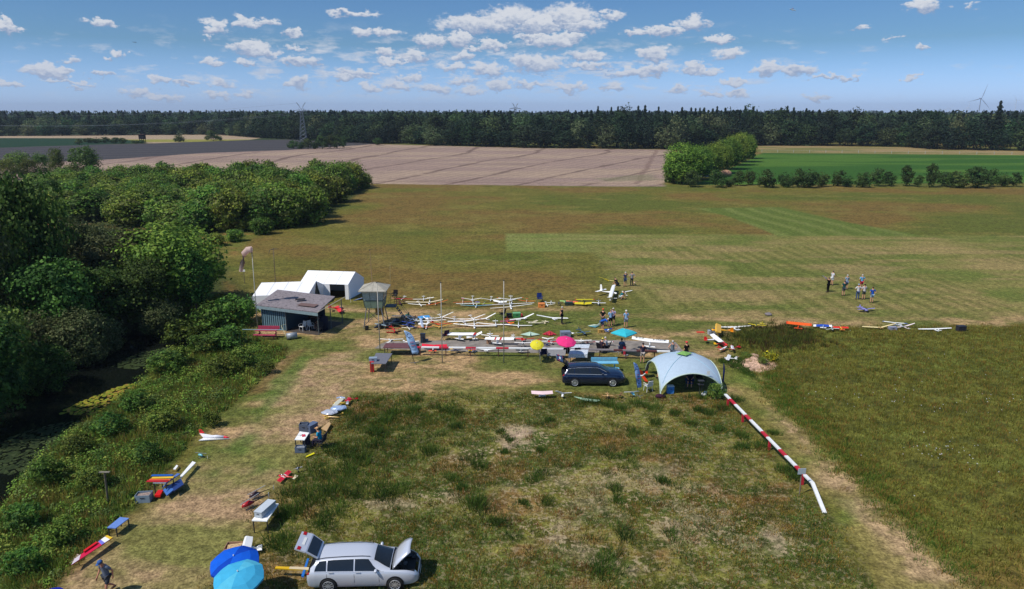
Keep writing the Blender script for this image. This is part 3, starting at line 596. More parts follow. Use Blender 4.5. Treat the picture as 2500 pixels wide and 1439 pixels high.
species('broad', 10, 9, 5, .12, 420, 26, .36, [(52,76,30),(62,88,34),(46,68,28),(74,98,40)], 12, .2)
LG = np.array((1.45, 1.42, 1.4))
species('grey', 10, 8.5, 3, .08, 420, 24, .32, [(74,84,50),(66,78,44),(88,94,60),(58,70,38)], 12, .2)
LG = np.array((2.15, 1.8, 1.7))
species('linden', 10, 9, 1, .02, 620, 30, .36, [(66,94,34),(78,106,38),(56,82,32),(86,110,42)], 14, .2)
species('bloom', 1.5, 1.9, 1, .0, 90, 20, .13, [(150,140,30),(64,80,34),(120,120,36)], 7, .03, cr=.35)
species('young', 7, 6.5, 6, -.08, 300, 20, .42, [(66,94,34),(78,106,38),(56,82,32),(92,114,44),(74,88,48),(60,80,40)], 9, .12)
LG = np.array((1.6, 1.5, 1.5))
species('airy', 10, 7.5, 3, .02, 300, 20, .36, [(78,98,44),(92,108,52),(66,86,40)], 9, .16, cr=.34)
species('bush', 1.5, 1.9, 4, .0, 90, 20, .13, [(64,88,34),(78,104,38),(54,78,34),(90,108,44)], 7, .03, cr=.35)
species('hedge', 4, 4.4, 4, .0, 120, 18, .30, [(54,72,34),(64,84,38),(46,62,32)], 8, .07, cr=.34)
LG = np.array((1.2, 1.15, 1.35))
species('forest', 20, 14, 8, .0, 190, 12, 1.05, {0: [(34,52,30),(42,60,34)], 1: [(36,54,32),(46,64,34)], 2: [(40,58,32),(52,70,36)], 3: [(34,50,32),(40,56,36)], 4: [(62,82,42),(76,94,50)], 5: [(50,70,38),(62,82,42)], 6: [(84,98,58),(96,108,66)], 7: [(38,56,34),(48,66,38)]}, 11, .35, cr=.34)
def conifer_mesh(seed, H, W):
    g = np.random.default_rng(seed); k = 2400; t = g.random(k) ** .8; z = H * (.12 + .88 * t); r = (.25 + W / 2 * (1 - t) ** .8) * g.uniform(.3, 1.1, k) * (.75 + .25 * np.sin(t * 60)); a = g.uniform(0, 6.28, k)
    c = np.stack([r * np.cos(a), r * np.sin(a), z - r * .25], 1); d = np.stack([np.cos(a), np.sin(a), np.full(k, .3)], 1)
    global rng
    keep = rng; rng = g; V, cl = leafquads(c, d, 1.0 - .62 * t, np.array([srgb(*q) for q in [(26,42,30),(32,50,34),(38,56,36)]])[g.integers(0, 3, k)] * g.uniform(.7, 1.3, (k, 1)), .5); rng = keep
    return np_mesh('crown', V, np.arange(len(V)).reshape(-1, 4), [leafm], cl)
SP['conifer'] = [(conifer_mesh(91 + i, 25, 6.2), trunk_mesh(25, .22, 77 + i, bark, 0, .6), 25, 6.2) for i in range(4)]
tr_r = random.Random(5)
def tree(key, x, y, H, W, label, group=None, name='broadleaf_tree', cat='tree', z=None):
    v = SP[key][tr_r.randrange(len(SP[key]))]; z = float(ground_z(np.array([x]), np.array([y]))[0]) if z is None else z
    r = empty(name, (x, y, z), tr_r.uniform(0, 6.28)); tag(r, label, cat, group)
    r.scale = (W / v[3], W / v[3], H / v[2]); link('crown', v[0], r); link('trunk', v[1], r); return r
def tree_px(key, px, py, top, wpx, label, **k):
    g = G(px, py); t = GY(px, top, g.y); W = wpx / FOC * (g.y * math.cos(PITCH) + CAMH * math.sin(PITCH)); return tree(key, g.x, g.y, max(t.z, .5), W, label, **k)
# near woods by the pond
NW = [('linden',432,752,536,250,'large bright green broadleaf tree with drooping crown just beyond the pond'),
 ('grey',300,752,560,210,'grey green willow beside the large bright green tree'),('grey',205,735,528,170,'silvery willow behind the pond, near the small red clearing'),
 ('broad',110,800,415,190,'tall dark tree at the western pond edge, second tallest of the wood'),('grey',30,790,392,190,'tallest tree of the pond wood with a greyish top'),
 ('grey',-60,860,430,220,'tall willow cut by the frame edge beside the pond'),('broad',150,840,610,210,'dark tree leaning over the middle of the pond'),
 ('grey',195,868,715,150,'low pale willow reaching over the water with sunlit tips'),('grey',95,880,722,150,'low pale willow with sunlit top at the shaded bank'),
 ('broad',265,805,640,180,'dark rounded tree behind the pond bend'),('broad',350,792,625,170,'dark tree below the large bright green tree'),
 ('broad',480,765,600,110,'narrow dark tree at the east end of the pond wood'),('grey',392,800,705,110,'small grey green willow at the pond tip'),
 ('broad',-10,960,690,230,'dark wide tree at the frame edge above the water'),('broad',95,930,800,160,'shaded tree hanging over the black water'),
 ('grey',250,835,740,120,'small shaded willow between two larger pond trees'),('broad',60,720,470,150,'dark tree behind the tallest pond tree'),
 ('grey',160,690,560,130,'thin greyish tree behind the willows'),('broad',330,690,560,150,'mid green tree behind the large bright tree'),('broad',420,670,560,120,'small green tree at the back of the pond wood'),
 ('grey',250,660,545,130,'pale grey tree at the back of the pond wood'),('broad',-30,700,450,150,'dark back tree at the frame edge'),('broad',20,640,480,120,'green tree north of the tallest pond tree'),
 ('broad',-60,1040,760,260,'dark tree at the frame corner over the pond')]
for k, a, b_, t, wd, lb in NW: tree_px(k, a, b_, t, wd, lb, name='willow_tree' if k == 'grey' else 'broadleaf_tree')
BS = [(452,818,748,110,'rounded green shrub standing at the pond tip'),(520,806,735,110,'leafy shrub west of the shed'),(575,796,722,110,'grey green shrub next to the shed shrubs'),(607,782,738,62,'small bright shrub touching the shed corner'),
 (560,850,795,105,'bright yellow green shrub below the red bench'),(500,862,815,80,'low green shrub on the bank crest'),(405,912,858,92,'dark grey green shrub at the pond rim, east'),(435,893,845,70,'greyish shrub at the pond rim behind another shrub'),
 (545,920,872,80,'low shrub in the middle of the bank'),(600,900,850,70,'soft green shrub near the mown edge'),(650,912,880,46,'pinkish topped shrub near the mown track'),(330,1005,960,80,'bramble heap close to the lily pads'),
 (270,1060,1010,90,'green bramble heap lower on the bank'),(400,1050,1000,90,'bright bramble heap in mid bank'),(190,1110,1060,80,'dark bramble at the water edge, lower left'),(120,1180,1120,90,'bushy bramble at the lower water edge'),
 (520,1040,1005,50,'single pale leafed shrub beside the mown track'),(360,1130,1080,80,'dark bush above the foam plane table'),(230,1190,1140,80,'bush above the wooden perch post'),(60,1290,1230,100,'wide bush at the frame corner on the bank'),(150,1330,1275,90,'grassy bush above the red wing panels'),(60,1400,1340,90,'low bush at the bottom corner')]
for a, b_, t, wd, lb in BS: tree_px('bush', a, b_, t, wd, lb, name='shrub', cat='shrub')
# young wood
rr = random.Random(12); pts = []; yl = 'bushy young tree in the dense young wood beyond the pond'
poly = Z_young
tries = 0
while len(pts) < 118 and tries < 14000:
    tries += 1; px, py = rr.uniform(90, 905), rr.uniform(456, 574); g = G(px, py)
    if sdist(np.array([g.x]), np.array([g.y]), poly)[0] < 1.0: continue
    if all((g.x - p.x) ** 2 + (g.y - p.y) ** 2 > 3.9 ** 2 for p in pts): pts.append(g)
for g in pts: tree('young', g.x, g.y, rr.uniform(.82, 1.2) * (4.6 + 2.3 * max(0, min(1, (g.x / g.y + .68) / .34))), rr.uniform(6.5, 8.6), yl, group='young wood beyond the pond', name='young_tree')
for a, b_, t, wd, lb in [(890,460,419,44,'lone round bush at the corner of the stubble field'),(838,470,415,70,'bush at the tip of the young wood'),(640,572,530,60,'small bush on the grass below the young wood'),(575,590,560,50,'low bush between wood and meadow'),(530,600,568,50,'low bush beside the meadow clearing')]:
    tree_px('young', a, b_, t, wd, lb, name='bush', cat='bush')
for a, b_, t, wd, lb in [(212,436,353,74,'tallest of the loose trees before the dark ploughed field'),(143,436,358,40,'slim tree beside the tallest loose tree'),(105,432,372,44,'pale small tree left of the slim one'),(50,434,368,60,'pale wide tree near the frame edge'),(20,440,385,50,'loose tree at the frame edge by the fence'),(75,436,385,40,'small sapling between two pale trees'),(180,438,400,36,'sapling at the foot of the tallest loose tree'),(285,440,415,44,'low scrub bush at the stubble field corner')]:
    tree_px('airy', a, b_, t, wd, lb, name='birch_tree')
for a, b_, t, wd, lb in [(437,347,328,30,'dark round bush between ploughed and yellow field'),(521,344,321,34,'dark bush with pointed top by the yellow field'),(538,343,331,14,'small bush beside the pointed one'),(505,343,332,14,'low bush left of the pointed one'),(193,353,339,20,'lone dark bush before the green crop')]:
    tree_px('hedge', a, b_, t, wd, lb, name='bush', cat='bush')
ORD = 'first second third fourth fifth sixth seventh eighth ninth tenth eleventh twelfth thirteenth'.split()
def row(lst, key, label, group, name, cat, ends=('from the west end', 'from the east end')):
    srt = sorted(lst); n = len(lst)
    for i, (a, b_, t, wd) in enumerate(srt):
        k, en = (i, ends[0]) if i < (n + 1) // 2 or n <= 13 else (n - 1 - i, ends[1])
        tree_px('linden' if key == 'young' and wd > 55 else key, a, b_, t, wd, ORD[k] + ' ' + label + ' ' + en, group=group, name=name, cat=cat)
row([(215,350,337,26),(235,350,335,26),(258,350,335,26),(280,351,337,28),(300,351,338,26),(330,351,343,24),(348,351,342,14)], 'hedge', 'hedge shrub along the green crop', 'hedge by the green crop', 'hedge_shrub', 'shrub')
row([(718,363,343,26),(735,364,342,28),(752,364,340,28),(770,364,338,28),(788,364,332,30),(806,363,331,30),(824,363,331,28),(838,361,334,20),(708,362,347,18),(922,355,338,26)], 'hedge', 'shrub in the short hedge under the near pylon', 'hedge under the pylon', 'hedge_shrub', 'shrub')
row([(1665,449,345,108),(1700,440,352,84),(1728,432,350,76),(1752,424,345,72),(1776,414,332,70),(1795,404,324,66),(1812,396,322,60),(1826,388,330,44),(1640,446,392,50)], 'young', 'round tree in the row between stubble and green field', 'tree row between the two fields', 'row_tree', 'tree')
hl = [(1690,457,420,44),(1752,458,418,46),(1800,454,420,34),(1828,452,418,34),(1872,458,414,52),(1920,458,426,34),(1912,455,418,30),(1950,458,412,42),(1975,459,410,46),(2005,456,418,38),(2045,455,416,36),(2068,457,428,34),(2105,458,420,44),(2140,455,412,40),(2170,455,422,36),(2212,455,408,34),(2272,458,404,36),(2300,455,420,34),(2340,459,418,50),(2385,459,412,66),(2420,456,414,36),(2450,456,420,36),(2478,456,422,30),(2240,457,430,26),(2320,458,424,40),(1780,457,434,26)]
row(hl, 'hedge', 'shrub in the hedge between meadow and green field', 'hedge behind the meadow', 'hedge_shrub', 'shrub')
tree_px('bush', 1748, 972, 936, 50, 'round leafy bush growing at the corner of the dome tent', name='shrub', cat='shrub')
for a, b_, t, wd, lb in [(1880,880,858,40,'yellow flowering plant on the sand mound'),(1822,877,866,34,'low green plants on the sand mound'),(1862,892,878,30,'dark leafy plant between the mound stones')]:
    tree_px('bloom' if 'yellow' in lb else 'bush', a, b_, t, wd, lb, name='flower_plant', cat='plant')
# forest edge: individual trees
FE = [(-120,333),(0,333),(300,331),(530,329),(625,337),(700,340),(860,349),(930,352),(1000,351),(1060,356),(1200,359),(1300,362),(1640,365),(1845,356),(2000,357),(2200,359),(2280,366),(2500,369),(2640,372)]
E = [G(*p) for p in FE]; acc = [0]
for a, b_ in zip(E, E[1:]): acc.append(acc[-1] + (b_ - a).length)
def along(s):
    for i in range(len(E) - 1):
        if s <= acc[i + 1]:
            t = (s - acc[i]) / (acc[i + 1] - acc[i]); p = E[i].lerp(E[i + 1], t); return p, FE[i][0] + t * (FE[i + 1][0] - FE[i][0])
    return E[-1], FE[-1][0]
fr = random.Random(77)
def fgroup(px):
    if px < 620: return 'dark forest tree behind the far yellow field', 'forest edge behind the yellow field'
    if px < 1640: return 'dark broadleaf tree at the forest edge behind the stubble field', 'forest edge behind the stubble field'
    return 'dark broadleaf tree at the forest edge behind the green field', 'forest edge behind the green field'
for rowi, (dep, sp, hs) in enumerate(((3, 10.5, .80), (11, 10.5, .95), (20, 12, 1.04))):
    s = fr.uniform(0, 5)
    while s < acc[-1]:
        p, px = along(s); k = p.length; d = p.normalized(); q = p + d * (dep + fr.uniform(-2, 2)); hb = 18.0 if px < 1400 else 20.3
        if px < 620: hb = 17.0
        sc_ = hs * fr.uniform(.8, 1.14); lb, gr = fgroup(px)
        if rowi == 0: sc_ *= .85
        tree('forest', q.x, q.y, hb * sc_, 13.5 * fr.uniform(.85, 1.2), lb, group=gr, name='forest_tree', z=-.3)
        s += sp * fr.uniform(.8, 1.25) * (1.25 if px < 620 else 1)
s = 0; cf = 0
while s < acc[-1]:
    p, px = along(s); d = p.normalized(); dens = 1.0 if 1430 < px < 2000 else (.4 if px > 2000 else .3)
    if fr.random() < dens:
        H = (fr.uniform(16.5, 20) if px < 1400 else fr.uniform(18.5, 22)) if dens < 1 else fr.uniform(19.5, 23.6); q = p + d * (fr.uniform(22, 60))
        tree('conifer', q.x, q.y, H, fr.uniform(7.5, 10.5), 'dark spruce rising above the forest canopy', group='spruces above the forest', name='spruce_tree', z=0)
    s += 3.6 if dens == 1 else 5.2
tree_px('conifer', 2424, 366, 246, 44, 'tall ragged pine standing above the forest near the far turbine', name='pine_tree')
# far wood: one mass
g = np.random.default_rng(3); n = 3600; V = []
ang = g.uniform(-.82, .82, n); dist = 470 + 1400 * g.random(n) ** 1.6
X = np.tan(ang) * dist; Yd = dist.copy(); Ex = np.array([p.x for p in E]); Ey = np.array([p.y for p in E]); o_ = np.argsort(Ex); lim = np.interp(X, Ex[o_], Ey[o_]) + 34
Yd = np.where(Yd < lim, lim + g.uniform(0, 500, n), Yd)
per = 70; i = np.repeat(np.arange(n), per); k = n * per; con = g.random(n) < .35; H = np.where(con, g.uniform(16.5, 20.5, n), g.uniform(14, 18.5, n)) + np.clip((Yd - 900) / 260, 0, 3)
dv = g.normal(0, 1, (k, 3)); dv[:, 2] = np.abs(dv[:, 2]); dv /= np.linalg.norm(dv, axis=1)[:, None]
t = g.random(k); rb = 5.6; cx = np.where(con[i], np.cos(t * 40) * 3.2 * (1 - t), dv[:, 0] * rb); cy = np.where(con[i], np.sin(t * 40) * 3.2 * (1 - t), dv[:, 1] * rb)
cz = np.where(con[i], H[i] * (.45 + .55 * t), H[i] - 6 + dv[:, 2] * 6); c = np.stack([X[i] + cx, Yd[i] + cy, cz], 1)
cb = np.where(con[:, None], np.array(srgb(30, 48, 34)), np.array(srgb(46, 64, 36))) * g.uniform(.7, 1.35, (n, 1))
rng = np.random.default_rng(8); V, cl = leafquads(c, dv, 2.6, cb[i] * g.uniform(.8, 1.2, (k, 1)), .6)
o = link('far_forest', np_mesh('far_forest', V, np.arange(len(V)).reshape(-1, 4), [leafm], cl)); tag(o, 'far dark forest stretching to the horizon', 'forest', kind='stuff')
# ------------------------------------------------------------------ palette
def K(*a): return srgb(*a)
WH = K(244, 243, 240); CRM = K(222, 208, 176); RED = K(190, 34, 34); ORG = K(224, 92, 30); YEL = K(232, 190, 40); BLU = K(40, 92, 170); NAV = K(28, 34, 62); TEA = K(70, 176, 190)
GRY = K(140, 142, 146); DGR = K(52, 54, 58); BLK = K(22, 22, 24); GRN = K(70, 120, 70); PNK = K(226, 70, 120); MAR = K(96, 30, 36); LIL = K(140, 136, 200); LGR = K(196, 222, 196); WOOD = K(176, 140, 98); SKY = K(120, 180, 220)
def pm(c): return mat(c, .35, var=.04, spec=.5, name='painted_film')
def cloth(c, v=.12): return mat(c, .85, var=v, scale=5, spec=.15, name='fabric', trans=.12)
def wood(c=WOOD): return mat(c, .8, var=.3, scale=9, name='wood')
steel = mat(K(150, 152, 156), .45, .7, .1, name='steel'); dsteel = mat(K(70, 72, 76), .5, .5, .1, name='dark_steel'); plastic = mat(K(225, 225, 222), .5, var=.03, name='white_plastic')
blackm = mat(BLK, .6, var=.1, name='black_fabric'); glassm = mat((.012, .015, .018), .06, var=0, spec=.8, name='tinted_glass'); rubber = mat((.015, .015, .016), .8, var=.1, name='rubber')
def V3(x, y, z=0): return Vector((x, y, z))
# ------------------------------------------------------------------ masts, poles
def pole(name, px, py, tx, ty, r, label, col=K(176, 172, 160), cat='mast'):
    g = G(px, py); t = GY(tx, ty, g.y); b = MB(); b.bar((0, 0, -.1), t - g, r, mat(col, .5, var=.15, name='pole_paint'), r * .7, 8)
    e = empty(name, g); tag(e, label, cat); b.build('mast_tube', e, True); c = MB(); c.ell(t - g, (r * 1.3, r * 1.3, r * 1.3), dsteel, 6, 5); c.build('mast_cap', e, True); return e, t - g
pole('flag_mast', 928, 857, 920, 690, .045, 'tall grey metal mast at the corner of the grey table')
pole('flag_mast', 1080, 886, 1076, 690, .045, 'tall grey metal mast standing in the middle of the striped rail')
pole('flag_mast', 1230, 886, 1230, 685, .045, 'tall grey metal mast beside the yellow parasol')
e, t = pole('windsock_mast', 629, 803, 615, 618, .045, 'metal mast with a limp white windsock at the shed corner')
b = MB(); wsx = [V3(0, 0, .32), V3(-.35, 0, .30), V3(-.72, .0, -.05), V3(-.95, 0, -.9), V3(-1.2, 0, -1.75)]
b.tube([t + p for p in wsx], [.3, .29, .27, .22, .16], mat(K(236, 208, 196), .8, var=.05, name='windsock_cloth', trans=.5), 12, False); b.build('windsock', e, True)
b = MB(); b.bar(t, t + V3(0, 0, .35), .02, steel); b.build('bracket', e)
e, t = pole('camera_mast', 676, 740, 667, 608, .05, 'brown mast with a small crossbar behind the shed roof', K(96, 80, 60))
b = MB(); b.bar(t + V3(-.4, 0, -.15), t + V3(.05, 0, .02), .025, dsteel); b.bar(t, t + V3(.42, 0, -.02), .025, dsteel); b.bar(t + V3(-.4, 0, -.15), t + V3(-.5, 0, -.5), .02, dsteel); b.build('crossbar', e)
pole('thin_antenna', 954, 745, 952, 645, .02, 'thin pale antenna rod right of the lookout tower', K(150, 140, 100), 'antenna')
def post_sign(px, py, tx, ty, w_, h_, label, name='sign', facing=0, col=WH):
    g = G(px, py); t = GY(tx, ty, g.y) - g; e = empty(name, g); tag(e, label, 'sign'); b = MB(); b.bar((0, 0, -.1), t, .035, wood(K(120, 110, 96)), n=6); b.build('post', e)
    c = MB(); c.box(t + V3(0, -.05, 0), (w_, .02, h_), mat(col, .5, var=.05), rz=facing); c.build('board', e); return e, t
post_sign(597, 693, 595, 661, .35, .26, 'tiny white sign on a post left of the white tents')
post_sign(1952, 1208, 1957, 1150, .44, .34, 'small pale sign on a thin post beside the striped rail', facing=.1, col=K(176, 186, 190))
g = G(264, 1228); e = empty('perch_post', g); tag(e, 'wooden post with a flat crosspiece standing in the bank plants', 'post'); t = GY(255, 1153, g.y) - g
b = MB(); b.bar((0, 0, -.1), t, .05, wood(K(104, 96, 80)), n=6); b.build('post', e); b = MB(); b.box(t, (.55, .12, .04), wood(K(130, 124, 108))); b.build('crosspiece', e)
# ------------------------------------------------------------------ shed
def shed():
    FL, FR, BR_, BL = V3(-24.1, 63.2, 2.35), V3(-17.7, 60.9, 2.3), V3(-17.2, 65.4, 2.6), V3(-23.5, 67.6, 2.72)
    e = empty('open_shed', (-21, 64, 0)); tag(e, 'blue grey corrugated shed with a patched grey felt roof and open front', 'shed'); off = (-21, 64, 0)
    rm = bpy.data.materials.new('roof_felt'); rm.use_nodes = True; t = rm.node_tree; bs = t.nodes['Principled BSDF']; bs.inputs['Roughness'].default_value = .9
    k = N('ShaderNodeTexCoord', t); n = N('ShaderNodeTexNoise', t); n.inputs['Scale'].default_value = 5; n.inputs['Detail'].default_value = 6; n.inputs['Roughness'].default_value = .7; mp = N('ShaderNodeMapping', t); mp.inputs['Scale'].default_value = (.7, 1.6, 1); L(k.outputs['Object'], mp.inputs[0], t); L(mp.outputs[0], n.inputs['Vector'], t)
    cr = N('ShaderNodeValToRGB', t); L(n.outputs['Fac'], cr.inputs[0], t); cr.color_ramp.elements[0].position = .34; cr.color_ramp.elements[0].color = (.035, .03, .035, 1); cr.color_ramp.elements[1].position = .46; cr.color_ramp.elements[1].color = (.21, .18, .19, 1); x = cr.color_ramp.elements.new(.62); x.color = (.27, .235, .245, 1); L(cr.outputs[0], bs.inputs[0], t)
    b = MB(); b.quadslab([FL, FR, BR_, BL], .09, rm); b.build('roof', e, off=off)
    e1 = (FR - FL); e1.z = 0; ln = e1.length; e1.normalize(); e2 = V3(-e1.y, e1.x)
    def P(s, d, z): q = FL.lerp(FR, s / ln); return V3(q.x, q.y, 0) + e2 * d + V3(0, 0, z)
    def zt(s, d): return 2.35 - .05 * s / ln + .07 * d - .11
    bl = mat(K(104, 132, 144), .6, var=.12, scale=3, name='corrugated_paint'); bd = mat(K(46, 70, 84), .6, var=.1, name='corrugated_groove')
    b = MB(); b.quadslab([P(-.0, -.02, 2.27), P(ln, -.02, 2.2), P(ln, -.02, 1.93), P(0, -.02, 2.0)][::-1], .05, mat(K(132, 152, 156), .6, var=.15)); b.build('fascia', e, off=off)
    s = .2; b = MB()
    while s < 2.85:                                         # corrugated front
        b.quadslab([P(s, .32, 0), P(s + .13, .32, 0), P(s + .13, .32, 2.02), P(s, .32, 2.02)], .04, bl); b.quadslab([P(s + .13, .37, 0), P(s + .24, .37, 0), P(s + .24, .37, 2.02), P(s + .13, .37, 2.02)], .04, bd); s += .24
    b.build('front_wall', e, off=off)
    def wall(nm, p, q, m, th=.05):
        b = MB(); b.quadslab([p, q, V3(q.x, q.y, 2.25), V3(p.x, p.y, 2.2)], th, m); b.build(nm, e, off=off)
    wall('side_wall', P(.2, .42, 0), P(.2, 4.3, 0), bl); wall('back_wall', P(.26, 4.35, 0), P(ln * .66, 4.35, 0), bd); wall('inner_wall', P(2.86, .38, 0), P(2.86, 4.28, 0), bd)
    for s, d in ((3.0, .3), (ln - .25, .3), (ln - .25, 2.3), (ln - .25, 4.2)):
        b = MB(); b.bar(P(s, d, 0), P(s, d, zt(s, d)), .05, wood(K(90, 96, 96)), n=6); b.build('post', e, off=off)
    b = MB(); b.box(P(4.7, 2.3, .012), (3.6, 4.2, .02), mat(K(74, 66, 60), .9), rz=math.atan2(e1.y, e1.x)); b.build('floor_slab', e, off=off)
    b = MB(); b.box(P(3.35, 2.2, 2.66), (.9, .45, .03), mat(K(16, 14, 15), .9), rz=.2); b.build('roof_patch', e, off=off)
    b = MB(); b.box(P(4.9, 1.2, 2.5), (1.9, .7, .02), mat(K(110, 88, 84), .9), rz=-.33, rot=Matrix.Rotation(-.33, 3, 'Z') @ Matrix.Rotation(.06, 3, 'X')); b.build('roof_patch', e, off=off)
    b = MB(); b.bar(P(ln + .02, -.05, 2.3), P(ln + .02, 4.6, 2.62), .03, wood(K(196, 188, 170)), n=6); b.build('verge_board', e, off=off)
    return P
P_ = shed()
b = MB(); a0, a1 = G(592, 805, .95), G(691, 806, .95); b.bar((0, 0, 0), a1 - a0, .04, mat(K(120, 150, 160), .5), n=6); o = b.build('handrail'); o.location = a0; tag(o, 'pale blue horizontal pipe rail fixed across the shed front', 'rail')
def bench(px, py, L_, label, col, rz=0, name='picnic_bench'):
    g = G(px, py); e = empty(name, g, rz); tag(e, label, 'bench'); m = mat(col, .6, var=.15, name='bench_paint')
    def pt(nm, c, d): q = MB(); q.box(c, d, m); q.build(nm, e)
    pt('tabletop', (0, .15, .72), (L_, .5, .05)); pt('seat', (0, -.42, .44), (L_, .28, .05)); pt('backrest', (0, .72, .8), (L_, .05, .3))
    for s in (-1, 1): q = MB(); q.box((s * L_ * .38, .1, .35), (.07, 1.0, .07), m); q.box((s * L_ * .38, -.2, .2), (.07, .07, .45), m); q.box((s * L_ * .38, .35, .35), (.07, .07, .7), m); q.build('leg', e)
    return e
bench(651, 826, 2.0, 'faded red bench in front of the corrugated shed wall', K(178, 66, 92), -.05)
bench(1477, 908, 2.1, 'light blue picnic bench behind the dark blue car', K(116, 184, 214), 0)
# lawn roller
g = G(713, 828); e = empty('lawn_roller', g, .45); tag(e, 'grey steel lawn roller with tube handle before the shed', 'roller')
b = MB(); b.bar((-.45, 0, .3), (.45, 0, .3), .3, mat(K(150, 156, 162), .5, .3, .15), n=16); b.build('drum', e, True); b = MB(); b.tube([(-.5, 0, .3), (-.55, .5, .5), (-.7, 1.1, 1.05), (-.3, 1.2, 1.1)], .025, wood(K(190, 186, 150)), 6); b.build('handle', e)
# ------------------------------------------------------------------ chairs, tables, boxes
def plastic_chair(px, py, rz, label, m=None, z=0, loc=None):
    e = empty('garden_chair', loc or G(px, py, z), rz); tag(e, label, 'chair'); m = m or plastic
    for s in (-1, 1):
        for t in (-1, 1): q = MB(); q.bar((s * .25, t * .22, 0), (s * .2, t * .19, .43), .022, m, n=5); q.build('leg', e)
        q = MB(); q.tube([(s * .25, .24, .43), (s * .27, .2, .64), (s * .27, -.2, .64), (s * .22, -.25, .5)], .02, m, 5); q.build('armrest', e)
    q = MB(); q.box((0, 0, .44), (.44, .44, .03), m); q.build('seat', e); q = MB(); q.quadslab([(-.22, -.22, .46), (.22, -.22, .46), (.2, -.34, .88), (-.2, -.34, .88)], .03, m); q.build('backrest', e); return e
def camp_chair(px, py, rz, label, col, loc=None):
    e = empty('folding_chair', loc or G(px, py), rz); tag(e, label, 'chair'); m = cloth(col)
    q = MB(); q.quadslab([(-.27, -.2, .42), (.27, -.2, .42), (.27, .25, .45), (-.27, .25, .45)], .03, m); q.build('seat', e)
    q = MB(); q.quadslab([(-.27, -.21, .45), (.27, -.21, .45), (.25, -.36, .98), (-.25, -.36, .98)], .03, m); q.build('backrest', e)
    for s in (-1, 1):
        q = MB(); q.bar((s * .3, .28, 0), (s * .26, -.25, .55), .014, dsteel, n=5); q.bar((s * .3, -.3, 0), (s * .28, .26, .62), .014, dsteel, n=5); q.build('frame', e)
        q = MB(); q.box((s * .3, 0, .64), (.06, .5, .03), m); q.build('armrest', e)
    return e
def table(corners, z, th, label, col, name='table', legs=dsteel, lg=.03, m=None):
    q = [G(a, b_, z) for a, b_ in corners]; c = sum(q, Vector()) / 4; e = empty(name, (c.x, c.y, 0)); tag(e, label, 'table'); off = (c.x, c.y, 0)
    b = MB(); nrm = V3(0, 0, 1); b.add(q + [p - nrm * th for p in q], [(0, 1, 2, 3), (7, 6, 5, 4)] + [(i, i + 4, (i + 1) % 4 + 4, (i + 1) % 4) for i in range(4)], m or mat(col, .55, var=.12)); b.build('tabletop', e, off=off)
    for p in q: k = p.lerp(c, .1); b = MB(); b.bar((k.x, k.y, -.02), (k.x, k.y, z - th), lg, legs, n=6); b.build('leg', e, off=off)
    return e, c
def obox(name, px, py, d, rz, label, cat, col, z=0, lid=None, openb=False, loc=None):
    e = empty(name, loc or G(px, py, z), rz); tag(e, label, cat); m = mat(col, .55, var=.1); w_, l, h = d
    b = MB(); b.box((0, 0, .01), (w_, l, .02), m)
    for s in (-1, 1): b.box((s * (w_ / 2 - .01), 0, h / 2 + .01), (.02, l, h), m); b.box((0, s * (l / 2 - .01), h / 2 + .01), (w_ - .045, .02, h), m)
    b.build('tub' if openb else 'casing', e, bevel=0)
    if not openb: b = MB(); b.box((0, 0, h + .03), (w_ + .03, l + .03, .035), mat(lid or col, .5, var=.08)); b.build('lid', e)
    else: b = MB(); b.box((0, 0, h * .6), (w_ * .8, l * .75, h * .5), mat(lid or GRY, .8, var=.4, scale=12), rz=.2); b.build('contents', e)
    b = MB(); b.box((0, -l / 2 - .015, h * .7), (w_ * .3, .02, .03), mat(DGR, .5)); b.build('handle', e); return e
plastic_chair(0, 0, 2.6, 'white plastic garden chair at the shed opening, nearer one', loc=P_(4.35, .9, 0)); plastic_chair(0, 0, -2.4, 'white plastic garden chair just behind the nearer one in the shed', loc=P_(4.9, 1.35, 0))
# covered grill at the shed post
g = G(792, 806); e = empty('covered_grill', g); tag(e, 'tall dark navy cover over a grill at the shed corner post', 'grill cover'); b = MB(); b.tube([(0, 0, .05), (0, 0, .6), (0, 0, 1.25), (0, 0, 1.5)], [.36, .42, .38, .1], cloth(K(38, 42, 60)), 10, True); b.build('cover', e, True); b = MB()
for s in (-1, 1): b.bar((s * .3, -.1, 0), (s * .25, 0, .5), .02, dsteel, n=5)
b.build('stand', e)
for i, (s, d, lb) in enumerate(((5.6, 1.6, 'dark folding chair in the shade of the shed'), (3.6, 2.6, 'dark folding chair deep inside the shed'), (6.2, .9, 'black folding chair at the shaded shed edge'))):
    camp_chair(0, 0, 1 + i, lb, K(50, 50, 56), loc=P_(s, d, 0))
c = P_(4.7, 3.0, 0); e = empty('shed_table', c, -.34); tag(e, 'dark wooden table inside the open shed', 'table'); b = MB(); b.box((0, 0, .73), (1.8, .8, .04), wood(K(96, 76, 58))); b.build('tabletop', e)
for a_ in (-1, 1):
    for c_ in (-1, 1): b = MB(); b.bar((a_ * .8, c_ * .32, 0), (a_ * .8, c_ * .32, .71), .03, dsteel, n=5); b.build('leg', e)
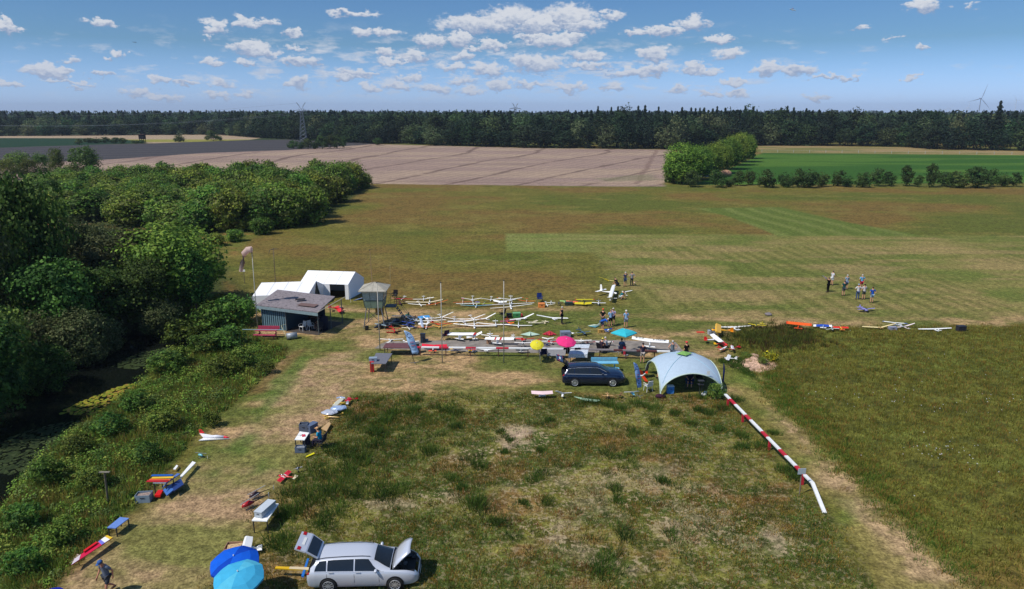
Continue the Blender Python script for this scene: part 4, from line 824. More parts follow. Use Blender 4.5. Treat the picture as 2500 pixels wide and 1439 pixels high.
# ------------------------------------------------------------------ white tents
def gable_tent(FL, FR, W_, eave, ridge, label, opening, gable_open=False):
    FL, FR, W_ = V3(*FL), V3(*FR), V3(*W_); c = (FL + FR) / 2 + W_ / 2; off = (c.x, c.y, 0); e = empty('marquee_tent', (c.x, c.y, 0)); tag(e, label, 'tent'); m = mat(K(246, 246, 248), .7, var=.02, name='tent_fabric', trans=.05)
    U = lambda p, z: V3(p.x, p.y, z); BL, BR2 = FL + W_, FR + W_; RL, RR = FL + W_ / 2, FR + W_ / 2
    b = MB(); b.quadslab([U(FL, eave), U(FR, eave), U(RR, ridge), U(RL, ridge)], .03, m); b.quadslab([U(RL, ridge), U(RR, ridge), U(BR2, eave), U(BL, eave)], .03, m); b.build('roof', e, off=off)
    def w(p, q, zt1, zt2, nm='side_wall'):
        b = MB(); b.quadslab([U(p, 0), U(q, 0), U(q, zt2), U(p, zt1)], .02, m); b.build(nm, e, off=off)
    d = FR - FL; o0, o1 = opening
    sl = .25 * (W_.normalized() * -1)
    w(FL, FL + d * o0, eave - .03, eave - .03, 'front_wall')
    if o1 < .999: w(FL + d * o1, FR, eave - .03, eave - .03, 'front_wall')
    w(BL, BR2, eave - .04, eave - .04, 'back_wall')
    b = MB(); b.prism([U(FL, 0), U(FL, eave), U(RL, ridge - .03), U(BL, eave), U(BL, 0)], .02, m); b.build('gable_wall', e, off=off)
    if not gable_open: b = MB(); b.prism([U(FR, 0), U(BR2, 0), U(BR2, eave - .02), U(RR, ridge - .05), U(FR, eave - .02)], .02, m); b.build('gable_wall', e, off=off)
    else:
        b = MB(); b.prism([U(FR, 0), U(FR + W_ * .22, 0), U(RR, ridge - .05), U(FR, eave - .02)], .02, m); b.prism([U(BR2, 0), U(BR2, eave), U(RR, ridge - .05), U(BR2 - W_ * .22, 0)][::-1], .02, m); b.build('door_flap', e, off=off)
    for k in (.25, .5, .75):
        q0, q1 = U(FL.lerp(FR, k), eave + .012), U(RL.lerp(RR, k), ridge + .012); b = MB(); b.bar(q0, q1, .014, mat(K(196, 198, 206), .8), n=4); b.build('seam', e, off=off)
    for p, q in ((FL, -1), (FR, 1)):
        b = MB(); b.bar(U(p, eave), p + V3(q * .5, -1.3, 0), .008, plastic, n=4); b.build('guy_rope', e, off=off)
    for p in (FL, FR, BL, BR2): b = MB(); b.bar(U(p, 0), U(p, eave - .02), .03, plastic, n=5); b.build('pole', e, off=off)
gable_tent((-23.4, 74.5, 0), (-17.9, 73.8, 0), (.95, 3.6, 0), 1.68, 2.72, 'rear white marquee tent, the taller one with a doorway in its long side', (.62, .93))
gable_tent((-26.8, 69.5, 0), (-21.2, 70.2, 0), (.55, 4.2, 0), 1.55, 2.45, 'front white marquee tent half hidden behind the shed roof', (1, 1), True)
b = MB(); b.prism([(0, 0, .02), (2.1, .6, .5), (2.3, 1.6, .3), (.4, .9, .02)], .02, cloth(K(120, 140, 180))); o = b.build('tarpaulin'); o.location = G(862, 735); tag(o, 'blue grey tarpaulin pegged beside the rear tent gable', 'tarpaulin')
# ------------------------------------------------------------------ lookout tower
def tower():
    e = empty('lookout_tower', (-13.1, 64.3, 0)); tag(e, 'small green lookout cabin on four steel legs with a hipped roof', 'tower'); gm = mat(K(120, 140, 122), .6, var=.12, scale=2); wm = mat(K(150, 168, 170), .2, var=.15, spec=.7); rf = mat(K(168, 162, 148), .8, var=.15, scale=3)
    zb, zm, zt = 1.95, 2.72, 3.72; lo, mi, hi = .82, .94, 1.06
    for sx in (-1, 1):
        for sy in (-1, 1): b = MB(); b.bar((sx * 1.0, sy * 1.05, 0), (sx * .7, sy * .75, zb), .05, steel, n=6); b.build('leg', e)
    b = MB()
    for s in (-1, 1): b.bar((-.95, s * 1.0, .3), (.72, s * .8, zb - .1), .025, dsteel, n=5); b.bar((.95, s * 1.0, .3), (-.72, s * .8, zb - .1), .025, dsteel, n=5)
    b.build('brace', e)
    def ring(z, r): return [(-r, -r, z), (r, -r, z), (r, r, z), (-r, r, z)]
    def skirt(nm, r0, z0, r1, z1, m):
        b = MB(); b.add(ring(z0, r0) + ring(z1, r1), [(i, (i + 1) % 4, (i + 1) % 4 + 4, i + 4) for i in range(4)] + ([(3, 2, 1, 0)] if nm == 'cabin_wall' else []), m); return b.build(nm, e)
    skirt('cabin_wall', lo, zb, mi, zm, gm); skirt('window_band', mi - .01, zm, hi - .01, zt, wm)
    b = MB(); fr = mat(K(70, 80, 74), .6)
    for i in range(4):
        a0 = Vector(ring(zb, lo)[i]); a1 = Vector(ring(zt, hi)[i]); b0 = Vector(ring(zb, lo)[(i + 1) % 4]); b1 = Vector(ring(zt, hi)[(i + 1) % 4]); b.bar(a0, a1, .03, fr, n=5)
        for t in (.35, .68): b.bar(a0.lerp(b0, t), a1.lerp(b1, t), .02, fr, n=4)
        a2 = Vector(ring(zm, mi)[i]); b2 = Vector(ring(zm, mi)[(i + 1) % 4]); b.bar(a2, b2, .025, fr, n=4)
    b.build('window_frame', e)
    b = MB(); q = [Vector(v) for v in ring(zt, 1.32)]; ap = V3(0, 0, 4.32); b.add(q + [ap] + [v - V3(0, 0, .07) for v in q], [(0, 1, 4), (1, 2, 4), (2, 3, 4), (3, 0, 4), (8, 7, 6, 5)] + [(i, i + 5, (i + 1) % 4 + 5, (i + 1) % 4) for i in range(4)], rf)
    for i in range(4): b.bar(q[i], ap, .025, mat(K(140, 134, 122), .8), n=4)
    for i in range(4): b.bar(q[i].lerp(q[(i + 1) % 4], .5), ap, .015, mat(K(140, 134, 122), .8), n=4)
    b.build('roof', e)
    b = MB(); b.bar((-.2, 0, 4.2), (-.25, 0, 7.4), .03, mat(K(170, 140, 110), .6), .015, 6); b.ell((-.25, 0, 7.4), (.06, .06, .06), dsteel, 6, 5); b.build('antenna', e)
    b = MB(); b.box((1.45, .2, zb - .05), (1.0, 1.1, .06), dsteel)
    for x, y in ((1.9, -.3), (1.9, .7)): b.bar((x, y, zb), (x, y, zb + 1.0), .02, dsteel, n=4)
    b.bar((1.9, -.3, zb + 1), (1.9, .7, zb + 1), .02, dsteel, n=4); b.bar((.95, .72, zb + 1), (1.9, .72, zb + 1), .02, dsteel, n=4); b.build('landing', e)
    b = MB()
    for s in (-.3, .25): b.bar((1.95, s, zb), (3.5, s - .6, 0), .03, dsteel, n=5); b.bar((1.95, s, zb + .9), (3.5, s - .6, .9), .02, dsteel, n=4)
    for i in range(9): t = i / 9; b.box((1.95 + 1.55 * t, -.02 - .6 * t, zb * (1 - t)), (.16, .55, .03), dsteel)
    b.build('stair', e)
    b = MB(); b.box((.3, .4, 1.35), (.75, .3, .8), mat(K(150, 116, 50), .8, var=.2)); b.build('hanging_board', e)
tower()
obox('battery_box', 896, 806, (.3, .25, .35), 0, 'small black box at the foot of the tower leg', 'box', BLK)
# ------------------------------------------------------------------ rails
def rail(pts, z, segs, label, posts, w_=.16, name='striped_rail', zend=None, pw=.07):
    q = [G(a, b_, z) for a, b_ in pts]
    if zend: q[-1] = G(pts[-1][0], pts[-1][1], zend)
    o = q[0]; e = empty(name, (o.x, o.y, 0)); tag(e, label, 'barrier'); off = (o.x, o.y, 0); wh = mat(K(226, 226, 224), .6, var=.08); rd = mat(K(190, 40, 56), .6, var=.1); gy = mat(K(126, 118, 118), .8, var=.2); br = mat(K(92, 52, 50), .8, var=.2); MM = {'w': wh, 'r': rd, 'g': gy, 'b': br}
    ln = [0]
    for a, b_ in zip(q, q[1:]): ln.append(ln[-1] + (b_ - a).length)
    def at_(t):
        s = t * ln[-1]
        for i in range(len(q) - 1):
            if s <= ln[i + 1] + 1e-6: return q[i].lerp(q[i + 1], (s - ln[i]) / (ln[i + 1] - ln[i]))
        return q[-1]
    b = MB(); cuts = sorted(set([s[0] for s in segs] + [1.0] + [l / ln[-1] for l in ln[1:-1]])); 
    for a, c_ in zip(cuts, cuts[1:]):
        k = [s[1] for s in segs if s[0] <= a + 1e-6][-1]; p, r_ = at_(a), at_(c_); d = (r_ - p).normalized(); n_ = V3(-d.y, d.x).normalized() * w_ / 2
        b.quadslab([p - n_, r_ - n_, r_ + n_, p + n_], .08, MM[k])
    b.build('beam', e, off=off)
    for t in posts:
        p = at_(t); b = MB(); b.box((p.x, p.y + .03, (p.z - .1) / 2), (pw, pw, p.z - .11), rd if pw > .1 else br); b.build('post', e, off=off)
    return e
rail([(1018, 847), (1380, 851)], .8, [(0, 'r'), (.03, 'w'), (.15, 'r'), (.215, 'w'), (.33, 'r'), (.40, 'w'), (.535, 'r'), (.62, 'w')], 'long red and white rail on posts along the row of model planes', (.02, .195, .36, .55, .75, .98), .26)
rail([(1382, 851), (1660, 858)], .8, [(0, 'g'), (.42, 'b'), (.5, 'g'), (.62, 'b'), (.66, 'w'), (.68, 'b'), (.8, 'w')], 'weathered grey and white rail continuing behind the seated people', (.05, .3, .53, .78, .97), .3)
rail([(1771, 962), (1984, 1178), (2014, 1252)], .72, [(0, 'w'), (.06, 'r'), (.125, 'w'), (.245, 'r'), (.30, 'w'), (.42, 'r'), (.475, 'w'), (.59, 'r'), (.645, 'w'), (.73, 'r'), (.80, 'w')], 'long red and white rail sloping along the worn track', (.04, .22, .50, .79), .2, zend=.05, pw=.13)
# stands used as plane tables
table([(935, 849), (1010, 850), (1010, 838), (942, 838)], .76, .06, 'long dark red topped table behind the blue beach flag', K(108, 70, 72))
e, c = table([(905, 888), (942, 888), (958, 863), (918, 862)], .82, .05, 'grey metal topped table at the foot of the mast', K(112, 112, 120)); TBL = c
obox('tool_box', 0, 0, (.6, .38, .22), .1, 'grey tool case lying on the corner of the grey table', 'box', K(140, 156, 172), loc=G(911, 881, .83))
obox('fuel_can', 909, 908, (.3, .2, .8), .1, 'red fuel canister under the grey table', 'canister', K(190, 40, 40))
obox('bin', 1016, 862, (.5, .5, .85), .3, 'dark grey bin behind the blue beach flag', 'bin', K(64, 72, 78), lid=K(90, 100, 104))
# ------------------------------------------------------------------ beach flags
def feather(px, py, tx, ty, h, w_, col, label, rz=0, marks=True):
    g = G(px, py); t = GY(tx, ty, g.y) - g; e = empty('beach_flag', g, 0); tag(e, label, 'flag'); b = MB()
    lean = V3(t.x, 0, 0); H = t.z; z0 = H - h; side = 1
    pts = []; c, s = math.cos(rz), math.sin(rz)
    def F(u, z): return V3(lean.x * (z / H) + (u) * c, u * s, z)
    n = 12; vs = []
    for i in range(n + 1):
        k = i / n; z = z0 + h * k; wid = w_ * (1 if k < .6 else math.sqrt(max(0.02, 1 - ((k - .6) / .4) ** 2))) * (.86 + .14 * (k > .05)); wob = .04 * math.sin(k * 9)
        vs += [F(0, z) + V3(0, wob, 0), F(wid * .5, z) + V3(0, wob + .03, 0), F(wid, z) + V3(0, wob, 0)]
    fs = [(i * 3 + j, i * 3 + j + 1, i * 3 + j + 4, i * 3 + j + 3) for i in range(n) for j in (0, 1)]
    b.add(vs, fs, cloth(col, .15)); f = b.build('flag_cloth', e, True); sol = f.modifiers.new('thick', 'SOLIDIFY'); sol.thickness = .01
    if marks:
        dk = mat(K(40, 66, 120), .8, var=0, name='flag_print'); rdm = mat(K(196, 60, 80), .8, var=0, name='flag_print_red'); b = MB()
        def bl(u0, u1, v0, v1, m): b.add([F(w_ * u0, z0 + h * v0) + V3(0, -.05, 0), F(w_ * u1, z0 + h * v0) + V3(0, -.05, 0), F(w_ * u1, z0 + h * v1) + V3(0, -.05, 0), F(w_ * u0, z0 + h * v1) + V3(0, -.05, 0)], [(0, 1, 2, 3)], m)
        for a in range(10):
            a0, a1 = a / 10 * 5.2 + .4, (a + 1) / 10 * 5.2 + .4; r0, r1 = .34, .26
            P4 = [(.5 + r * math.cos(q), .78 + r * math.sin(q) * w_ / h) for r, q in ((r0, a0), (r0, a1), (r1, a1), (r1, a0))]
            b.add([F(w_ * u, z0 + h * v) + V3(0, -.05, 0) for u, v in P4], [(0, 1, 2, 3)], dk)
        b.build('logo', e); b = MB()
        for i, (u0, u1) in enumerate(((.3, .8), (.2, .7), (.35, .85), (.3, .6))): bl(u0, u1, .5 - .07 * i, .525 - .07 * i, dk if i % 2 else rdm)
        bl(.25, .8, .17, .19, dk); b.build('lettering', e)
    b = MB(); b.tube([(0, 0, 0), (lean.x * .3, 0, H * .3), (lean.x * .7, 0, H * .7), F(0, H * .97)], [.02, .018, .012, .006], blackm, 6); b.build('flag_pole', e)
    b = MB(); [b.bar((0, 0, .04), (.35 * math.cos(a), .35 * math.sin(a), .02), .02, steel, n=5) for a in (.3, 1.87, 3.44, 5.0)]; b.build('foot', e)
feather(1012, 886, 986, 808, 2.0, .62, K(172, 208, 246), 'blue beach flag with dark print beside the dark red table', .15)
feather(1559, 968, 1547, 886, 1.95, .42, K(150, 186, 240), 'narrow blue beach flag between the dark car and the dome tent', .5)
feather(1763, 944, 1767, 888, 1.5, .16, K(40, 56, 130), 'slim navy beach flag furled behind the round bush', .5, False)
# ------------------------------------------------------------------ parasols
def parasol(px, py, tx, ty, wpx, col, label, tilt=(0, 0), drop=.36, n=8, foot=True, col2=None, z_top=None):
    if z_top: t0 = G(tx, ty, z_top); g = V3(t0.x, t0.y); t = t0 - g
    else: g = G(px, py); t = GY(tx, ty, g.y) - g
    e = empty('parasol', g); tag(e, label, 'parasol'); Rr = wpx / 2 / FOC * (g.y * math.cos(PITCH) + (CAMH - t.z) * math.sin(PITCH)); M_ = Matrix.Rotation(tilt[0], 3, 'X') @ Matrix.Rotation(tilt[1], 3, 'Y')
    b = MB(); m = cloth(col, .06); m2 = cloth(col2, .06) if col2 else m; rings = ((0, 0), (.35, .09), (.7, .24), (1, 1)); k = n * 2; 
    vs = [t + V3(0, 0, 0)]; prof = ((.33, .08), (.68, .30), (1.0, .78), (1.0, 1.0))
    for r_, d_ in prof:
        for j in range(k):
            a = 2 * math.pi * j / k; rr_ = r_ * (1 if j % 2 == 0 else (.955 if n > 4 else .74)); vs.append(t + M_ @ V3(Rr * rr_ * math.cos(a), Rr * rr_ * math.sin(a), -drop * (d_ - (.0 if j % 2 else .0))))
    fa = [(0, 1 + j, 1 + (j + 1) % k) for j in range(k)]; fb = [(1 + i * k + j, 1 + (i + 1) * k + j, 1 + (i + 1) * k + (j + 1) % k, 1 + i * k + (j + 1) % k) for i in range(3) for j in range(k)]
    b.add(vs, fa + fb, m)
    if col2:
        i2 = b.mi(m2)
        for q in range(len(b.f)):
            jj = (q if q < k else (q - k) % k)
            if (jj // 2) % 4 == 1: b.m[q] = i2
    o = b.build('canopy', e); s = o.modifiers.new('thick', 'SOLIDIFY'); s.thickness = .008
    b = MB(); [b.bar(t + M_ @ V3(0, 0, -.03), t + M_ @ V3(Rr * .98 * math.cos(2 * math.pi * j / n), Rr * .98 * math.sin(2 * math.pi * j / n), -drop * .74 - .03), .008, steel, n=4) for j in range(n)]; b.build('ribs', e)
    b = MB(); b.bar((0, 0, 0), t, .018, steel, n=6); b.ell(t + V3(0, 0, .03), (.03, .03, .05), plastic, 6, 5); b.build('pole', e)
    if foot: b = MB(); b.bar((0, 0, 0), (0, 0, .08), .2, mat(GRY, .6), n=12); b.build('foot', e)
    return e
parasol(1528, 868, 1524, 805, 64, K(60, 190, 205), 'turquoise square parasol over the seated people', (.0, .0), .35, 4)
parasol(1320, 888, 1311, 838, 34, K(226, 214, 60), 'small yellow parasol over the blue folding chair', (.5, 0), .25, 8, False)
parasol(1388, 892, 1383, 828, 50, K(240, 60, 130), 'pink parasol behind the dark blue car', (.25, .1), .3, 8)
parasol(0, 0, 570, 1358, 118, K(20, 96, 214), 'royal blue parasol partly under the light blue one', (.12, .0), .42, 8, True, K(14, 70, 180), z_top=2.3)
parasol(0, 0, 580, 1396, 122, K(70, 176, 216), 'light blue parasol in front of the royal blue one', (.15, .0), .4, 8, True, K(90, 190, 220), z_top=2.35)
b = MB(); c0 = G(125, 1452, 1.3); b.tube([c0, c0 + V3(0, 0, .25)], [.45, .02], cloth(K(30, 50, 190)), 12); b.tube([c0 + V3(.3, -.25, -.05), c0 + V3(.38, -.2, .1)], [.28, .02], cloth(K(200, 40, 40)), 10); b.build('canopy', tag(empty('small_parasol', (0, 0, 0)), 'blue and red sunshade top at the bottom frame edge', 'parasol'))
# ------------------------------------------------------------------ dome tent
def dome():
    a, H = 2.2, 2.42; c = V3(12.95, 49.5); e = empty('dome_tent', c, .05); tag(e, 'pale blue dome event shelter with arched open sides and green vent', 'tent')
    m = mat(K(178, 196, 212), .6, var=.05, name='shelter_fabric', trans=.08); n = 26; b = MB(); u = [math.sin(math.pi / 2 * (-1 + 2 * i / n)) for i in range(n + 1)]
    def S_(x, y):
        return V3(a * x * (1 + .04 * abs(y)), a * y * (1 + .04 * abs(x)), H * math.sqrt(max(0, 1 - (x * x + y * y) / 2)) ** 1.0 * (1 - .05 * math.exp(-((abs(x) - abs(y)) / .25) ** 2 * 0)))
    vs = [S_(u[i], u[j]) for i in range(n + 1) for j in range(n + 1)]; fs = [(i * (n + 1) + j, (i + 1) * (n + 1) + j, (i + 1) * (n + 1) + j + 1, i * (n + 1) + j + 1) for i in range(n) for j in range(n)]
    keep = [f for f in fs if min(vs[q].z for q in f) > -.01]; b.add(vs, keep, m); o = b.build('canopy', e, True); s = o.modifiers.new('thick', 'SOLIDIFY'); s.thickness = .015
    ed = mat(K(190, 206, 190), .6, var=.02)
    for k in range(4):
        pts = []
        for i in range(n + 1):
            x, y = [(u[i], -1), (1, u[i]), (u[i], 1), (-1, u[i])][k]; pts.append(S_(x, y) + V3(0, 0, .0))
        b = MB(); b.tube(pts, .045, ed, 6); b.build('arch_pole', e, True)
    for sx, sy in ((1, 1), (1, -1)):
        b = MB(); b.tube([S_(t * sx, t * sy) + V3(0, 0, .015) for t in [-1 + i / 12 for i in range(25)]], .02, mat(K(156, 192, 210), .6, var=0), 5); b.build('seam', e, True)
    b = MB(); z = H + .12; q = [(-.62, 0, z - .14), (0, -.5, z - .14), (.62, 0, z - .14), (0, .5, z - .14)]; b.add(q + [(0, 0, z + .03)], [(0, 1, 4), (1, 2, 4), (2, 3, 4), (3, 0, 4)], cloth(K(130, 176, 96))); o = b.build('vent_cap', e); s = o.modifiers.new('thick', 'SOLIDIFY'); s.thickness = .01
    return c
DC = dome()
def din(x, y, z=0): return DC + V3(x, y, z)
e = empty('camp_table', din(-.2, .4)); tag(e, 'camping table in the shade of the dome tent', 'table'); b = MB(); b.box((0, 0, .7), (1.6, .7, .03), mat(K(120, 110, 100), .6)); b.build('tabletop', e)
for x in (-.7, .7):
    for y in (-.28, .28): b = MB(); b.bar((x, y, 0), (x, y, .7), .015, dsteel, n=5); b.build('leg', e)
camp_chair(0, 0, 2.9, 'blue folding chair at the front of the dome tent', K(40, 70, 130), loc=din(.3, -.9)); camp_chair(0, 0, 1.4, 'dark folding chair deep in the dome tent', K(44, 44, 52), loc=din(-1.4, .9)); camp_chair(0, 0, 3.4, 'dark folding chair at the open right side of the dome tent', K(50, 46, 50), loc=din(1.3, -.3)); camp_chair(0, 0, 1.6, 'black folding chair outside the left arch of the dome tent', K(30, 30, 34), loc=din(-2.75, 1.2))
obox('cool_box', 0, 0, (.45, .35, .55), .1, 'blue and white cool box inside the dome entrance', 'cool box', K(50, 130, 200), lid=K(210, 226, 232), loc=din(-1.35, -1.95))
obox('storage_bin', 0, 0, (.4, .4, .6), 0, 'dark blue waste bin in the dome tent', 'bin', K(40, 60, 120), loc=din(1.95, -1.7))
b = MB(); b.box((0, 0, .15), (.2, .02, .3), plastic); o = b.build('notice_sheet'); o.location = din(1.25, -2.26, 1.55); tag(o, 'white sheet of paper hanging in the dome front arch', 'paper')
e = empty('step_rack', din(.62, -2.75)); tag(e, 'black metal stand with a shelf in front of the dome tent', 'stand'); b = MB(); b.bar((-.07, 0, 0), (-.07, 0, 1.25), .025, dsteel, n=5); b.bar((.07, 0, 0), (.07, 0, 1.25), .025, dsteel, n=5); b.build('upright', e); b = MB(); b.box((0, .0, 1.3), (.42, .3, .04), dsteel); b.box((0, 0, 1.02), (.42, .3, .03), dsteel); b.build('shelf', e)
g = G(1610, 968, .12); b = MB(); b.ell((0, 0, .12), (.32, .2, .16), cloth(K(70, 40, 56)), 10, 6); b.ell((.3, .05, .08), (.2, .18, .12), cloth(K(40, 34, 40)), 8, 6); o = b.build('duffel_bag', smooth=True); o.location = (g.x, g.y, .02); tag(o, 'dark maroon bag lying at the dome tent foot', 'bag')
g = G(1718, 968); b = MB(); b.ell((0, 0, .14), (.2, .16, .16), mat(K(220, 220, 216), .7), 9, 6); b.ell((.14, .1, .26), (.14, .12, .12), mat(K(220, 220, 216), .7), 9, 6); o = b.build('plastic_bag', smooth=True); o.location = (g.x, g.y, 0); tag(o, 'white plastic bag beside the round bush', 'bag')
plastic_chair(1582, 955, .4, 'white plastic chair with a can on it beside the narrow blue flag')
# stones on the mound
for i, (px, py, s, lb) in enumerate(((1842, 874, .42, 'large pale boulder on the sand mound'), (1802, 900, .12, 'small stone at the mound rim'), (1870, 884, .2, 'mid sized stone right of the boulder'), (1876, 770, .35, 'flat grey stone in the grass above the mound'))):
    me_ = MB(); me_.ell((0, 0, s * .3), (s, s * .8, s * .5), mat(K(180, 148, 124) if i != 3 else K(130, 122, 124), .95, var=.25, scale=3), 12, 8); o = me_.build('boulder', smooth=True)
    for v in o.data.vertices: v.co *= 1 + .25 * mnoise.noise(v.co * 3.1 + Vector((i, 0, 0)))
    g = G(px, py); o.location = (g.x, g.y, float(ground_z(np.array([g.x]), np.array([g.y]))[0])); tag(o, lb, 'stone')
# ------------------------------------------------------------------ estate cars
def car(loc, rz, paint, label, hood_open, gate=40, name='estate_car', wind=True):
    e = empty(name, loc, rz); tag(e, label, 'car')
    st = [(-2.38, .70, .66, .62, .72, .36), (-2.30, .85, .90, .74, .96, .26), (-2.05, .90, .98, .68, 1.25, .22), (-1.85, .905, .99, .645, 1.36, .22), (-1.2, .915, .985, .635, 1.425, .22), (-.3, .915, .97, .625, 1.445, .22), (.25, .915, .96, .60, 1.42, .22), (.58, .915, .955, .585, 1.31, .22), (1.22, .905, .95, .72, 1.00, .22), (1.85, .87, .87, .62, .93, .24), (2.2, .79, .72, .52, .80, .26), (2.36, .66, .58, .46, .62, .30), (2.42, .50, .50, .35, .52, .36)]
    def prof(s):
        x, wb, zb, wr, zr, z0 = s
        return [(x, wb * .93, z0), (x, wb * 1.0, z0 + .16), (x, wb * 1.005, (z0 + zb) / 2 + .05), (x, wb * .985, zb - .03), (x, wb * .955, zb), (x, (wb * .955 + wr) / 2 + .01, (zb + zr) / 2), (x, wr, zr - .04), (x, wr * .86, zr), (x, wr * .45, zr + .025), (x, 0, zr + .035)]
    PR = [prof(s) for s in st]; nk = 10
    def cr(p0, p1, p2, p3, t): return [.5 * ((2 * b_) + (-a + c_) * t + (2 * a - 5 * b_ + 4 * c_ - d) * t * t + (-a + 3 * b_ - 3 * c_ + d) * t ** 3) for a, b_, c_, d in zip(p0, p1, p2, p3)]
    def row_(u):
        i = min(int(u), len(st) - 2); t = u - i; g_ = lambda q: PR[max(0, min(len(st) - 1, q))]
        return [cr(g_(i - 1)[k], g_(i)[k], g_(i + 1)[k], g_(i + 2)[k], t) for k in range(nk)]
    sub = 4; us = [i / sub for i in range((len(st) - 1) * sub + 1)]
    def side(P): return [V3(p[0], -p[1], p[2]) for p in P] + [V3(p[0], p[1], p[2]) for p in P[-2::-1]]
    rows_ = [side(row_(u)) for u in us]; nn = len(rows_[0]); b = MB(); vs = [v for r_ in rows_ for v in r_]
    fs = []
    for i in range(len(us) - 1):
        for j in range(nn - 1):
            um = (us[i] + us[i + 1]) / 2; kk = min(j, nn - 2 - j)
            if hood_open and um > 8.05 and um < 10.9 and kk >= 5: continue
            if um < 2.6 and kk >= 6 and um < 2.4: continue
            if um < 1.6 and kk >= 4 and um > .9: continue
            fs.append((i * nn + j, (i + 1) * nn + j, (i + 1) * nn + j + 1, i * nn + j + 1))
    fs.append(tuple(range(nn))); fs.append(tuple(range(len(vs) - 1, len(vs) - nn - 1, -1)))
    b.add(vs, fs, paint); b.build('body', e, True)
    def Pt(u, k, s):
        r_ = row_(u); k0 = min(int(k), nk - 2); t = k - k0; p = [r_[k0][q] * (1 - t) + r_[k0 + 1][q] * t for q in range(3)]; return V3(p[0], -s * p[1], p[2])
    def patch(nm, u0, u1, k0, k1, s, m, off=.012, nu=8, nv=3, parent=None, ushift=0, uend=0):
        b = MB(); vs = []
        for i in range(nu + 1):
            for j in range(nv + 1):
                v = j / nv; ue = u1 - uend * v; ub = u0 + ushift * v; u = ub + (ue - ub) * i / nu; k = k0 + (k1 - k0) * v; p = Pt(u, k, s); c_ = V3(p.x, 0, .75); d = (p - c_).normalized(); vs.append(p + d * off)
        b.add(vs, [(i * (nv + 1) + j, (i + 1) * (nv + 1) + j, (i + 1) * (nv + 1) + j + 1, i * (nv + 1) + j + 1) for i in range(nu) for j in range(nv)], m); return b.build(nm, parent or e, True)
    chrome = mat(K(206, 208, 212), .35, .1, 0)
    for s in (1, -1):
        for (u0, u1) in ((2.35, 3.6), (3.68, 4.95), (5.03, 6.55)):
            patch('side_window', u0, u1 + (.85 if u0 > 5 else 0), 4.12, 6.0, s, glassm, .014, 12, 4, None, .75 if u0 < 3 else 0, 1.3 if u0 > 5 else 0)
        b = MB(); b.tube([Pt(u, 4.02, s) + V3(0, -s * .012, 0) for u in (2.3, 3, 4, 5, 6, 7, 7.6)], .012, chrome, 5); b.tube([Pt(u, 6.15, s) + V3(0, -s * .01, .006) for u in (2.5, 3, 4, 5, 6, 6.8, 7.6)], .010, chrome, 5); b.build('window_trim', e)
        b = MB(); b.tube([Pt(u, 7.1, s) + V3(0, 0, .035) for u in (2.7, 3.5, 4.5, 5.5, 6.3)], .015, dsteel, 5); b.build('roof_rail', e)
        for u in (3.9, 5.25): q = Pt(u, 3.3, s); b = MB(); b.box((q.x, q.y - s * .02, q.z), (.2, .03, .03), paint); b.build('door_handle', e)
        for u in (3.64, 4.99, 7.3): b = MB(); b.tube([Pt(u, k, s) + V3(0, -s * .004, 0) for k in (.6, 1.5, 2.5, 3.5)], .006, blackm, 4); b.build('door_gap', e)
        q = Pt(7.1, 4.2, s); b = MB(); b.ell((q.x, q.y - s * .12, q.z + .06), (.07, .12, .08), paint, 10, 7); b.build('mirror', e, True)
        for x in (-1.42, 1.42):
            b = MB(); b.bar((x, -s * .90, .34), (x, -s * .925, .34), .385, blackm, n=24); b.build('wheel_arch', e)
            w_ = empty('wheel', (x, -s * .84, .33)); w_.parent = e; b = MB(); b.tube([(0, -s * .105, 0), (0, -s * .1, 0), (0, s * .1, 0)], [.29, .33, .33], rubber, 24); b.build('tyre', w_, True)
            b = MB(); b.bar((0, -s * .10, 0), (0, -s * .112, 0), .235, dsteel, n=20); al = mat(K(206, 208, 212), .3, .6, 0)
            for j in range(10): a = j * math.pi / 5; b.box((.12 * math.cos(a), -s * .118, .12 * math.sin(a)), (.22, .012, .032), al, rot=Matrix.Rotation(-a, 3, 'Y'))
            b.tube([(.225 * math.cos(t), -s * .118, .225 * math.sin(t)) for t in np.linspace(0, 6.283, 21)], .018, al, 5); b.bar((0, -s * .11, 0), (0, -s * .125, 0), .05, al, n=10); b.build('rim', w_)
        patch('headlight', 10.1, 11.0, 4.6 if s else 4, 6.2, s, mat(K(200, 206, 212), .12, var=0, spec=.8), .012, 5, 3)
        patch('tail_light', .75, 1.35, 2.9, 4.3, s, mat(K(170, 16, 24), .2, var=0), .014, 4, 3)
    b = MB(); vs = []
    for i in range(7):
        u = 6.85 + 1.1 * i / 6
        for j in range(9): k = 6.25 + 2.75 * min(j, 8 - j) / 4; p = Pt(u, k, 1 if j < 5 else -1); vs.append(p + V3(.008, 0, .012))
    b.add(vs, [(i * 9 + j, (i + 1) * 9 + j, (i + 1) * 9 + j + 1, i * 9 + j + 1) for i in range(6) for j in range(8)], glassm); b.build('windscreen', e, True)
    b = MB(); b.box((2.415, 0, .46), (.03, .9, .2), blackm); b.build('grille', e); b = MB(); b.box((2.43, 0, .42), (.02, .5, .11), plastic); b.build('number_plate', e)
    b = MB(); b.box((-2.0, 0, .62), (.7, 1.3, .3), blackm); b.build('boot_floor', e)
    b = MB(); b.box((-1.84, 0, 1.08), (.04, 1.24, .5), blackm); b.build('boot_lining', e)
    # tailgate swung up on its roof hinge
    tg = empty('tailgate', (-1.86, 0, 1.46)); tg.parent = e; M_ = Matrix.Rotation(R(gate), 3, 'Y')
    def T_(x, y, z): return M_ @ V3(x, y, z)
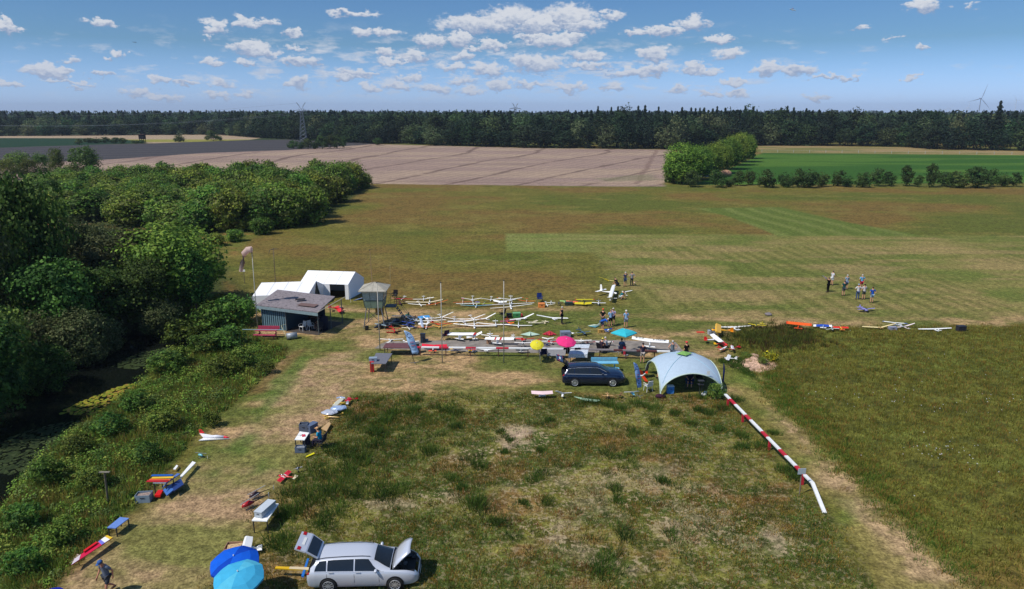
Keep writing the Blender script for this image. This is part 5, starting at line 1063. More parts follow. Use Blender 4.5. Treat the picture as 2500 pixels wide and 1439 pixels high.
    b = MB(); b.quadslab([T_(0, -.6, 0), T_(0, .6, 0), T_(-.62, .66, .0), T_(-.62, -.66, .0)], .05, paint); b.quadslab([T_(-.62, -.66, 0), T_(-.62, .66, 0), T_(-1.08, .62, -.16), T_(-1.08, -.62, -.16)], .07, paint); b.build('gate_panel', tg)
    b = MB(); b.quadslab([T_(-.08, -.54, .022), T_(-.08, .54, .022), T_(-.56, .58, .022), T_(-.56, -.58, .022)], .01, glassm); b.build('rear_window', tg)
    n2 = M_ @ V3(-.16, 0, .46).normalized()
    def U_(t, y, h=.02): return T_(-.62 - .46 * t, y, -.16 * t) + n2.normalized() * h
    for nm, y0, y1, t0, t1, m in (('number_plate', -.26, .26, .3, .55, plastic), ('tail_light', -.64, -.42, .5, .8, mat(K(170, 16, 24), .2, var=0)), ('tail_light', .42, .64, .5, .8, mat(K(170, 16, 24), .2, var=0))):
        b = MB(); b.quadslab([U_(t0, y0), U_(t0, y1), U_(t1, y1), U_(t1, y0)], .012, m); b.build(nm, tg)
    if hood_open:
        hd = empty('bonnet', (1.3, 0, .98)); hd.parent = e; M2 = Matrix.Rotation(R(-47), 3, 'Y'); H_ = lambda x, y, z: M2 @ V3(x, y, z)
        rows2 = [(0, .74, 0), (.3, .75, .02), (.6, .72, .01), (.88, .62, -.05), (1.0, .5, -.12)]; b = MB(); vs = []
        for x, w_, z in rows2: vs += [H_(x, -w_, z - .02), H_(x, -w_ * .6, z + .03), H_(x, 0, z + .045), H_(x, w_ * .6, z + .03), H_(x, w_, z - .02)]
        b.add(vs, [(i * 5 + j, (i + 1) * 5 + j, (i + 1) * 5 + j + 1, i * 5 + j + 1) for i in range(4) for j in range(4)], paint); o = b.build('bonnet_panel', hd, True); s = o.modifiers.new('thick', 'SOLIDIFY'); s.thickness = .04
        b = MB(); b.box((1.78, 0, .70), (.9, 1.25, .12), blackm); r_ = random.Random(4)
        for i in range(16): b.box((r_.uniform(1.4, 2.15), r_.uniform(-.5, .5), .78), (r_.uniform(.06, .25), r_.uniform(.06, .3), r_.uniform(.05, .14)), mat([BLK, DGR, K(90, 92, 96)][i % 3], .4, .3, 0))
        b.build('engine', e); b = MB(); b.bar((1.75, -.55, .8), (1.72, -.52, 1.45), .012, dsteel, n=5); b.build('bonnet_stay', e)
    return e
g = G(1450, 944); car((g.x, g.y + .85, 0), R(-1), mat(K(13, 30, 60), .2, .2, .0, spec=.6, coat=.8, name='dark_blue_paint'), 'dark blue estate car with its tailgate open beside the dome tent', False)
g = G(886, 1434); car((g.x + .0, g.y + .62, 0), R(2), mat(K(208, 212, 222), .3, .25, .0, spec=.6, coat=.6, name='silver_paint'), 'silver estate car with bonnet and tailgate open at the bottom frame edge', True, 38)
# ------------------------------------------------------------------ model aircraft
z1 = lambda x, y: (560 + x / 4.36, 590 + y / 4.36)
z2 = lambda x, y: (900 + x / 7.353, 690 + y / 7.353)
z3 = lambda x, y: (1200 + x / 6.944, 690 + y / 6.944)
z4 = lambda x, y: (880 + x / 6.944, 780 + y / 6.944)
z5 = lambda x, y: (1200 + x / 6.853, 780 + y / 6.853)
z6 = lambda x, y: (1440 + x / 5.208, 780 + y / 5.208)
z7 = lambda x, y: (1440 + x / 4.808, 640 + y / 4.808)
z8 = lambda x, y: (1700 + x / 3.571, 640 + y / 3.571)
z10 = lambda x, y: (440 + x / 4.796, 940 + y / 4.796)
z9 = lambda x, y: (480 + x / 4.167, 1180 + y / 4.167)
zl = lambda x, y: (160 + x / 4.245, 1100 + y / 4.245)
def plane(Z, A, Cn, B, T, label, wing=WH, fus=None, tail=None, kind='glider', tips=None, zc=None, za=None, zb=None, chord=None, group=None, tipf=.12, gear=None, canopy=True, r=None, ztail=None, ttail=False, mid=None, bi=False, prop=None):
    """wing tips A and B, wing root Cn and tail T as points of the photograph set down on the ground plane"""
    zc = zc if zc is not None else (.16 if kind == 'glider' else .28); za = zc if za is None else za; zb = zc if zb is None else zb
    p0, a, b_ = G(*Z(*Cn), zc), G(*Z(*A), za), G(*Z(*B), zb); ztail = (.12 if kind == 'glider' else .2) if ztail is None else ztail
    span = (b_ - a).length
    if isinstance(T, str):
        n = V3(-(b_ - a).y, (b_ - a).x, 0).normalized(); n = n if n.y > 0 else -n; t = p0 + n * (span * .34 if kind == 'glider' else span * .6) * (1 if T == 'far' else -1); t.z = ztail
    else: t = G(*Z(*T), ztail)
    f = (p0 - t); f.z = 0; tl = f.length; f.normalize(); rt = V3(f.y, -f.x, 0); fus = fus or wing; tail = tail or wing
    e = empty('model_glider' if kind == 'glider' else 'model_plane', (p0.x, p0.y, 0)); tag(e, label, 'model aircraft', group); O = V3(p0.x, p0.y, 0)
    L_ = lambda v: v - O; P0 = L_(p0); ch = chord or (span * .088 if kind == 'glider' else span * .23); ch = max(ch, .18); wm_ = pm(wing); th = max(ch * .13, .03)
    def wing_mesh(dz=0.0, nm='wing'):
        b = MB()
        for q, sgn in ((L_(a), 0), (L_(b_), 1)):
            cuts = [0, .5, 1 - tipf, 1] if tips else [0, .5, 1]
            if mid: cuts = sorted(set(cuts + [.12, .24]))
            for c0, c1 in zip(cuts, cuts[1:]):
                def sec(k):
                    c_ = P0.lerp(q, k) + V3(0, 0, dz); w_ = ch * (1 - (.45 if kind == 'glider' else .12) * k ** 2); ft = f + V3(0, 0, .06 if kind == 'glider' else .24); return [c_ + ft * w_ * .35, c_ + ft * w_ * .12 + V3(0, 0, th), c_ - ft * w_ * .65, c_ - ft * w_ * .1 - V3(0, 0, th * .4)]
                s0, s1 = sec(c0), sec(c1); m = wm_
                if tips and c0 >= 1 - tipf - .001: m = pm(tips)
                if mid and .119 < c0 < .239: m = pm(mid)
                b.add(s0 + s1, [(i, (i + 1) % 4, (i + 1) % 4 + 4, i + 4) for i in range(4)] + [(3, 2, 1, 0), (4, 5, 6, 7)], m)
        b.build(nm, e)
    wing_mesh()
    if bi: wing_mesh(-ch * .9, 'lower_wing')
    r_ = r or (max(.06, span * .024) if kind == 'glider' else max(.07, span * .055)); nl = tl * (.32 if kind == 'glider' else .42); b = MB(); base = P0 - V3(0, 0, r_ * (.8 if kind == 'glider' else (1.1 if kind == 'high' else .3)))
    tt = L_(t); b.tube([base + f * nl, base + f * nl * .85, base + f * nl * .3, base - f * tl * .12, base.lerp(tt, .6), tt], [r_ * .25, r_ * .75, r_ * 1.1, r_ * .95, r_ * .45, r_ * .3], pm(fus), 8); b.build('fuselage', e, True)
    ts = span * (.16 if kind == 'glider' else .34) ; tc = ch * .62; tm = pm(tail); fh = (ts * .45 if kind == 'glider' else ts * .42); tz = fh * (.95 if ttail else (.55 if kind == 'glider' else .15))
    b = MB(); b.quadslab([tt - rt * ts * .5 - f * tc * .5 + V3(0, 0, tz), tt + rt * ts * .5 - f * tc * .5 + V3(0, 0, tz), tt + rt * ts * .42 + f * tc * .4 + V3(0, 0, tz), tt - rt * ts * .42 + f * tc * .4 + V3(0, 0, tz)], .02, tm); b.build('tailplane', e)
    b = MB(); b.quadslab([tt - f * tc * .6, tt + f * tc * .5, tt + f * tc * .05 + V3(0, 0, fh), tt - f * tc * .6 + V3(0, 0, fh)], .022, tm); b.build('fin', e)
    if canopy: b = MB(); b.ell(base + f * nl * .38 + V3(0, 0, r_ * .85), (r_ * .7, r_ * .7, r_ * .5), mat((.05, .07, .1), .1, var=0, spec=.8), 8, 5, Matrix.Rotation(math.atan2(f.y, f.x), 3, 'Z') @ Matrix.Diagonal((2.2, 1, 1))); b.build('canopy', e, True)
    if kind != 'glider':
        b = MB(); hub = base + f * (nl + .02); b.bar(hub - f * .08, hub + f * .03, r_ * .5, dsteel, r_ * .2, 8); b.build('engine', e)
        b = MB(); b.quadslab([hub + rt * span * .1 + V3(0, 0, .02), hub - rt * span * .1 + V3(0, 0, .02), hub - rt * span * .1 - V3(0, 0, .02), hub + rt * span * .1 - V3(0, 0, .02)], .012, blackm); b.build('propeller', e)
        if base.z > r_ + .04:
            for s in (-1, 1):
                w_ = base + f * nl * .35 + rt * s * span * .09; w_.z = .05; b = MB(); b.bar(w_ - rt * .015, w_ + rt * .015, .05, rubber, n=10); b.bar(w_, base + f * nl * .3, .008, steel, n=4); b.build('wheel', e)
    if bi:
        b = MB()
        for q in (L_(a), L_(b_)): c_ = P0.lerp(q, .7); b.bar(c_, c_ - V3(0, 0, ch * .9), .01, dsteel, n=4)
        b.build('strut', e)
    return e
def delta(Z, nose, lw, rw, tail, label, col, fc=None, fins=1, z=.1):
    n, l, r_, t = (G(*Z(*q), z) for q in (nose, lw, rw, tail)); O = V3(t.x, t.y, 0); e = empty('model_jet', O); tag(e, label, 'model aircraft'); b = MB(); b.prism([n - O, l - O, t - O, r_ - O], .04, pm(col)); b.build('wing', e)
    d = (n - t); b = MB(); b.tube([t - O, t - O + d * .5 + V3(0, 0, .03), n - O + d * .05], [.07, .09, .02], pm(fc or col), 8); b.build('fuselage', e, True)
    d.normalize()
    for s in ((0,) if fins == 1 else (-1, 1)):
        c_ = (t - O).lerp((l if s < 0 else r_) - O, .45 * abs(s)); b = MB(); b.quadslab([c_, c_ + d * .3, c_ + d * .05 + V3(0, 0, .26), c_ - d * .08 + V3(0, 0, .26)], .02, pm(fc or col)); b.build('fin', e)
    return e
# back row, left of the middle mast
plane(z2, (405, 280), (600, 292), (795, 300), 'far', 'red glider with white tail lying at the left end of the back row', RED, WH, WH)
plane(z2, (795, 302), (985, 300), (1172, 266), (985, 262), 'slim white glider just right of the red one in the back row', WH, zb=.45)
plane(z2, (615, 350), (1090, 357), (1330, 306), (1100, 300), 'white glider with long raised wing in front of the left back row', CRM, WH, zb=.5)
plane(z2, (705, 380), (935, 400), (1030, 400), (885, 352), 'small white glider at the front of the left back row', WH)
plane(z2, (1025, 408), (1200, 382), (1424, 312), (1195, 350), 'orange winged glider with raised tip in the left back row', ORG, CRM, ORG, zb=.5)
plane(z2, (480, 345), (560, 350), (660, 330), (530, 300), 'dark maroon biplane at the folded chair of the back row', MAR, MAR, RED, 'high', bi=True)
# back row, middle
plane(z2, (1663, 276), (1858, 308), (2025, 282), (1867, 258), 'white V winged glider, first of the middle back row', WH, za=.4, zb=.35)
plane(z2, (2025, 284), (2192, 310), (2372, 288), (2203, 270), 'white V winged glider, second of the middle back row', WH, za=.4, zb=.35)
plane(z2, (1518, 360), (1690, 352), (1850, 345), (1692, 300), 'glider with dull red wing and pink fin in the middle back row', K(196, 60, 56), CRM, PNK)
plane(z2, (1568, 382), (1880, 376), (2000, 368), (1866, 335), 'white straight winged glider beside the teal one', WH)
plane(z2, (1925, 385), (2060, 378), (2245, 374), (2085, 352), 'green and yellow glider in the middle back row', K(170, 190, 60), CRM, GRN)
plane(z2, (1648, 404), (1930, 420), (2212, 404), (1950, 370), 'teal and violet winged glider at the front of the middle back row', K(60, 140, 160), WH, K(120, 110, 180))
plane(z3, (90, 258), (320, 290), (545, 253), (325, 248), 'white V winged glider with red tip, third of the middle back row', WH, tips=ORG, za=.4, zb=.35)
plane(z3, (30, 303), (145, 322), (258, 320), (150, 350), 'small white twin boom plane in the back row', WH, kind='low')
plane(z3, (-130, 385), (330, 362), (725, 345), (345, 320), 'very long winged white glider in the back row', WH, chord=.2)
plane(z3, (-20, 438), (330, 410), (690, 365), (300, 332), 'long white glider lying slantwise before the back row', WH, zb=.4, chord=.2)
plane(z3, (450, 296), (595, 318), (735, 315), (600, 285), 'orange glider left of the blue folding chair', ORG, CRM, ORG, za=.25)
plane(z3, (865, 378), (945, 380), (1078, 360), (915, 338), 'small white glider beside the orange box', WH)
plane(z3, (925, 342), (1005, 342), (1082, 340), (1010, 322), 'tiny white glider in the back row right of the chair', WH)
plane(z3, (1072, 345), (1140, 350), (1238, 352), 'far', 'dark grey warbird in the back row', DGR, DGR, DGR, 'low')
plane(z3, (1158, 308), (1240, 315), (1315, 310), (1245, 345), 'pale green small plane in the back row', K(150, 190, 110), K(180, 200, 150), None, 'low')
plane(z3, (1268, 313), (1365, 325), (1468, 325), (1360, 348), 'salmon coloured plane in the back row', K(226, 110, 80), CRM, None, 'low')
plane(z3, (1418, 290), (1570, 292), (1748, 290), (1575, 325), 'bright yellow high wing plane in the back row', K(220, 206, 40), None, None, 'high', zc=.5, tips=RED)
plane(z3, (1412, 346), (1575, 348), (1700, 345), (1565, 372), 'yellow plane with dark belly near the row end', K(214, 196, 40), K(160, 150, 50), None, 'low')
plane(z3, (1698, 342), (1815, 348), (1938, 350), (1815, 312), 'white small plane ending the back row', WH, WH, GRY, 'low')
plane(z3, (2082, 45), (2050, 150), (2022, 248), (1862, 150), 'large white high wing plane seen tip on, tail to the west', WH, kind='high', zc=.75, chord=.55, r=.14, ztail=.45)
plane(z3, (2210, 150), (2260, 160), (2385, 135), (2290, 225), 'white wing glider at the teal shirted crouching person', WH, K(190, 170, 160), None, 'glider')
plane(z3, (1960, 250), (2030, 268), (2125, 270), (2020, 300), 'small white tricycle plane under the big wing', WH, WH, None, 'high', zc=.45)
plane(z7, (108, 175), (222, 216), (337, 228), (190, 213), 'thin yellow glider on the meadow edge', K(214, 190, 30), za=.5)
plane(z7, (505, 232), (525, 240), (552, 226), (520, 258), 'orange and cream model beside the grey shirted man', K(206, 140, 100), K(220, 190, 160), None, 'low')
# second row
plane(z2, (425, 606), (620, 605), (795, 612), (705, 590), 'white and camouflage green plane behind the tower ladder', WH, K(120, 160, 130), K(60, 110, 80), 'low')
plane(z2, (1085, 602), (975, 612), (885, 628), (1050, 655), 'white plane with sky blue wing in the second row', K(70, 150, 210), WH, WH, 'low', chord=.5)
plane(z2, (928, 640), (940, 715), (960, 800), (1062, 742), 'white wing pointing at the camera between red models', K(200, 210, 226), WH, WH, 'high', zc=.3, chord=.28)
plane(z2, (690, 625), (760, 668), (880, 660), (835, 620), 'white plane with maroon tail in the tower cluster', WH, K(180, 180, 196), MAR, 'low')
plane(z2, (600, 700), (720, 718), (830, 745), (860, 690), 'blue and white biplane in the tower cluster', K(50, 70, 150), K(90, 110, 180), WH, 'high', bi=True, zc=.5)
plane(z2, (290, 720), (430, 742), (580, 765), (600, 720), 'black green warbird in the tower cluster', K(36, 48, 46), K(40, 50, 50), None, 'low', chord=.6, r=.2)
plane(z2, (130, 745), (230, 760), (330, 780), (520, 700), 'dark jet with a pale grey nose at the tower legs', K(130, 150, 160), K(44, 52, 60), K(36, 44, 52), 'low', chord=.6, r=.18, zc=.35)
plane(z2, (330, 690), (450, 700), (560, 690), (500, 665), 'navy blue warbird behind the dark cluster', NAV, NAV, None, 'low', chord=.5, r=.16)
plane(z2, (315, 842), (455, 845), (572, 812), (405, 800), 'small red biplane before the tower', RED, K(206, 40, 30), RED, 'low', bi=True, zc=.35)
plane(z2, (590, 808), (725, 818), (872, 794), (672, 770), 'pink fin glider with white wing beside the red biplane', CRM, WH, K(210, 70, 70))
plane(z2, (872, 800), (1035, 802), (1145, 790), (1055, 738), 'orange wing glider with white fuselage in the second row', K(216, 70, 34), WH, WH)
plane(z2, (1138, 772), (1270, 796), (1605, 715), 'far', 'yellow orange glider with raised wing in the second row', K(230, 160, 50), K(226, 190, 90), ORG, zb=.5)
plane(z2, (1090, 712), (1245, 742), (1485, 735), (1140, 715), 'bright red glider in the second row', K(216, 50, 30), ORG, RED)
plane(z2, (1160, 700), (1290, 712), (1450, 720), (1365, 715), 'cream and orange glider behind the bright red one', K(226, 190, 120), K(220, 170, 110), ORG)
plane(z2, (1085, 656), (1315, 622), (1522, 530), (1270, 592), 'white glider with its wing rising steeply by the middle mast', WH, zb=.9)
plane(z2, (1340, 620), (1540, 657), (1728, 655), (1535, 632), 'short white glider right of the middle mast', WH, za=.3)
plane(z2, (1640, 664), (1880, 648), (2092, 568), (1825, 608), 'white glider with steep right wing, second of the raised pair', WH, zb=.85)
plane(z2, (1418, 698), (1700, 692), (1935, 668), (1702, 718), 'white straight glider below the raised pair', WH)
plane(z2, (1925, 668), (2100, 642), (2277, 550), (2145, 675), 'white glider with raised wing at the end of the second row', WH, zb=.8)
plane(z2, (868, 692), (1130, 684), (1392, 668), (1132, 655), 'long white glider left of the middle mast', WH)
plane(z2, (1520, 740), (1900, 780), (2285, 778), (1890, 700), 'wide white glider with tall fuselage facing the camera', WH, za=.25)
plane(z2, (1690, 720), (1750, 745), (1950, 740), (1725, 715), 'white glider carrying red parts in the second row', WH, WH, RED)
plane(z2, (1935, 722), (2285, 758), (2570, 750), (2275, 712), 'white glider with a tall fin left of the yellow parasol mast', WH, za=.25)
plane(z3, (150, 708), (458, 730), (690, 728), (458, 668), 'white glider with T tail right of the yellow parasol mast', WH, ttail=True)
plane(z3, (298, 632), (540, 602), (714, 526), (570, 622), 'white glider with raised wing beside the green box', WH, zb=.7)
plane(z3, (145, 660), (270, 655), (398, 640), (262, 625), 'magenta and pink flying model', K(190, 40, 130), K(226, 50, 110), RED, 'low')
plane(z3, (275, 680), (325, 682), (380, 680), (330, 705), 'small bright orange plane beside the magenta one', K(240, 120, 20), None, None, 'low')
plane(z3, (595, 665), (700, 672), (770, 640), (900, 690), 'cream framed vintage plane on the grass', CRM, K(210, 200, 170), CRM, 'high', zc=.3)
plane(z3, (850, 655), (960, 662), (720, 690), 'far', 'second cream vintage glider beside the framed one', CRM, CRM)
plane(z3, (763, 552), (1030, 598), (1295, 605), (1078, 640), 'white glider beside the man in black', WH, za=.45)
plane(z3, (1460, 700), (1800, 722), (1820, 745), (1660, 740), 'teal and cream helicopter shaped model', K(80, 140, 160), K(200, 216, 200), CRM, 'low') if False else None
# third row
delta(z3, (650, 835), (495, 878), (820, 880), (655, 905), 'pale green delta wing model on its belly', K(190, 214, 190))
delta(z3, (985, 815), (862, 872), (1102, 880), (990, 895), 'bright red delta jet model', RED, RED, 2)
plane(z3, (1212, 825), (1300, 850), (1400, 862), (1230, 870), 'white and red striped jet behind the grey box', WH, RED, RED, 'low', mid=RED)
plane(z3, (1428, 858), (1560, 845), (1672, 828), (1480, 800), 'grey blue warbird behind the turquoise parasol', K(70, 96, 116), K(70, 96, 116), K(60, 84, 100), 'low', tips=K(200, 190, 160))
plane(z3, (1900, 800), (1985, 795), (2060, 775), (1960, 830), 'blue white and red small model at the bending man', BLU, WH, BLU, 'low', tips=RED)
delta(z3, (1645, 735), (1760, 760), (1790, 712), (1830, 728), 'teal and cream fish shaped model on the grass', K(90, 150, 160), K(210, 220, 200))
plane(z4, (1463, 238), (1712, 242), (1960, 240), (1682, 335), 'large white trainer with red wing tips', WH, kind='high', tips=RED, zc=.62, chord=.48, ztail=.2, r=.13)
plane(z4, (1798, 302), (1930, 272), (2058, 212), (1940, 332), 'white plane with tilted wing right of the large trainer', WH, kind='high', zc=.4, zb=.85, chord=.36)
plane(z4, (2046, 262), (2195, 280), (2345, 285), (2195, 250), 'white low plane behind the mast with the yellow parasol', WH, kind='low')
plane(z4, (2118, 315), (2335, 320), (2610, 322), (2318, 410), 'largest white plane with red band on the paved strip', WH, kind='high', mid=RED, zc=.6, chord=.45, r=.14, ztail=.2)
plane(z4, (325, 335), (520, 345), (718, 335), (498, 385), 'white high wing plane at the left end of the paved strip', WH, kind='high', zc=.45, chord=.3)
plane(z4, (738, 388), (855, 384), (985, 368), (740, 370), 'white glider behind the blue beach flag', WH, zb=.25, chord=.3)
plane(z4, (1043, 430), (1232, 450), (1467, 440), (1222, 538), 'red winged plane with orange tail under the rail', K(220, 40, 60), WH, K(224, 80, 40), 'high', zc=.35)
plane(z4, (1500, 545), (1640, 520), (1750, 500), (1560, 500), 'navy and yellow model beneath the rail', NAV, NAV, YEL, 'low', tips=YEL)
plane(z4, (1780, 505), (1850, 520), (1945, 510), (1905, 540), 'red and yellow model beneath the rail', RED, YEL, GRY, 'low')
plane(z4, (1958, 488), (2150, 512), (2420, 480), (2130, 548), 'white glider with tail toward the camera under the rail', WH, zb=.3)
plane(z5, (382, 388), (528, 392), (668, 390), (517, 418), 'white plane on the strip left of the yellow parasol', WH, kind='high', zc=.4, chord=.3)
plane(z5, (425, 318), (560, 332), (705, 320), (520, 345), 'red low wing model on the strip', K(214, 70, 70), RED, RED, 'low')
plane(z5, (320, 292), (365, 300), (520, 298), (362, 268), 'white small plane behind the red low wing model', WH, kind='low')
plane(z5, (662, 368), (800, 370), (935, 368), (802, 345), 'white plane with red marks behind the yellow parasol', WH, WH, RED, 'low', mid=RED)
plane(z5, (935, 362), (1020, 372), (1150, 370), (1000, 390), 'red and white sport plane left of the pink parasol', RED, RED, WH, 'low', tips=WH)
plane(z5, (845, 305), (940, 322), (1042, 305), (940, 340), 'small white glider near the grey tub', WH)
plane(z5, (878, 400), (930, 418), (990, 415), (960, 445), 'navy biplane left of the pink parasol', NAV, BLU, NAV, 'low', bi=True, zc=.4)
plane(z5, (1370, 352), (1520, 355), (1670, 350), (1500, 372), 'white wing plane between pink and turquoise parasols', WH, kind='high', zc=.4)
plane(z5, (1550, 385), (1600, 378), (1700, 392), (1598, 350), 'maroon model behind the patterned cloth', MAR, MAR, K(60, 50, 60), 'low')
plane(z5, (1710, 378), (1880, 385), (2035, 378), (1850, 400), 'pink and white plane behind the seated people', WH, K(200, 70, 80), WH, 'high', tips=K(160, 60, 80), zc=.35)
plane(z5, (405, 508), (495, 515), (610, 505), (497, 538), 'white model with its tail toward the camera below the rail', DGR, WH, WH, 'low')
plane(z6, (538, 228), (768, 262), (1005, 278), (755, 352), 'large white high wing plane with dark crosses on its wing', WH, kind='high', zc=1.0, chord=.5, r=.12, ztail=.55)
plane(z6, (440, 928), (535, 925), (615, 915), (550, 955), 'white and blue high wing plane near the narrow blue flag', WH, K(90, 170, 200), K(120, 190, 210), 'high', zc=.4)
plane(z6, (158, 972), (228, 965), (300, 970), (222, 945), 'small bare wood glider in the grass edge', K(200, 160, 110), None, None, 'low', canopy=False)
plane(z6, (312, 968), (390, 955), (440, 972), (405, 938), 'brown wooden plane next to the bare glider', K(150, 110, 70), K(120, 90, 50), None, 'low', canopy=False)
plane(z5, (665, 1212), (845, 1222), (1022, 1212), (845, 1278), 'white and pink striped high wing plane below the dark car', K(236, 206, 206), WH, WH, 'high', zc=.45, chord=.42)
plane(z5, (1085, 1200), (1205, 1238), (1330, 1230), (1192, 1280), 'white high wing plane next to the pink striped one', WH, kind='high', zc=.4, za=.6)
plane(z6, (638, 650), (662, 712), (716, 790), (718, 680), 'orange red plane propped on its wing by the narrow flag', K(226, 70, 30), WH, K(226, 70, 30), 'low', za=1.0, zb=.12, zc=.55, ztail=.75, chord=.3)
b = MB(); q = [G(*z5(*p), .15) for p in ((1385, 1290), (1500, 1310), (1820, 1352), (1760, 1372), (1540, 1345))]; O = V3(q[0].x, q[0].y, 0); b.prism([p - O for p in q][::-1], .05, pm(K(170, 200, 170))); o = b.build('wing_panel'); o.location = O; tag(o, 'translucent green wing panel lying in the heath grass', 'wing')
# right side
plane(z6, (1622, 62), (1620, 112), (1622, 165), (1795, 152), 'big yellow high wing plane, nose to the west', K(236, 180, 30), K(236, 170, 30), K(236, 150, 30), 'high', zc=.62, chord=.62, r=.15, ztail=.25)
plane(z6, (1645, 96), (1822, 98), (2045, 80), 'near', 'white glider behind the big yellow plane', WH, canopy=False)
plane(z6, (2018, 58), (2125, 74), (2245, 80), (2190, 55), 'thin yellow plane above the dark grass clump', K(220, 200, 50), K(190, 170, 50), None, 'low')
plane(z6, (1565, 190), (1622, 238), (1682, 285), (1478, 262), 'white plane with red fin beside the grey case', WH, K(210, 212, 218), RED, 'high', zc=.6, chord=.5, r=.12, ztail=.3)
plane(z6, (1690, 285), (1700, 305), (1745, 330), (1595, 312), 'red plane with yellow tail among the right cluster', K(220, 50, 40), K(220, 60, 40), YEL, 'low', chord=.4)
plane(z6, (1640, 390), (1690, 375), (1740, 345), (1640, 360), 'red and white aerobatic plane in the right cluster', WH, RED, RED, 'low', tips=RED)
plane(z6, (1800, 330), (1808, 358), (1822, 388), (1893, 352), 'red plane with white wing centre and striped tail', WH, RED, RED, 'high', zc=.35, chord=.42, tips=RED, tipf=.25)
plane(z6, (1770, 452), (1755, 482), (1742, 515), (1855, 500), 'small white plane left of the sand mound', WH, kind='high', zc=.3, chord=.3)
plane(z8, (785, 524), (890, 534), (1005, 545), (888, 580), 'bright orange high wing plane in the far row', K(236, 96, 30), K(236, 96, 30), K(236, 96, 30), 'high', zc=.6, chord=.5, r=.12, tips=K(220, 70, 20))
plane(z8, (1020, 552), (1100, 550), (1182, 556), (1105, 574), 'blue low wing plane with white tips in the far row', K(40, 80, 180), BLU, WH, 'low', tips=WH, tipf=.3)
plane(z8, (1190, 566), (1258, 568), (1325, 570), (1272, 592), 'red plane with yellow fuselage in the far row', K(220, 50, 36), K(230, 170, 40), K(226, 120, 40), 'low')
plane(z8, (1130, 590), (1185, 580), (1245, 582), (1175, 562), 'pale grey plane beside the red one in the far row', K(190, 196, 190), None, None, 'low')
plane(z8, (1445, 562), (1605, 570), (1738, 536), (1607, 583), 'cream glider with curved wing in the far row', K(226, 206, 150), CRM, K(190, 150, 70), zb=.5)
plane(z8, (1632, 520), (1730, 532), (1835, 540), (1775, 556), 'white plane with blue tips behind the cream glider', WH, kind='high', zc=.5, tips=K(120, 140, 200))
plane(z8, (1732, 570), (1812, 562), (1903, 534), (1850, 585), 'pinkish white glider with raised wing in the far row', K(230, 214, 210), zb=.5)
plane(z8, (1933, 584), (2075, 582), (2224, 575), (2110, 606), 'long white glider ending the far row', WH, chord=.25)
plane(z8, (1412, 414), (1475, 412), (1552, 404), (1428, 396), 'lilac plane parked in front of the group of watchers', LIL, LIL, LIL, 'low', r=.14)
# camp, left
plane(z1, (1150, 690), (1172, 712), (1195, 745), (1072, 700), 'red low wing plane between shed and tents', K(220, 34, 40), RED, RED, 'low', r=.15, chord=.5, ztail=.45)
plane(z10, (1275, 1005), (1208, 1065), (1145, 1128), (1345, 1085), 'red and white low wing plane beside the mown strip', K(220, 40, 60), K(220, 60, 60), CRM, 'low', mid=WH, zc=.2)
plane(z10, (1345, 985), (1380, 975), (1420, 962), (1375, 990), 'tiny grey foam glider behind the red and white plane', K(200, 200, 206), None, None, 'low')
plane(z10, (1795, 245), (1840, 200), (1888, 160), (1955, 215), 'white yellow fuselage plane at the top of the left row', K(228, 224, 200), YEL, K(200, 206, 214), 'high', zc=.35)
plane(z10, (1955, 195), (1965, 172), (1975, 150), (2062, 162), 'bright red plane topping the left row', K(226, 44, 60), RED, RED, 'low', chord=.3)
plane(z10, (1830, 150), (1880, 142), (1930, 150), (1878, 170), 'grey white small jet next to the bright red plane', K(150, 166, 190), WH, None, 'low')
plane(z10, (1668, 355), (1740, 372), (1860, 380), (1905, 335), 'golden yellow plane at the foil table', K(226, 176, 70), K(226, 190, 80), K(230, 200, 110), 'glider', r=.06)
plane(z9, (520, 545), (500, 625), (485, 700), (635, 665), 'white high wing plane behind the wooden crate', WH, kind='high', zc=.55, chord=.4, r=.1)
# shuttle, helicopter, loose panels
g0 = [G(*z10(*p), .1) for p in ((575, 625), (300, 575), (225, 565), (275, 620), (215, 650), (330, 640))]; O = V3(g0[0].x, g0[0].y, 0); e = empty('model_jet', O); tag(e, 'white delta jet with red nose and red fin tip lying on the bank edge', 'model aircraft')
b = MB(); b.prism([p - O for p in (g0[0], g0[1], g0[2], g0[3], g0[4], g0[5])], .05, pm(WH)); b.build('wing', e); b = MB(); d = g0[0] - g0[3]; b.tube([g0[3] - O + V3(0, 0, .05), g0[3] - O + d * .5 + V3(0, 0, .1), g0[3] - O + d * .8 + V3(0, 0, .08)], [.06, .11, .08], pm(K(220, 220, 230)), 8); b.build('fuselage', e, True); b = MB(); b.tube([g0[3] - O + d * .8 + V3(0, 0, .08), g0[0] - O + V3(0, 0, .04)], [.08, .02], pm(K(226, 50, 70)), 8); b.build('nose_cone', e, True)
b = MB(); b.quadslab([g0[2] - O, g0[2] - O + d * .2, g0[2] - O + d * .08 + V3(0, .05, .22), g0[2] - O - d * .03 + V3(0, .05, .22)], .03, pm(K(230, 50, 60))); b.build('fin', e)
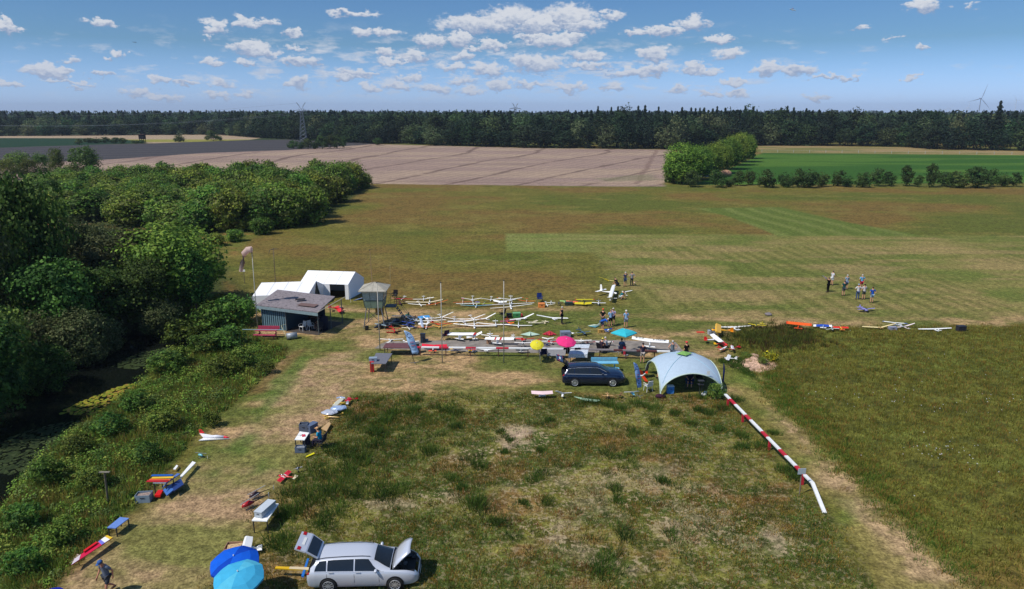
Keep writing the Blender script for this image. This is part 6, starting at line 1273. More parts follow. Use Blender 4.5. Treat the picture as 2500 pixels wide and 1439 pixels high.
def heli(px, py, rz, label, body, s=1.0):
    e = empty('model_helicopter', G(px, py), rz); e.scale = (s, s, s); tag(e, label, 'model aircraft'); b = MB(); b.tube([(-.2, 0, .26), (.05, 0, .3), (.35, 0, .26), (.45, 0, .2)], [.05, .14, .11, .03], pm(body), 9); b.build('body', e, True); b = MB(); b.bar((-.2, 0, .28), (-1.0, 0, .34), .03, blackm, .015); b.build('tail_boom', e)
    b = MB(); b.box((0, 0, .52), (1.25, .05, .012), pm(GRY), rz=.35); b.build('main_rotor', e); b = MB(); b.box((-1.0, .02, .34), (.03, .012, .3), pm(WH)); b.build('tail_rotor', e); b = MB(); b.bar((0, 0, .38), (0, 0, .53), .012, dsteel); b.build('rotor_mast', e)
    for q in (-1, 1): b = MB(); b.bar((-.25, q * .14, .02), (.3, q * .14, .02), .012, steel, n=5); b.bar((.12, q * .14, .02), (.08, q * .05, .2), .01, steel, n=4); b.bar((-.12, q * .14, .02), (-.08, q * .05, .2), .01, steel, n=4); b.build('skid', e)
heli(612, 1240, 3.9, 'red and black model helicopter nearest the white folding table', K(170, 26, 36)); heli(628, 1216, 3.8, 'dark model helicopter with white rotor behind the red one', K(60, 40, 50), .9); heli(492, 1118, 2.6, 'small teal and white model helicopter at the bank edge', K(120, 190, 200), .6)
def panel(Z, pts, z, col, label, th=.04, name='wing_panel', segs=None):
    q = [G(*Z(*p), z) for p in pts]; c = sum(q, Vector()) / len(q); O = V3(c.x, c.y, 0); e = empty(name, O); tag(e, label, 'wing'); b = MB(); n0 = (q[1] - q[0]).cross(q[2] - q[0]); b.prism([p - O for p in (q if n0.z > 0 else q[::-1])], th, pm(col)); b.build('skin', e)
    if segs:
        for (t0, t1, c2) in segs: b = MB(); b.quadslab([(q[0].lerp(q[1], t0)) - O + V3(0, 0, .012), q[0].lerp(q[1], t1) - O + V3(0, 0, .012), q[3].lerp(q[2], t1) - O + V3(0, 0, .012), q[3].lerp(q[2], t0) - O + V3(0, 0, .012)], .008, pm(c2)); b.build('colour_band', e)
    return e
panel(zl, [(60, 1188), (488, 905), (430, 880), (95, 1125)], .42, K(214, 30, 70), 'long red wing half with white end on the grass at lower left', segs=[(0, .18, K(214, 200, 206)), (.72, .8, K(120, 120, 210)), (.8, .93, WH), (.93, 1, YEL)])
panel(zl, [(190, 1050), (330, 955), (318, 943), (185, 1035)], .5, K(220, 20, 24), 'narrow red wing strip beside the long red wing')
panel(zl, [(40, 1165), (105, 1140), (150, 1080), (120, 1072)], .1, K(200, 180, 160), 'cream wing piece at the lower end of the red wing'); panel(zl, [(1190, 290), (1350, 125), (1315, 112), (1190, 260)], .35, WH, 'white wing leaning at the blue panels', .05)
panel(z10, [(1465, 850), (1575, 805), (1565, 790), (1480, 830)], .08, K(226, 214, 30), 'slim yellow fuselage lying at the heath edge', name='wing_panel'); panel(z10, [(1650, 510), (1715, 540), (1765, 450), (1735, 435)], .25, K(196, 160, 110), 'plain wooden board behind the seated woman', name='wooden_board')
panel(zl, [(920, 465), (980, 465), (1012, 410), (960, 408)], .25, K(214, 30, 30), 'red panel by the blue wing panels', .12); panel(zl, [(1115, 192), (1140, 195), (1168, 158), (1150, 150)], .2, WH, 'small white panel on the bank plants')
panel(zl, [(1010, 410), (1050, 468), (1118, 412), (1100, 345)], .3, K(60, 96, 170), 'blue wing panel with white edge standing by the track', .05, segs=[(0, .99, K(76, 120, 190))]); panel(zl, [(1100, 345), (1120, 420), (1225, 350), (1195, 290)], .4, K(40, 62, 120), 'dark blue wing panel behind the white edged one', .06); panel(zl, [(1000, 400), (1070, 330), (1190, 250), (1160, 245), (1060, 320)], .55, K(90, 120, 180), 'long pale blue spar panel behind the blue wings', .05)
table([z for z in (zl(430, 800), zl(520, 805), zl(658, 702), zl(565, 690))], .5, .04, 'low table with blue top and white bands at lower left', K(104, 136, 200))
e, c = table([zl(905, 335), zl(1040, 335), (zl(1120, 260)), zl(985, 255)], .72, .04, 'low table buried under yellow and red foam planes', K(200, 210, 220))
for i, (dz, cl_, lb, r0) in enumerate(((.03, YEL, 'yellow foam wing on top of the pile table', .05), (.0, ORG, 'orange foam wing below the yellow one', -.05), (-.02, RED, 'red foam wing on the pile table edge', .0), (-.03, BLU, 'blue foam wing at the back of the pile table', .03))):
    b = MB(); b.box((0, 0, .03), (1.15, .16, .03), pm(cl_), rz=r0); o = b.build('foam_wing'); o.location = (c.x - .05 - .05 * i, c.y + (.05, -.18, -.32, .3)[i], .74 + .0 * i); tag(o, lb, 'wing')
obox('crate', *zl(820, 520), (.75, .5, .42), .1, 'grey tub crammed with odds and ends at the bank edge', 'crate', K(130, 146, 160), lid=K(150, 130, 120), openb=True)
obox('crate', *z9(405, 690), (.95, .6, .3), .05, 'wooden crate of parts above the royal blue parasol', 'crate', K(180, 140, 110), lid=K(190, 160, 120), openb=True)
obox('bag', *z9(405, 722), (.9, .3, .15), .0, 'dark rucksack in front of the wooden crate', 'bag', K(40, 40, 50))
# white folding table with carrier box
e, c = table([z9(560, 378), z9(715, 385), z9(835, 208), z9(700, 200)], .74, .05, 'white folding table carrying a grey box at the heath edge', WH); obox('carrier_box', 0, 0, (.42, 1.15, .28), -.28, 'pale grey box standing on the white folding table', 'box', K(176, 184, 190), lid=K(190, 198, 204), loc=V3(c.x - .02, c.y, .75))
# panels behind the silver car
panel(z9, [(795, 865), (1160, 885), (1160, 858), (810, 845)], .5, K(220, 176, 20), 'yellow wing sticking out behind the silver car', .05, segs=[(.4, .95, K(214, 196, 160))]); panel(z9, [(1065, 940), (1090, 945), (1145, 765), (1125, 765)], .5, K(40, 110, 190), 'blue fuselage crossing the yellow wing', .08)
# seated woman's table
e, c = table([z10(1338, 640), z10(1455, 645), z10(1510, 560), z10(1400, 545)], .74, .04, 'white table with papers before the person in turquoise', WH)
b = MB(); b.box((0, 0, .02), (.2, .3, .02), mat(K(200, 60, 80), .6), rz=.4); b.box((-.25, .1, .02), (.2, .28, .015), plastic, rz=-.3); o = b.build('magazine'); o.location = (c.x + .1, c.y, .745); tag(o, 'red and white booklet on the white table', 'magazine')
obox('crate', *z10(1455, 555), (.55, .4, .62), .05, 'grey basket crate behind the white table', 'crate', K(96, 106, 124), lid=K(70, 78, 90), openb=True); obox('crate', *z10(1412, 782), (.6, .4, .35), 0, 'grey basket crate in front of the white table', 'crate', K(96, 108, 128), lid=K(130, 136, 146), openb=True)
obox('suitcase', *z10(1545, 545), (.4, .7, .5), -.5, 'slate blue case beside the basket crate', 'case', K(90, 104, 130)); obox('bag', *z10(1480, 690), (.45, .4, .5), .2, 'dark navy bag at the feet of the person in turquoise', 'bag', K(30, 34, 60))
for i, (p, col, lb) in enumerate(((( 1750, 320), K(200, 204, 214), 'crumpled silver foil blanket on the left row table'), ((1855, 270), K(170, 190, 220), 'pale blue folded sheet beside the foil blanket'))):
    g = G(*z10(*p), .3); me_ = MB(); me_.ell((0, 0, 0), (.55, .38, .12), mat(col, .3, .3, .2, 14), 16, 8); o = me_.build('foil_blanket', smooth=False)
    for v in o.data.vertices: v.co += Vector(mnoise.noise_vector(v.co * 5 + Vector((i * 9, 0, 0)))) * .07
    o.location = g; tag(o, lb, 'blanket')
# boxes, chairs among the rows
camp_chair(*z2(470, 300), 2.9, 'black folding chair with white emblem behind the tower ladder', K(30, 28, 34)); camp_chair(*z3(818, 338), 3.3, 'black and blue folding chair behind the back row', K(30, 50, 110)); camp_chair(*z4(1440, 345), .6, 'dark folding chair with red pattern left of the large trainer', K(60, 40, 60))
camp_chair(*z5(865, 655), .15, 'navy folding chair under the yellow parasol', K(34, 38, 76)); camp_chair(*z5(1240, 640), .1, 'black folding chair left of the pink parasol pole', K(26, 26, 30)); camp_chair(*z5(1425, 640), .1, 'black folding chair right of the pink parasol pole', K(24, 24, 28))
camp_chair(*z3(185, 600), 1.2, 'black folding chair at the yellow parasol mast', K(22, 22, 24)); obox('bag', *z3(300, 598), (.5, .35, .4), .2, 'small black bag beside the black folding chair', 'bag', BLK)
obox('box', *z3(425, 588), (.75, .5, .42), .1, 'green storage box in the second row', 'box', K(70, 140, 80), lid=K(110, 170, 120)); obox('box', *z3(845, 420), (.65, .5, .4), .1, 'orange box at the end of the long gliders', 'box', K(230, 140, 70)); obox('box', *z3(1250, 925), (.9, .6, .5), .1, 'grey tub on the dry grass behind the pink parasol', 'box', K(120, 130, 146))
obox('box', *z3(1310, 385), (.8, .5, .3), 0, 'dark green case in the back row', 'box', K(40, 60, 54)); obox('bag', *z3(1852, 848), (.5, .35, .25), .2, 'tan bag at the feet of the bending man', 'bag', K(190, 150, 80)); obox('case', *z8(2305, 600), (.75, .45, .45), .1, 'black case ending the far row', 'case', K(40, 40, 50)); obox('case', *z8(1708, 590), (.7, .4, .25), 0, 'grey case in the far row', 'case', K(150, 152, 170)); obox('case', *z6(1540, 192), (.55, .45, .35), .1, 'grey case behind the white plane with red fin', 'case', K(160, 164, 170))
obox('cool_box', *z4(1062, 392), (.42, .35, .8), 0, 'dark upright box beside the paved strip', 'box', K(50, 56, 66)); obox('toolbox', *z4(1112, 390), (.4, .3, .25), .2, 'blue grey toolbox at the upright box', 'box', K(60, 76, 96)); obox('box', *z4(2175, 410), (.4, .3, .4), 0, 'brown cardboard box on the paved strip', 'box', K(180, 140, 110)); obox('case', *z4(1900, 550), (.6, .35, .15), .1, 'silver case under the rail', 'case', K(160, 166, 172))
b = MB(); b.ell((0, 0, .2), (.22, .2, .2), mat(K(226, 80, 80), .6), 10, 7); o = b.build('ball', smooth=True); o.location = G(*z3(498, 588)); tag(o, 'pinkish red ball beside the green storage box', 'ball')
g = G(1710, 812); b = MB(); b.box((0, 0, .03), (.7, .4, .03), mat(K(200, 60, 40), .7)); o = b.build('mat'); o.location = g; tag(o, 'small red mat alone on the grass', 'mat')
# striped cloths on the tables
e, c = table([(1390, 864), (1432, 864), (1438, 842), (1400, 842)], .78, .04, 'table covered by a blue grey patterned cloth', K(150, 160, 176), m=None)
cm_ = bpy.data.materials.new('patterned_cloth'); cm_.use_nodes = True; t_ = cm_.node_tree; v_ = N('ShaderNodeTexVoronoi', t_); v_.inputs['Scale'].default_value = 11; k_ = N('ShaderNodeTexCoord', t_); L(k_.outputs['Object'], v_.inputs['Vector'], t_); r_ = N('ShaderNodeValToRGB', t_); r_.color_ramp.elements[0].color = K(70, 90, 120) + (1,); r_.color_ramp.elements[1].color = K(214, 220, 226) + (1,); r_.color_ramp.elements[1].position = .5; L(v_.outputs[0], r_.inputs[0], t_); L(r_.outputs[0], t_.nodes['Principled BSDF'].inputs[0], t_)
b = MB(); q = [G(a, b2, .795) for a, b2 in ((1388, 865), (1434, 865), (1440, 841), (1398, 841))]; O = V3(c.x, c.y, 0); b.quadslab([p - O for p in q], .01, cm_); b.quadslab([q[0] - O, q[1] - O, q[1] - O - V3(0, .05, .28), q[0] - O - V3(0, .05, .3)][::-1], .01, cm_); o = b.build('tablecloth'); o.location = O; tag(o, 'blue grey patterned cloth draped over a table by the pink parasol', 'tablecloth')
g = G(1361, 852, .82); b = MB(); b.quadslab([(-.95, -.18, 0), (.7, -.18, 0), (.7, .1, .02), (-.95, .1, .02)], .01, cloth(K(196, 194, 198))); b.quadslab([(-.95, -.2, 0), (.7, -.2, 0), (.65, -.24, -.5), (-.85, -.24, -.55)][::-1], .01, cloth(K(196, 194, 198))); o = b.build('towel'); o.location = g; tag(o, 'pale grey towel hanging over the rail by the pink parasol', 'towel')
obox('fuel_can', *z5(2225, 600), (.2, .18, .75), 0, 'red canister at the foot of the turquoise parasol', 'canister', K(200, 50, 70))
# crosses and letters on the big white wing
A_, C_, B_ = G(*z6(538, 228), 1.0), G(*z6(768, 262), 1.0), G(*z6(1005, 278), 1.0); ink = mat(K(50, 50, 56), .8, var=0, name='ink')
root = [o for o in C.objects if o.get('label') == 'large white high wing plane with dark crosses on its wing'][0]
for nm, (s0, s1, t) in (('cross_marking', (A_, C_, .25)), ('cross_marking', (B_, C_, .22))):
    p = s0.lerp(s1, t) - root.location; d = (s1 - s0).normalized(); n_ = V3(-d.y, d.x, 0); b = MB()
    b.quadslab([p - d * .13 - n_ * .03 + V3(0, 0, .075), p + d * .13 - n_ * .03 + V3(0, 0, .075), p + d * .13 + n_ * .03 + V3(0, 0, .075), p - d * .13 + n_ * .03 + V3(0, 0, .075)], .006, ink); b.quadslab([p - d * .03 - n_ * .15 + V3(0, 0, .077), p + d * .03 - n_ * .15 + V3(0, 0, .077), p + d * .03 + n_ * .11 + V3(0, 0, .077), p - d * .03 + n_ * .11 + V3(0, 0, .077)], .006, ink); b.build('cross_marking', root)
def text(s, loc, size, rot, parent, m, name='lettering'):
    cu = bpy.data.curves.new(name, 'FONT'); cu.body = s; cu.size = size; cu.extrude = .002; cu.align_x = 'CENTER'; cu.align_y = 'CENTER'; tmp = bpy.data.objects.new(name, cu); me = bpy.data.meshes.new_from_object(tmp); bpy.data.objects.remove(tmp); me.materials.clear(); me.materials.append(m); o = link(name, me, parent, loc); o.rotation_euler = rot; return o
d = (B_ - C_).normalized(); text('P-MXN', C_.lerp(B_, .46) - root.location + V3(0, -.06, .08), .34, (0, 0, math.atan2(d.y, d.x)), root, ink); d = (C_ - A_).normalized(); text('D-E', A_.lerp(C_, .5) - root.location + V3(0, -.06, .08), .3, (0, 0, math.atan2(d.y, d.x)), root, ink)
# in the air
for (px, py, Y, s, col, lb, hd) in ((1935, 25, 150, .75, WH, 'small white and red model plane flying high in the sky', 1.2), (330, 104, 220, .9, DGR, 'dark speck of a model plane flying over the forest', .2)):
    p = GY(px, py, Y); e = empty('model_plane', p, hd); e.scale = (s, s, s); e.rotation_euler = (.3, .5, hd) if py < 50 else (0, 0, hd); tag(e, lb, 'model aircraft'); b = MB(); b.tube([(.5, 0, 0), (.3, 0, 0), (-.7, 0, .03)], [.03, .06, .02], pm(col), 7); b.build('fuselage', e, True); b = MB(); b.quadslab([(.15, -.8, .1), (.15, .8, .1), (-.1, .8, .1), (-.1, -.8, .1)][::-1], .02, pm(col)); b.build('wing', e); b = MB(); b.box((-.65, 0, .05), (.15, .45, .02), pm(RED if py < 50 else col)); b.build('tailplane', e)
    b = MB(); b.box((-.66, 0, .15), (.14, .02, .18), pm(RED if py < 50 else col)); b.build('fin', e)
# ------------------------------------------------------------------ people
def skin_obj(name, pts, rad, edges, m, parent, root=0, sub=1):
    me = bpy.data.meshes.new(name); me.from_pydata([tuple(p) for p in pts], edges, []); me.materials.append(m); o = bpy.data.objects.new(name, me); C.objects.link(o); o.parent = parent
    s = o.modifiers.new('skin', 'SKIN'); s.use_smooth_shade = True; s.branch_smoothing = .3
    if not me.skin_vertices: raise RuntimeError('no skin layer')
    for i, r in enumerate(rad):
        v = me.skin_vertices[0].data[i]; v.radius = r if hasattr(r, '__len__') else (r, r); v.use_root = (i == root)
    u = o.modifiers.new('sub', 'SUBSURF'); u.levels = sub; u.render_levels = sub; return o
def person(px, py, face, label, shirt, legs, shorts=False, pose='stand', hair=K(90, 80, 70), cap=None, skin=K(206, 150, 120), h=1.75, z=0, group=None, loc=None, shoes=K(60, 56, 56), sleeveless=False, apron=None):
    """face: compass angle the person looks towards, 0 = away from the camera (+Y), counter-clockwise"""
    e = empty('person', loc or G(px, py, z), face); tag(e, label, 'person', group); s = h / 1.75; e.scale = (s, s, s)
    Y = lambda *a: V3(*a); J = {}
    J['pel'] = Y(0, 0, .95); J['wst'] = Y(0, 0, 1.08); J['chs'] = Y(0, .01, 1.28); J['nkb'] = Y(0, 0, 1.46); J['nck'] = Y(0, .015, 1.53); J['hd1'] = Y(0, .035, 1.59); J['hd2'] = Y(0, .03, 1.67); J['hd3'] = Y(0, .015, 1.73); J['nos'] = Y(0, .145, 1.635)
    for q, sg in (('l', -1), ('r', 1)):
        J['hip' + q] = Y(sg * .095, 0, .90); J['kne' + q] = Y(sg * .11, .02, .5); J['ank' + q] = Y(sg * .12, -.01, .09); J['toe' + q] = Y(sg * .14, .15, .04)
        J['sho' + q] = Y(sg * .18, 0, 1.42); J['elb' + q] = Y(sg * .25, -.03, 1.14); J['wri' + q] = Y(sg * .26, .06, .90)
    def mv(keys, d):
        for k in keys: J[k] = J[k] + d
    up = [k for k in J if k[:3] in ('pel', 'wst', 'chs', 'nkb', 'nck', 'hd1', 'hd2', 'hd3', 'nos', 'sho', 'elb', 'wri')]
    head = ['hd1', 'hd2', 'hd3', 'nos']
    def rotx(keys, piv, a):
        M_ = Matrix.Rotation(a, 3, 'X')
        for k in keys: J[k] = piv + M_ @ (J[k] - piv)
    if pose == 'hips':
        for q, sg in (('l', -1), ('r', 1)): J['elb' + q] = Y(sg * .38, -.08, 1.2); J['wri' + q] = Y(sg * .19, -.02, 1.04)
    elif pose == 'hold':
        for q, sg in (('l', -1), ('r', 1)): J['elb' + q] = Y(sg * .25, .0, 1.15); J['wri' + q] = Y(sg * .1, .24, 1.16)
    elif pose == 'back':
        for q, sg in (('l', -1), ('r', 1)): J['elb' + q] = Y(sg * .27, -.12, 1.17); J['wri' + q] = Y(sg * .05, -.17, 1.0)
    elif pose == 'shade':
        J['elbr'] = Y(.34, .16, 1.46); J['wrir'] = Y(.1, .16, 1.68); J['elbl'] = Y(-.25, .0, 1.15); J['wril'] = Y(-.1, .22, 1.12)
    elif pose == 'aloft':
        J['elbl'] = Y(-.34, .1, 1.5); J['wril'] = Y(-.42, .2, 1.74)
    elif pose == 'walk':
        J['knel'] = Y(-.1, .16, .52); J['ankl'] = Y(-.11, .20, .10); J['toel'] = Y(-.12, .37, .06); J['kner'] = Y(.1, .0, .5); J['ankr'] = Y(.11, -.34, .2); J['toer'] = Y(.12, -.22, .07)
        J['elbl'] = Y(-.27, -.12, 1.16); J['wril'] = Y(-.26, -.08, .92); J['elbr'] = Y(.28, .02, 1.14); J['wrir'] = Y(.28, .2, .94); rotx(['wst', 'chs', 'nkb', 'nck', 'shol', 'shor', 'elbl', 'elbr', 'wril', 'wrir'] + head, Y(0, 0, .95), -.14); rotx(head, J['nck'], -.35)
    elif pose == 'bend':
        rotx(['wst', 'chs', 'nkb', 'nck', 'shol', 'shor'] + head, Y(0, 0, .95), -1.35); mv(['pel', 'wst', 'chs', 'nkb', 'nck', 'shol', 'shor', 'hipl', 'hipr'] + head, Y(0, -.14, -.08))
        for q, sg in (('l', -1), ('r', 1)): J['elb' + q] = J['sho' + q] + Y(sg * .04, .03, -.27); J['wri' + q] = J['sho' + q] + Y(sg * .02, .1, -.50)
    elif pose in ('sit', 'sitlow'):
        d = -.45 if pose == 'sit' else -.6; mv(up, Y(0, -.1, d))
        for q, sg in (('l', -1), ('r', 1)):
            J['hip' + q] = Y(sg * .1, -.1, .90 + d); J['kne' + q] = Y(sg * .13, .34, .92 + d + (.0 if pose == 'sit' else .12)); J['ank' + q] = Y(sg * .14, .36 + (0 if pose == 'sit' else .1), .09); J['toe' + q] = J['ank' + q] + Y(sg * .02, .16, -.05)
            J['elb' + q] = J['sho' + q] + Y(sg * .06, .06, -.26); J['wri' + q] = J['elb' + q] + Y(-sg * .08, .23, -.02)
        rotx(['chs', 'nkb', 'nck', 'shol', 'shor'] + head, J['pel'], -.18)
    elif pose == 'crouch':
        mv(up, Y(0, -.15, -.62)); rotx(['wst', 'chs', 'nkb', 'nck', 'shol', 'shor', 'elbl', 'elbr'] + head, J['pel'], -.6)
        for q, sg in (('l', -1), ('r', 1)): J['hip' + q] = Y(sg * .1, -.15, .3); J['kne' + q] = Y(sg * .15, .25, .48); J['ank' + q] = Y(sg * .14, .0, .09); J['toe' + q] = Y(sg * .15, .16, .04); J['elb' + q] = J['sho' + q] + Y(sg * .05, .12, -.24); J['wri' + q] = J['elb' + q] + Y(0, .15, -.2)
    order = ['pel', 'wst', 'chs', 'nkb', 'nck', 'hd1', 'hd2', 'hd3']; RAD = dict(pel=(.14, .105), wst=(.125, .095), chs=(.15, .11), nkb=.07, nck=.052, hd1=.07, hd2=.088, hd3=.06, nos=.014, hip=.085, kne=.06, ank=.04, toe=.035, sho=.058, elb=.04, wri=.027)
    pts, rad, ed, ix = [], [], [], {}
    def ad(k, p=None, r=None, frm=None):
        ix[k] = len(pts); pts.append(p if p is not None else J[k]); rad.append(r if r is not None else RAD[k if k in RAD else k[:3]])
        if frm: ed.append((ix[frm], ix[k]))
    ad('pel'); 
    for a, b_ in zip(order, order[1:]): ad(b_, frm=a)
    ad('nos', frm='hd1')
    for q, sg in (('l', -1), ('r', 1)):
        ad('hip' + q, frm='pel'); ad('kne' + q, frm='hip' + q); ad('ank' + q, frm='kne' + q); ad('toe' + q, frm='ank' + q)
        ad('sho' + q, frm='nkb'); ad('elb' + q, frm='sho' + q); ad('wri' + q, frm='elb' + q)
        d = (J['wri' + q] - J['elb' + q]).normalized(); sd = d.cross(Y(sg, 0, 0)); sd = sd.normalized() if sd.length > .1 else Y(0, 1, 0); W_ = J['wri' + q]
        ad('plm' + q, W_ + d * .07, .034, 'wri' + q)
        for fi in range(4): base = W_ + d * .09 + sd * (.027 - .018 * fi); l = (.065, .075, .07, .055)[fi]; ad('f%d%s' % (fi, q), base, .0095, 'plm' + q); ad('g%d%s' % (fi, q), base + d * l * .55 - Y(sg * .008, 0, 0), .0088, 'f%d%s' % (fi, q)); ad('h%d%s' % (fi, q), base + d * l - Y(sg * .025, 0, 0), .0075, 'g%d%s' % (fi, q))
        ad('t0' + q, W_ + d * .04 + sd * .04, .011, 'plm' + q); ad('t1' + q, W_ + d * .08 + sd * .062, .009, 't0' + q)
    skin_obj('body', pts, rad, ed, mat(skin, .6, var=.03, name='skin'), e)
    def garment(nm, keys, edges, radd, m):
        id_ = {k: i for i, k in enumerate(keys)}; P_ = []
        for k in keys:
            P_.append(J[k] if k in J else KX[k])
        skin_obj(nm, P_, [radd[k] if k in radd else radd[k[:3]] for k in keys], [(id_[a], id_[b_]) for a, b_ in edges], m, e)
    KX = {}
    for q in 'lr': KX['mid' + q] = J['sho' + q].lerp(J['elb' + q], .75); KX['thi' + q] = J['hip' + q].lerp(J['kne' + q], .85)
    KX['hem'] = J['pel'].lerp(J['wst'], -.35)
    sm = cloth(shirt, .08); arms = [] if sleeveless else ['midl', 'midr']
    garment('shirt', ['chs', 'wst', 'pel', 'hem', 'nkb', 'shol', 'shor'] + arms, [('chs', 'wst'), ('wst', 'pel'), ('pel', 'hem'), ('chs', 'nkb'), ('nkb', 'shol'), ('nkb', 'shor')] + ([] if sleeveless else [('shol', 'midl'), ('shor', 'midr')]), dict(chs=(.175, .13), wst=(.155, .12), pel=(.165, .125), hem=(.16, .12), nkb=.085, sho=.075, mid=.062), sm)
    lm = cloth(legs, .08)
    if shorts: garment('shorts', ['pel', 'hipl', 'hipr', 'thil', 'thir'], [('pel', 'hipl'), ('pel', 'hipr'), ('hipl', 'thil'), ('hipr', 'thir')], dict(pel=(.15, .115), hip=.105, thi=.09), lm)
    else: garment('trousers', ['pel', 'hipl', 'hipr', 'knel', 'kner', 'ankl', 'ankr'], [('pel', 'hipl'), ('pel', 'hipr'), ('hipl', 'knel'), ('hipr', 'kner'), ('knel', 'ankl'), ('kner', 'ankr')], dict(pel=(.15, .115), hip=.10, kne=.075, ank=.058), lm)
    for q in 'lr': b = MB(); d = J['toe' + q] - J['ank' + q]; c_ = J['ank' + q] + d * .45; b.ell((c_.x, c_.y, c_.z - .005), (.048, .14, .05), mat(shoes, .7), 8, 6, Matrix.Rotation(math.atan2(-d.x, d.y), 3, 'Z')); b.build('shoe', e, True)
    hc = J['hd2']; ax = (J['hd3'] - J['hd1']).normalized(); b = MB(); fwd = (J['nos'] - J['hd1']); fwd = (fwd - ax * fwd.dot(ax)).normalized()
    rm_ = Matrix((fwd.cross(ax), fwd, ax)).transposed()
    if cap: b.ell(hc + ax * .035 - fwd * .0, (.097, .105, .075), mat(cap, .8), 10, 7, rm_); b.quadslab([hc + rm_ @ V3(-.07, .08, .035), hc + rm_ @ V3(.07, .08, .035), hc + rm_ @ V3(.055, .175, .02), hc + rm_ @ V3(-.055, .175, .02)], .012, mat(cap, .8)); b.build('cap', e, True)
    b = MB(); b.ell(hc - fwd * .022 + ax * (.0 if cap else .022), (.094, .092, .09), mat(hair, .9, var=.2, scale=20), 10, 7, rm_); b.build('hair', e, True)
    b = MB()
    for sg in (-1, 1): b.ell(hc + rm_ @ V3(sg * .032, .088, -.005), (.012, .008, .008), mat(K(30, 24, 22), .3, var=0), 6, 4)
    b.build('eyes', e)
    return e
grey = K(196, 192, 188)
person(1526, 700, .3, 'person in navy shirt and shorts shading the eyes beside the grey shirted one', K(70, 76, 100), K(60, 80, 120), True, 'shade', hair=grey)
person(1542, 699, 0, 'person in grey shirt and dark trousers with hands on hips', K(150, 150, 150), K(30, 32, 50), False, 'hips')
person(1371.5, 791.5, -1.5, 'white haired person in black shirt and dark trousers, hands behind the back', K(34, 32, 40), K(26, 28, 44), False, 'back', hair=grey)
person(1471, 797, -.3, 'person with orange cap and black shirt', K(28, 26, 30), K(110, 112, 116), False, 'back', cap=K(236, 80, 40))
person(1490, 799, .2, 'person in light blue shirt and black shorts', K(150, 190, 224), K(24, 20, 30), True, 'hold', hair=K(150, 120, 90))
person(1496.5, 795, 2.6, 'person in pale lilac shirt and cap facing the light blue shirt', K(180, 168, 200), K(40, 36, 50), True, 'hold', cap=K(206, 196, 180))
person(1527.5, 801, .1, 'person in light blue shirt and grey shorts standing apart', K(146, 184, 220), K(132, 142, 166), True, 'stand', hair=grey, cap=K(226, 220, 210))
person(1471, 806, -1.2, 'bending person in bright blue shirt leaning over a model', K(40, 96, 190), K(70, 90, 130), True, 'bend', hair=grey)
person(0, 0, -1.9, 'person in turquoise and white crouching at the white wing', K(30, 120, 130), K(226, 224, 220), True, 'crouch', loc=G(*z3(2200, 285)))
person(0, 0, .8, 'person in dark clothes crouching behind the big white plane', K(34, 32, 34), K(40, 40, 44), True, 'crouch', loc=G(*z3(2120, 60)))
gz = 'people watching the flights'
person(*z8(1145, 265), .5, 'person all in black holding a model aloft', K(20, 20, 24), K(18, 18, 22), False, 'aloft', group=gz)
person(*z8(1180, 202), -1.3, 'person in white clothes behind the one in black', K(226, 226, 230), K(220, 220, 220), True, 'hold', group=gz)
person(*z8(1305, 240), .1, 'person in pale blue vest with white hair in the watching group', K(150, 170, 190), K(110, 120, 150), True, 'hold', hair=grey, group=gz)
person(*z8(1280, 296), .2, 'person in dark green shirt and grey shorts in the watching group', K(36, 84, 84), K(90, 92, 104), True, 'hold', group=gz)
person(*z8(1435, 238), .1, 'person in light blue shirt and red shorts', K(120, 180, 220), K(200, 50, 70), True, 'hips', hair=grey, group=gz)
person(*z8(1402, 328), -.1, 'person in white shirt and blue jeans', K(214, 214, 216), K(70, 90, 130), False, 'hips', cap=K(150, 170, 200), group=gz)
person(*z8(1455, 328), .1, 'dark haired person in white shirt and grey shorts', K(214, 208, 208), K(80, 84, 84), True, 'hold', hair=K(40, 30, 28), group=gz)
person(*z8(1525, 356), .1, 'person in royal blue shirt and pale shorts with hands on hips', K(30, 90, 190), K(150, 176, 196), True, 'hips', hair=K(80, 50, 40), group=gz)
person(1568, 887, -.15, 'person in dark violet shirt and pale shorts behind the dome tent', K(50, 42, 66), K(190, 176, 168), True, 'hold', hair=K(60, 50, 50))
person(1640, 881, .1, 'person in grey sleeveless top with hands on hips', K(120, 136, 146), K(90, 96, 110), True, 'hips', hair=grey, sleeveless=True)
person(1674, 884, .4, 'person with red cap and black shirt behind the dome tent', K(26, 24, 28), K(50, 50, 60), True, 'stand', cap=K(220, 50, 60))
def seated(px, py, face, label, shirt, legs, chair_label, ccol, **k):
    loc = G(px, py); p = person(0, 0, face, label, shirt, legs, k.pop('shorts', False), 'sit', loc=loc + V3(0, 0, .04), **k)
    d = Matrix.Rotation(face, 3, 'Z') @ V3(0, -.13, 0); camp_chair(0, 0, face, chair_label, ccol, loc=loc + d); return p
seated(1469, 862, -.9, 'seated person in dark shirt with a yellow cap', K(62, 50, 64), K(44, 34, 40), 'dark folding chair under the person with yellow cap', K(40, 36, 44), cap=K(240, 222, 90))
seated(1478, 859, 1.2, 'seated person in white shirt facing the yellow cap', K(230, 226, 226), K(60, 50, 60), 'dark folding chair of the person in white shirt', K(50, 46, 54), hair=grey, shorts=True)
seated(1517, 863, 0, 'seated person in blue grey shirt under the turquoise parasol', K(104, 130, 170), K(60, 70, 96), 'folding chair under the turquoise parasol', K(70, 80, 110), hair=K(30, 26, 26))
seated(780, 1092, 1.35, 'seated person in turquoise shirt and straw hat at the white table', K(20, 150, 186), K(50, 44, 66), 'folding chair of the person in turquoise', K(60, 60, 70), cap=K(210, 160, 110))
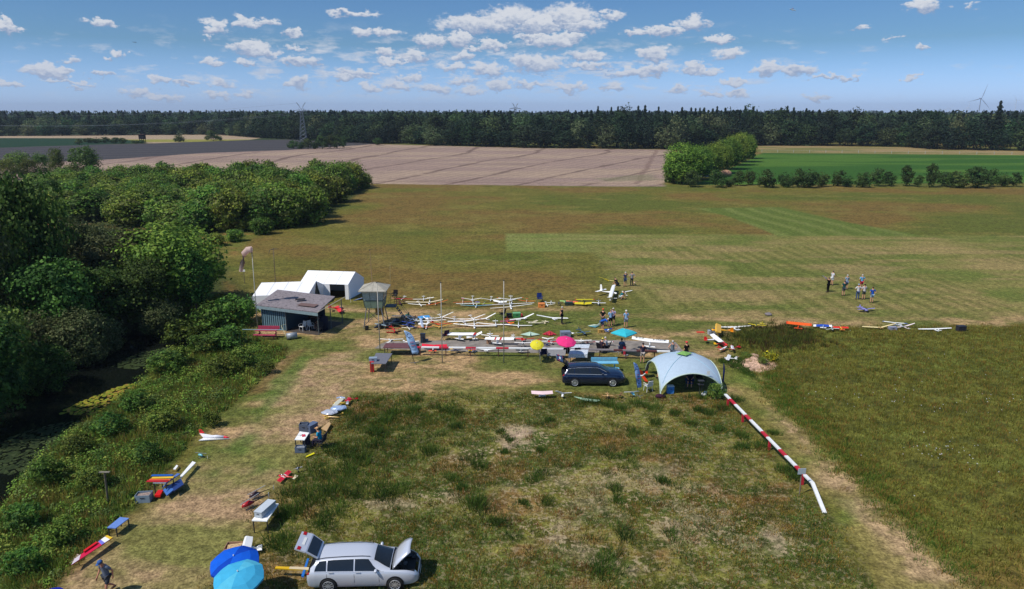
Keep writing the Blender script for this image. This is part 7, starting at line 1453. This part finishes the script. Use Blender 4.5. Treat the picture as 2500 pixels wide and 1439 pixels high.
person(0, 0, 2.9, 'seated person in dark shirt inside the dome tent', K(40, 44, 66), K(36, 44, 90), True, 'sit', loc=din(.35, -.75, .04)); person(0, 0, 1.9, 'seated person at the shaded left side of the dome tent', K(60, 60, 66), K(40, 40, 50), True, 'sit', loc=din(-1.3, .95, .04))
person(0, 0, 2.5, 'seated person in dark clothes in the shade of the shed', K(40, 44, 60), K(44, 44, 52), True, 'sit', loc=P_(5.55, 1.75, .03))
person(268, 1452, 2.75, 'man in grey polo shirt and blue cap walking at the bottom of the picture', K(112, 122, 140), K(66, 70, 78), True, 'walk', cap=K(50, 90, 150), skin=K(190, 130, 104), h=1.82, shoes=K(96, 70, 54))
# held model of the person in black
b = MB(); b.box((0, 0, 0), (.9, .12, .02), pm(K(90, 100, 150))); b.box((0, 0, -.02), (.06, .6, .05), pm(K(110, 110, 160))); o = b.build('held_glider'); g = G(*z8(1145, 265)); o.location = g + V3(-.5, .0, 1.78); o.rotation_euler = (.3, .5, .4); tag(o, 'blue grey model held up by the person in black', 'model aircraft')
# ------------------------------------------------------------------ far things: pylons, lines, turbines, hide, fence
pyl = mat(K(112, 120, 132), .6, .3, 0, name='galvanised')
def pylon(px, py, top, label, base_hidden=False, Y=None):
    g = G(px, py) if Y is None else V3(GY(px, 272, Y).x, Y, 0); t = GY(px, top, g.y); H = t.z; e = empty('power_pylon', g, .12); tag(e, label, 'pylon'); w0 = H * .085; r = .11 if Y is None else .2
    b = MB(); hw = H * .80
    for sx in (-1, 1):
        for sy in (-1, 1): b.bar((sx * w0, sy * w0, 0), (sx * w0 * .28, sy * w0 * .28, hw), r, pyl, n=4)
    n = 9
    for i in range(n):
        z0, z1_ = hw * (1 - (1 - i / n)) , hw * ((i + 1) / n); a0, a1 = w0 * (1 - .72 * i / n), w0 * (1 - .72 * (i + 1) / n)
        for s in (-1, 1): b.bar((-a0, s * a0, z0), (a1, s * a1, z1_), r * .55, pyl, n=4); b.bar((a0, s * a0, z0), (-a1, s * a1, z1_), r * .55, pyl, n=4)
    b.build('lattice_body', e); b = MB(); aw = H * .21
    b.bar((-aw, 0, hw), (aw, 0, hw), r * .9, pyl, n=4); b.bar((-aw, 0, hw), (0, 0, hw + H * .04), r * .7, pyl, n=4); b.bar((aw, 0, hw), (0, 0, hw + H * .04), r * .7, pyl, n=4)
    for s in (-1, 1):
        b.bar((0, 0, hw + .5), (s * aw * .52, 0, H), r * .9, pyl, n=4); b.bar((s * w0 * .3, 0, hw * .9), (s * aw * .3, 0, hw + H * .06), r * .7, pyl, n=4); b.bar((s * aw * .52, 0, H), (s * aw * .12, 0, hw + H * .1), r * .6, pyl, n=4); b.bar((s * aw, 0, hw), (s * aw, 0, hw - H * .05), r * .7, pyl, n=4)
    b.build('crossarm', e); return g, H
pg, pH = pylon(742, 352, 250, 'tall lattice power pylon rising over the left part of the forest'); pylon(1258, 300, 252, 'distant power pylon tip above the middle of the forest', Y=760)
b = MB()
for dx, zz in ((-pH * .21, pH * .74), (pH * .21, pH * .74), (-pH * .1, pH * .98)):
    p0 = pg + V3(dx, 0, zz); p1 = p0 + V3(-330, 20, -1); pts = [p0.lerp(p1, i / 14) - V3(0, 0, 30 * (i / 14) * (1 - i / 14)) for i in range(15)]; b.tube(pts, .03, pyl, 4)
O = V3(pg.x, pg.y, 0); o = b.build('power_lines', off=O); o.location = O; tag(o, 'sagging power lines running from the near pylon to the left', 'power line')
tw = mat(K(226, 230, 238), .5, var=0, name='turbine_white')
def turbine(px, hy, Y, L_, a, label, col=tw):
    c = GY(px, hy, Y); e = empty('wind_turbine', (c.x, c.y, 0)); tag(e, label, 'wind turbine', None); s = L_ / 40.0; b = MB(); b.bar((0, 0, -2), (0, 0, c.z), 1.6 * s, col, .9 * s, 8); b.build('tower', e); b = MB(); b.box((0, 1.5, c.z), (3.2 * s, 7 * s, 3.2 * s), col); b.build('nacelle', e)
    for i in range(3):
        t = a + i * 2.0944; d = V3(math.cos(t), 0, math.sin(t)); n_ = V3(-d.z, 0, d.x); p = V3(0, -3 * s, c.z); b = MB(); b.quadslab([p - n_ * .6 * s, p + d * L_ * .25 - n_ * 1.2 * s, p + d * L_, p + d * L_ * .25 + n_ * .5 * s], .5 * s, col); b.build('blade', e)
turbine(2395, 241, 1500, 31, 1.3, 'largest wind turbine, dark against the sky by the tall pine', mat(K(150, 160, 182), .6, var=0)); turbine(2249, 266, 3600, 34, 1.25, 'small white wind turbine left of the three others'); turbine(2310, 268, 4200, 32, 1.1, 'white wind turbine of the close pair, first'); turbine(2320, 266, 4400, 36, 1.0, 'white wind turbine of the close pair, second'); turbine(2364, 263, 3600, 34, 1.55, 'white wind turbine between the pair and the largest'); turbine(2482, 246, 3000, 26, 2.2, 'white wind turbine cut by the frame edge'); turbine(2182, 268, 4600, 34, .2, 'faintest white wind turbine above the forest')
g = G(349, 350); e = empty('hunting_hide', g); tag(e, 'small dark raised hunting hide at the yellow field', 'hide'); b = MB(); b.box((0, 0, 4.0), (3.2, 3.0, 2.8), mat(K(40, 34, 36), .9)); b.build('cabin', e); b = MB(); b.box((0, 0, 5.5), (3.8, 3.6, .2), mat(K(90, 60, 50), .9)); b.build('roof', e); 
for sx in (-1, 1): b = MB(); b.bar((sx * 1.4, -1.2, 0), (sx * 1.2, -1.2, 2.7), .2, wood(K(60, 50, 44)), n=4); b.bar((sx * 1.4, 1.2, 0), (sx * 1.2, 1.2, 2.7), .2, wood(K(60, 50, 44)), n=4); b.build('leg', e)
A_, B_ = G(80, 446), G(230, 442); e = empty('wire_fence', A_); tag(e, 'pale wire fence behind the young wood', 'fence'); fm = mat(K(170, 172, 168), .6)
for i in range(13): p = A_.lerp(B_, i / 12) - A_; b = MB(); b.bar(p, p + V3(0, 0, 1.5), .06, fm, n=5); b.build('post', e)
b = MB()
for z in (.3, .75, 1.2, 1.5): b.bar((0, 0, z), (B_ - A_) + V3(0, 0, z), .02, fm, n=4)
b.build('wire', e)
A_, B_ = G(1860, 372), G(2470, 378); e = empty('pasture_fence', A_); tag(e, 'row of thin pale pasture posts behind the green field', 'fence')
for i in range(16): p = A_.lerp(B_, i / 15) - A_; b = MB(); b.bar(p, p + V3(0, 0, 1.3), .10, fm, n=5); b.build('post', e)
b = MB(); b.bar((0, 0, 1.0), (B_ - A_) + V3(0, 0, 1.0), .02, fm, n=4); b.build('wire', e)
g = G(1712, 432); b = MB(); b.box((0, 0, .4), (4.5, 1.6, .8), mat(K(190, 190, 200), .7, var=.2), rz=.1); o = b.build('stacked_boards'); o.location = g; tag(o, 'pale stacked boards behind the hedge', 'boards'); g = G(1772, 428); b = MB(); b.ell((0, 0, .4), (2, 1.5, 1.3), mat(K(170, 130, 104), .9, var=.3)); o = b.build('earth_heap', smooth=True); o.location = g; tag(o, 'brown heap of earth behind the hedge', 'heap')
# ------------------------------------------------------------------ air
hm_ = bpy.data.materials.new('haze'); hm_.use_nodes = True; t = hm_.node_tree; t.nodes.clear(); pv = N('ShaderNodeVolumePrincipled', t); pv.inputs['Color'].default_value = (.62, .74, .92, 1); pv.inputs['Density'].default_value = .00010; ou = N('ShaderNodeOutputMaterial', t); L(pv.outputs[0], ou.inputs['Volume'], t)
b = MB(); b.box((0, 3200, 44), (12000, 8600, 96), hm_); o = b.build('haze'); tag(o, 'thin summer haze over the fields and far forest', 'haze', kind='stuff')
S.cycles.volume_bounces = 0
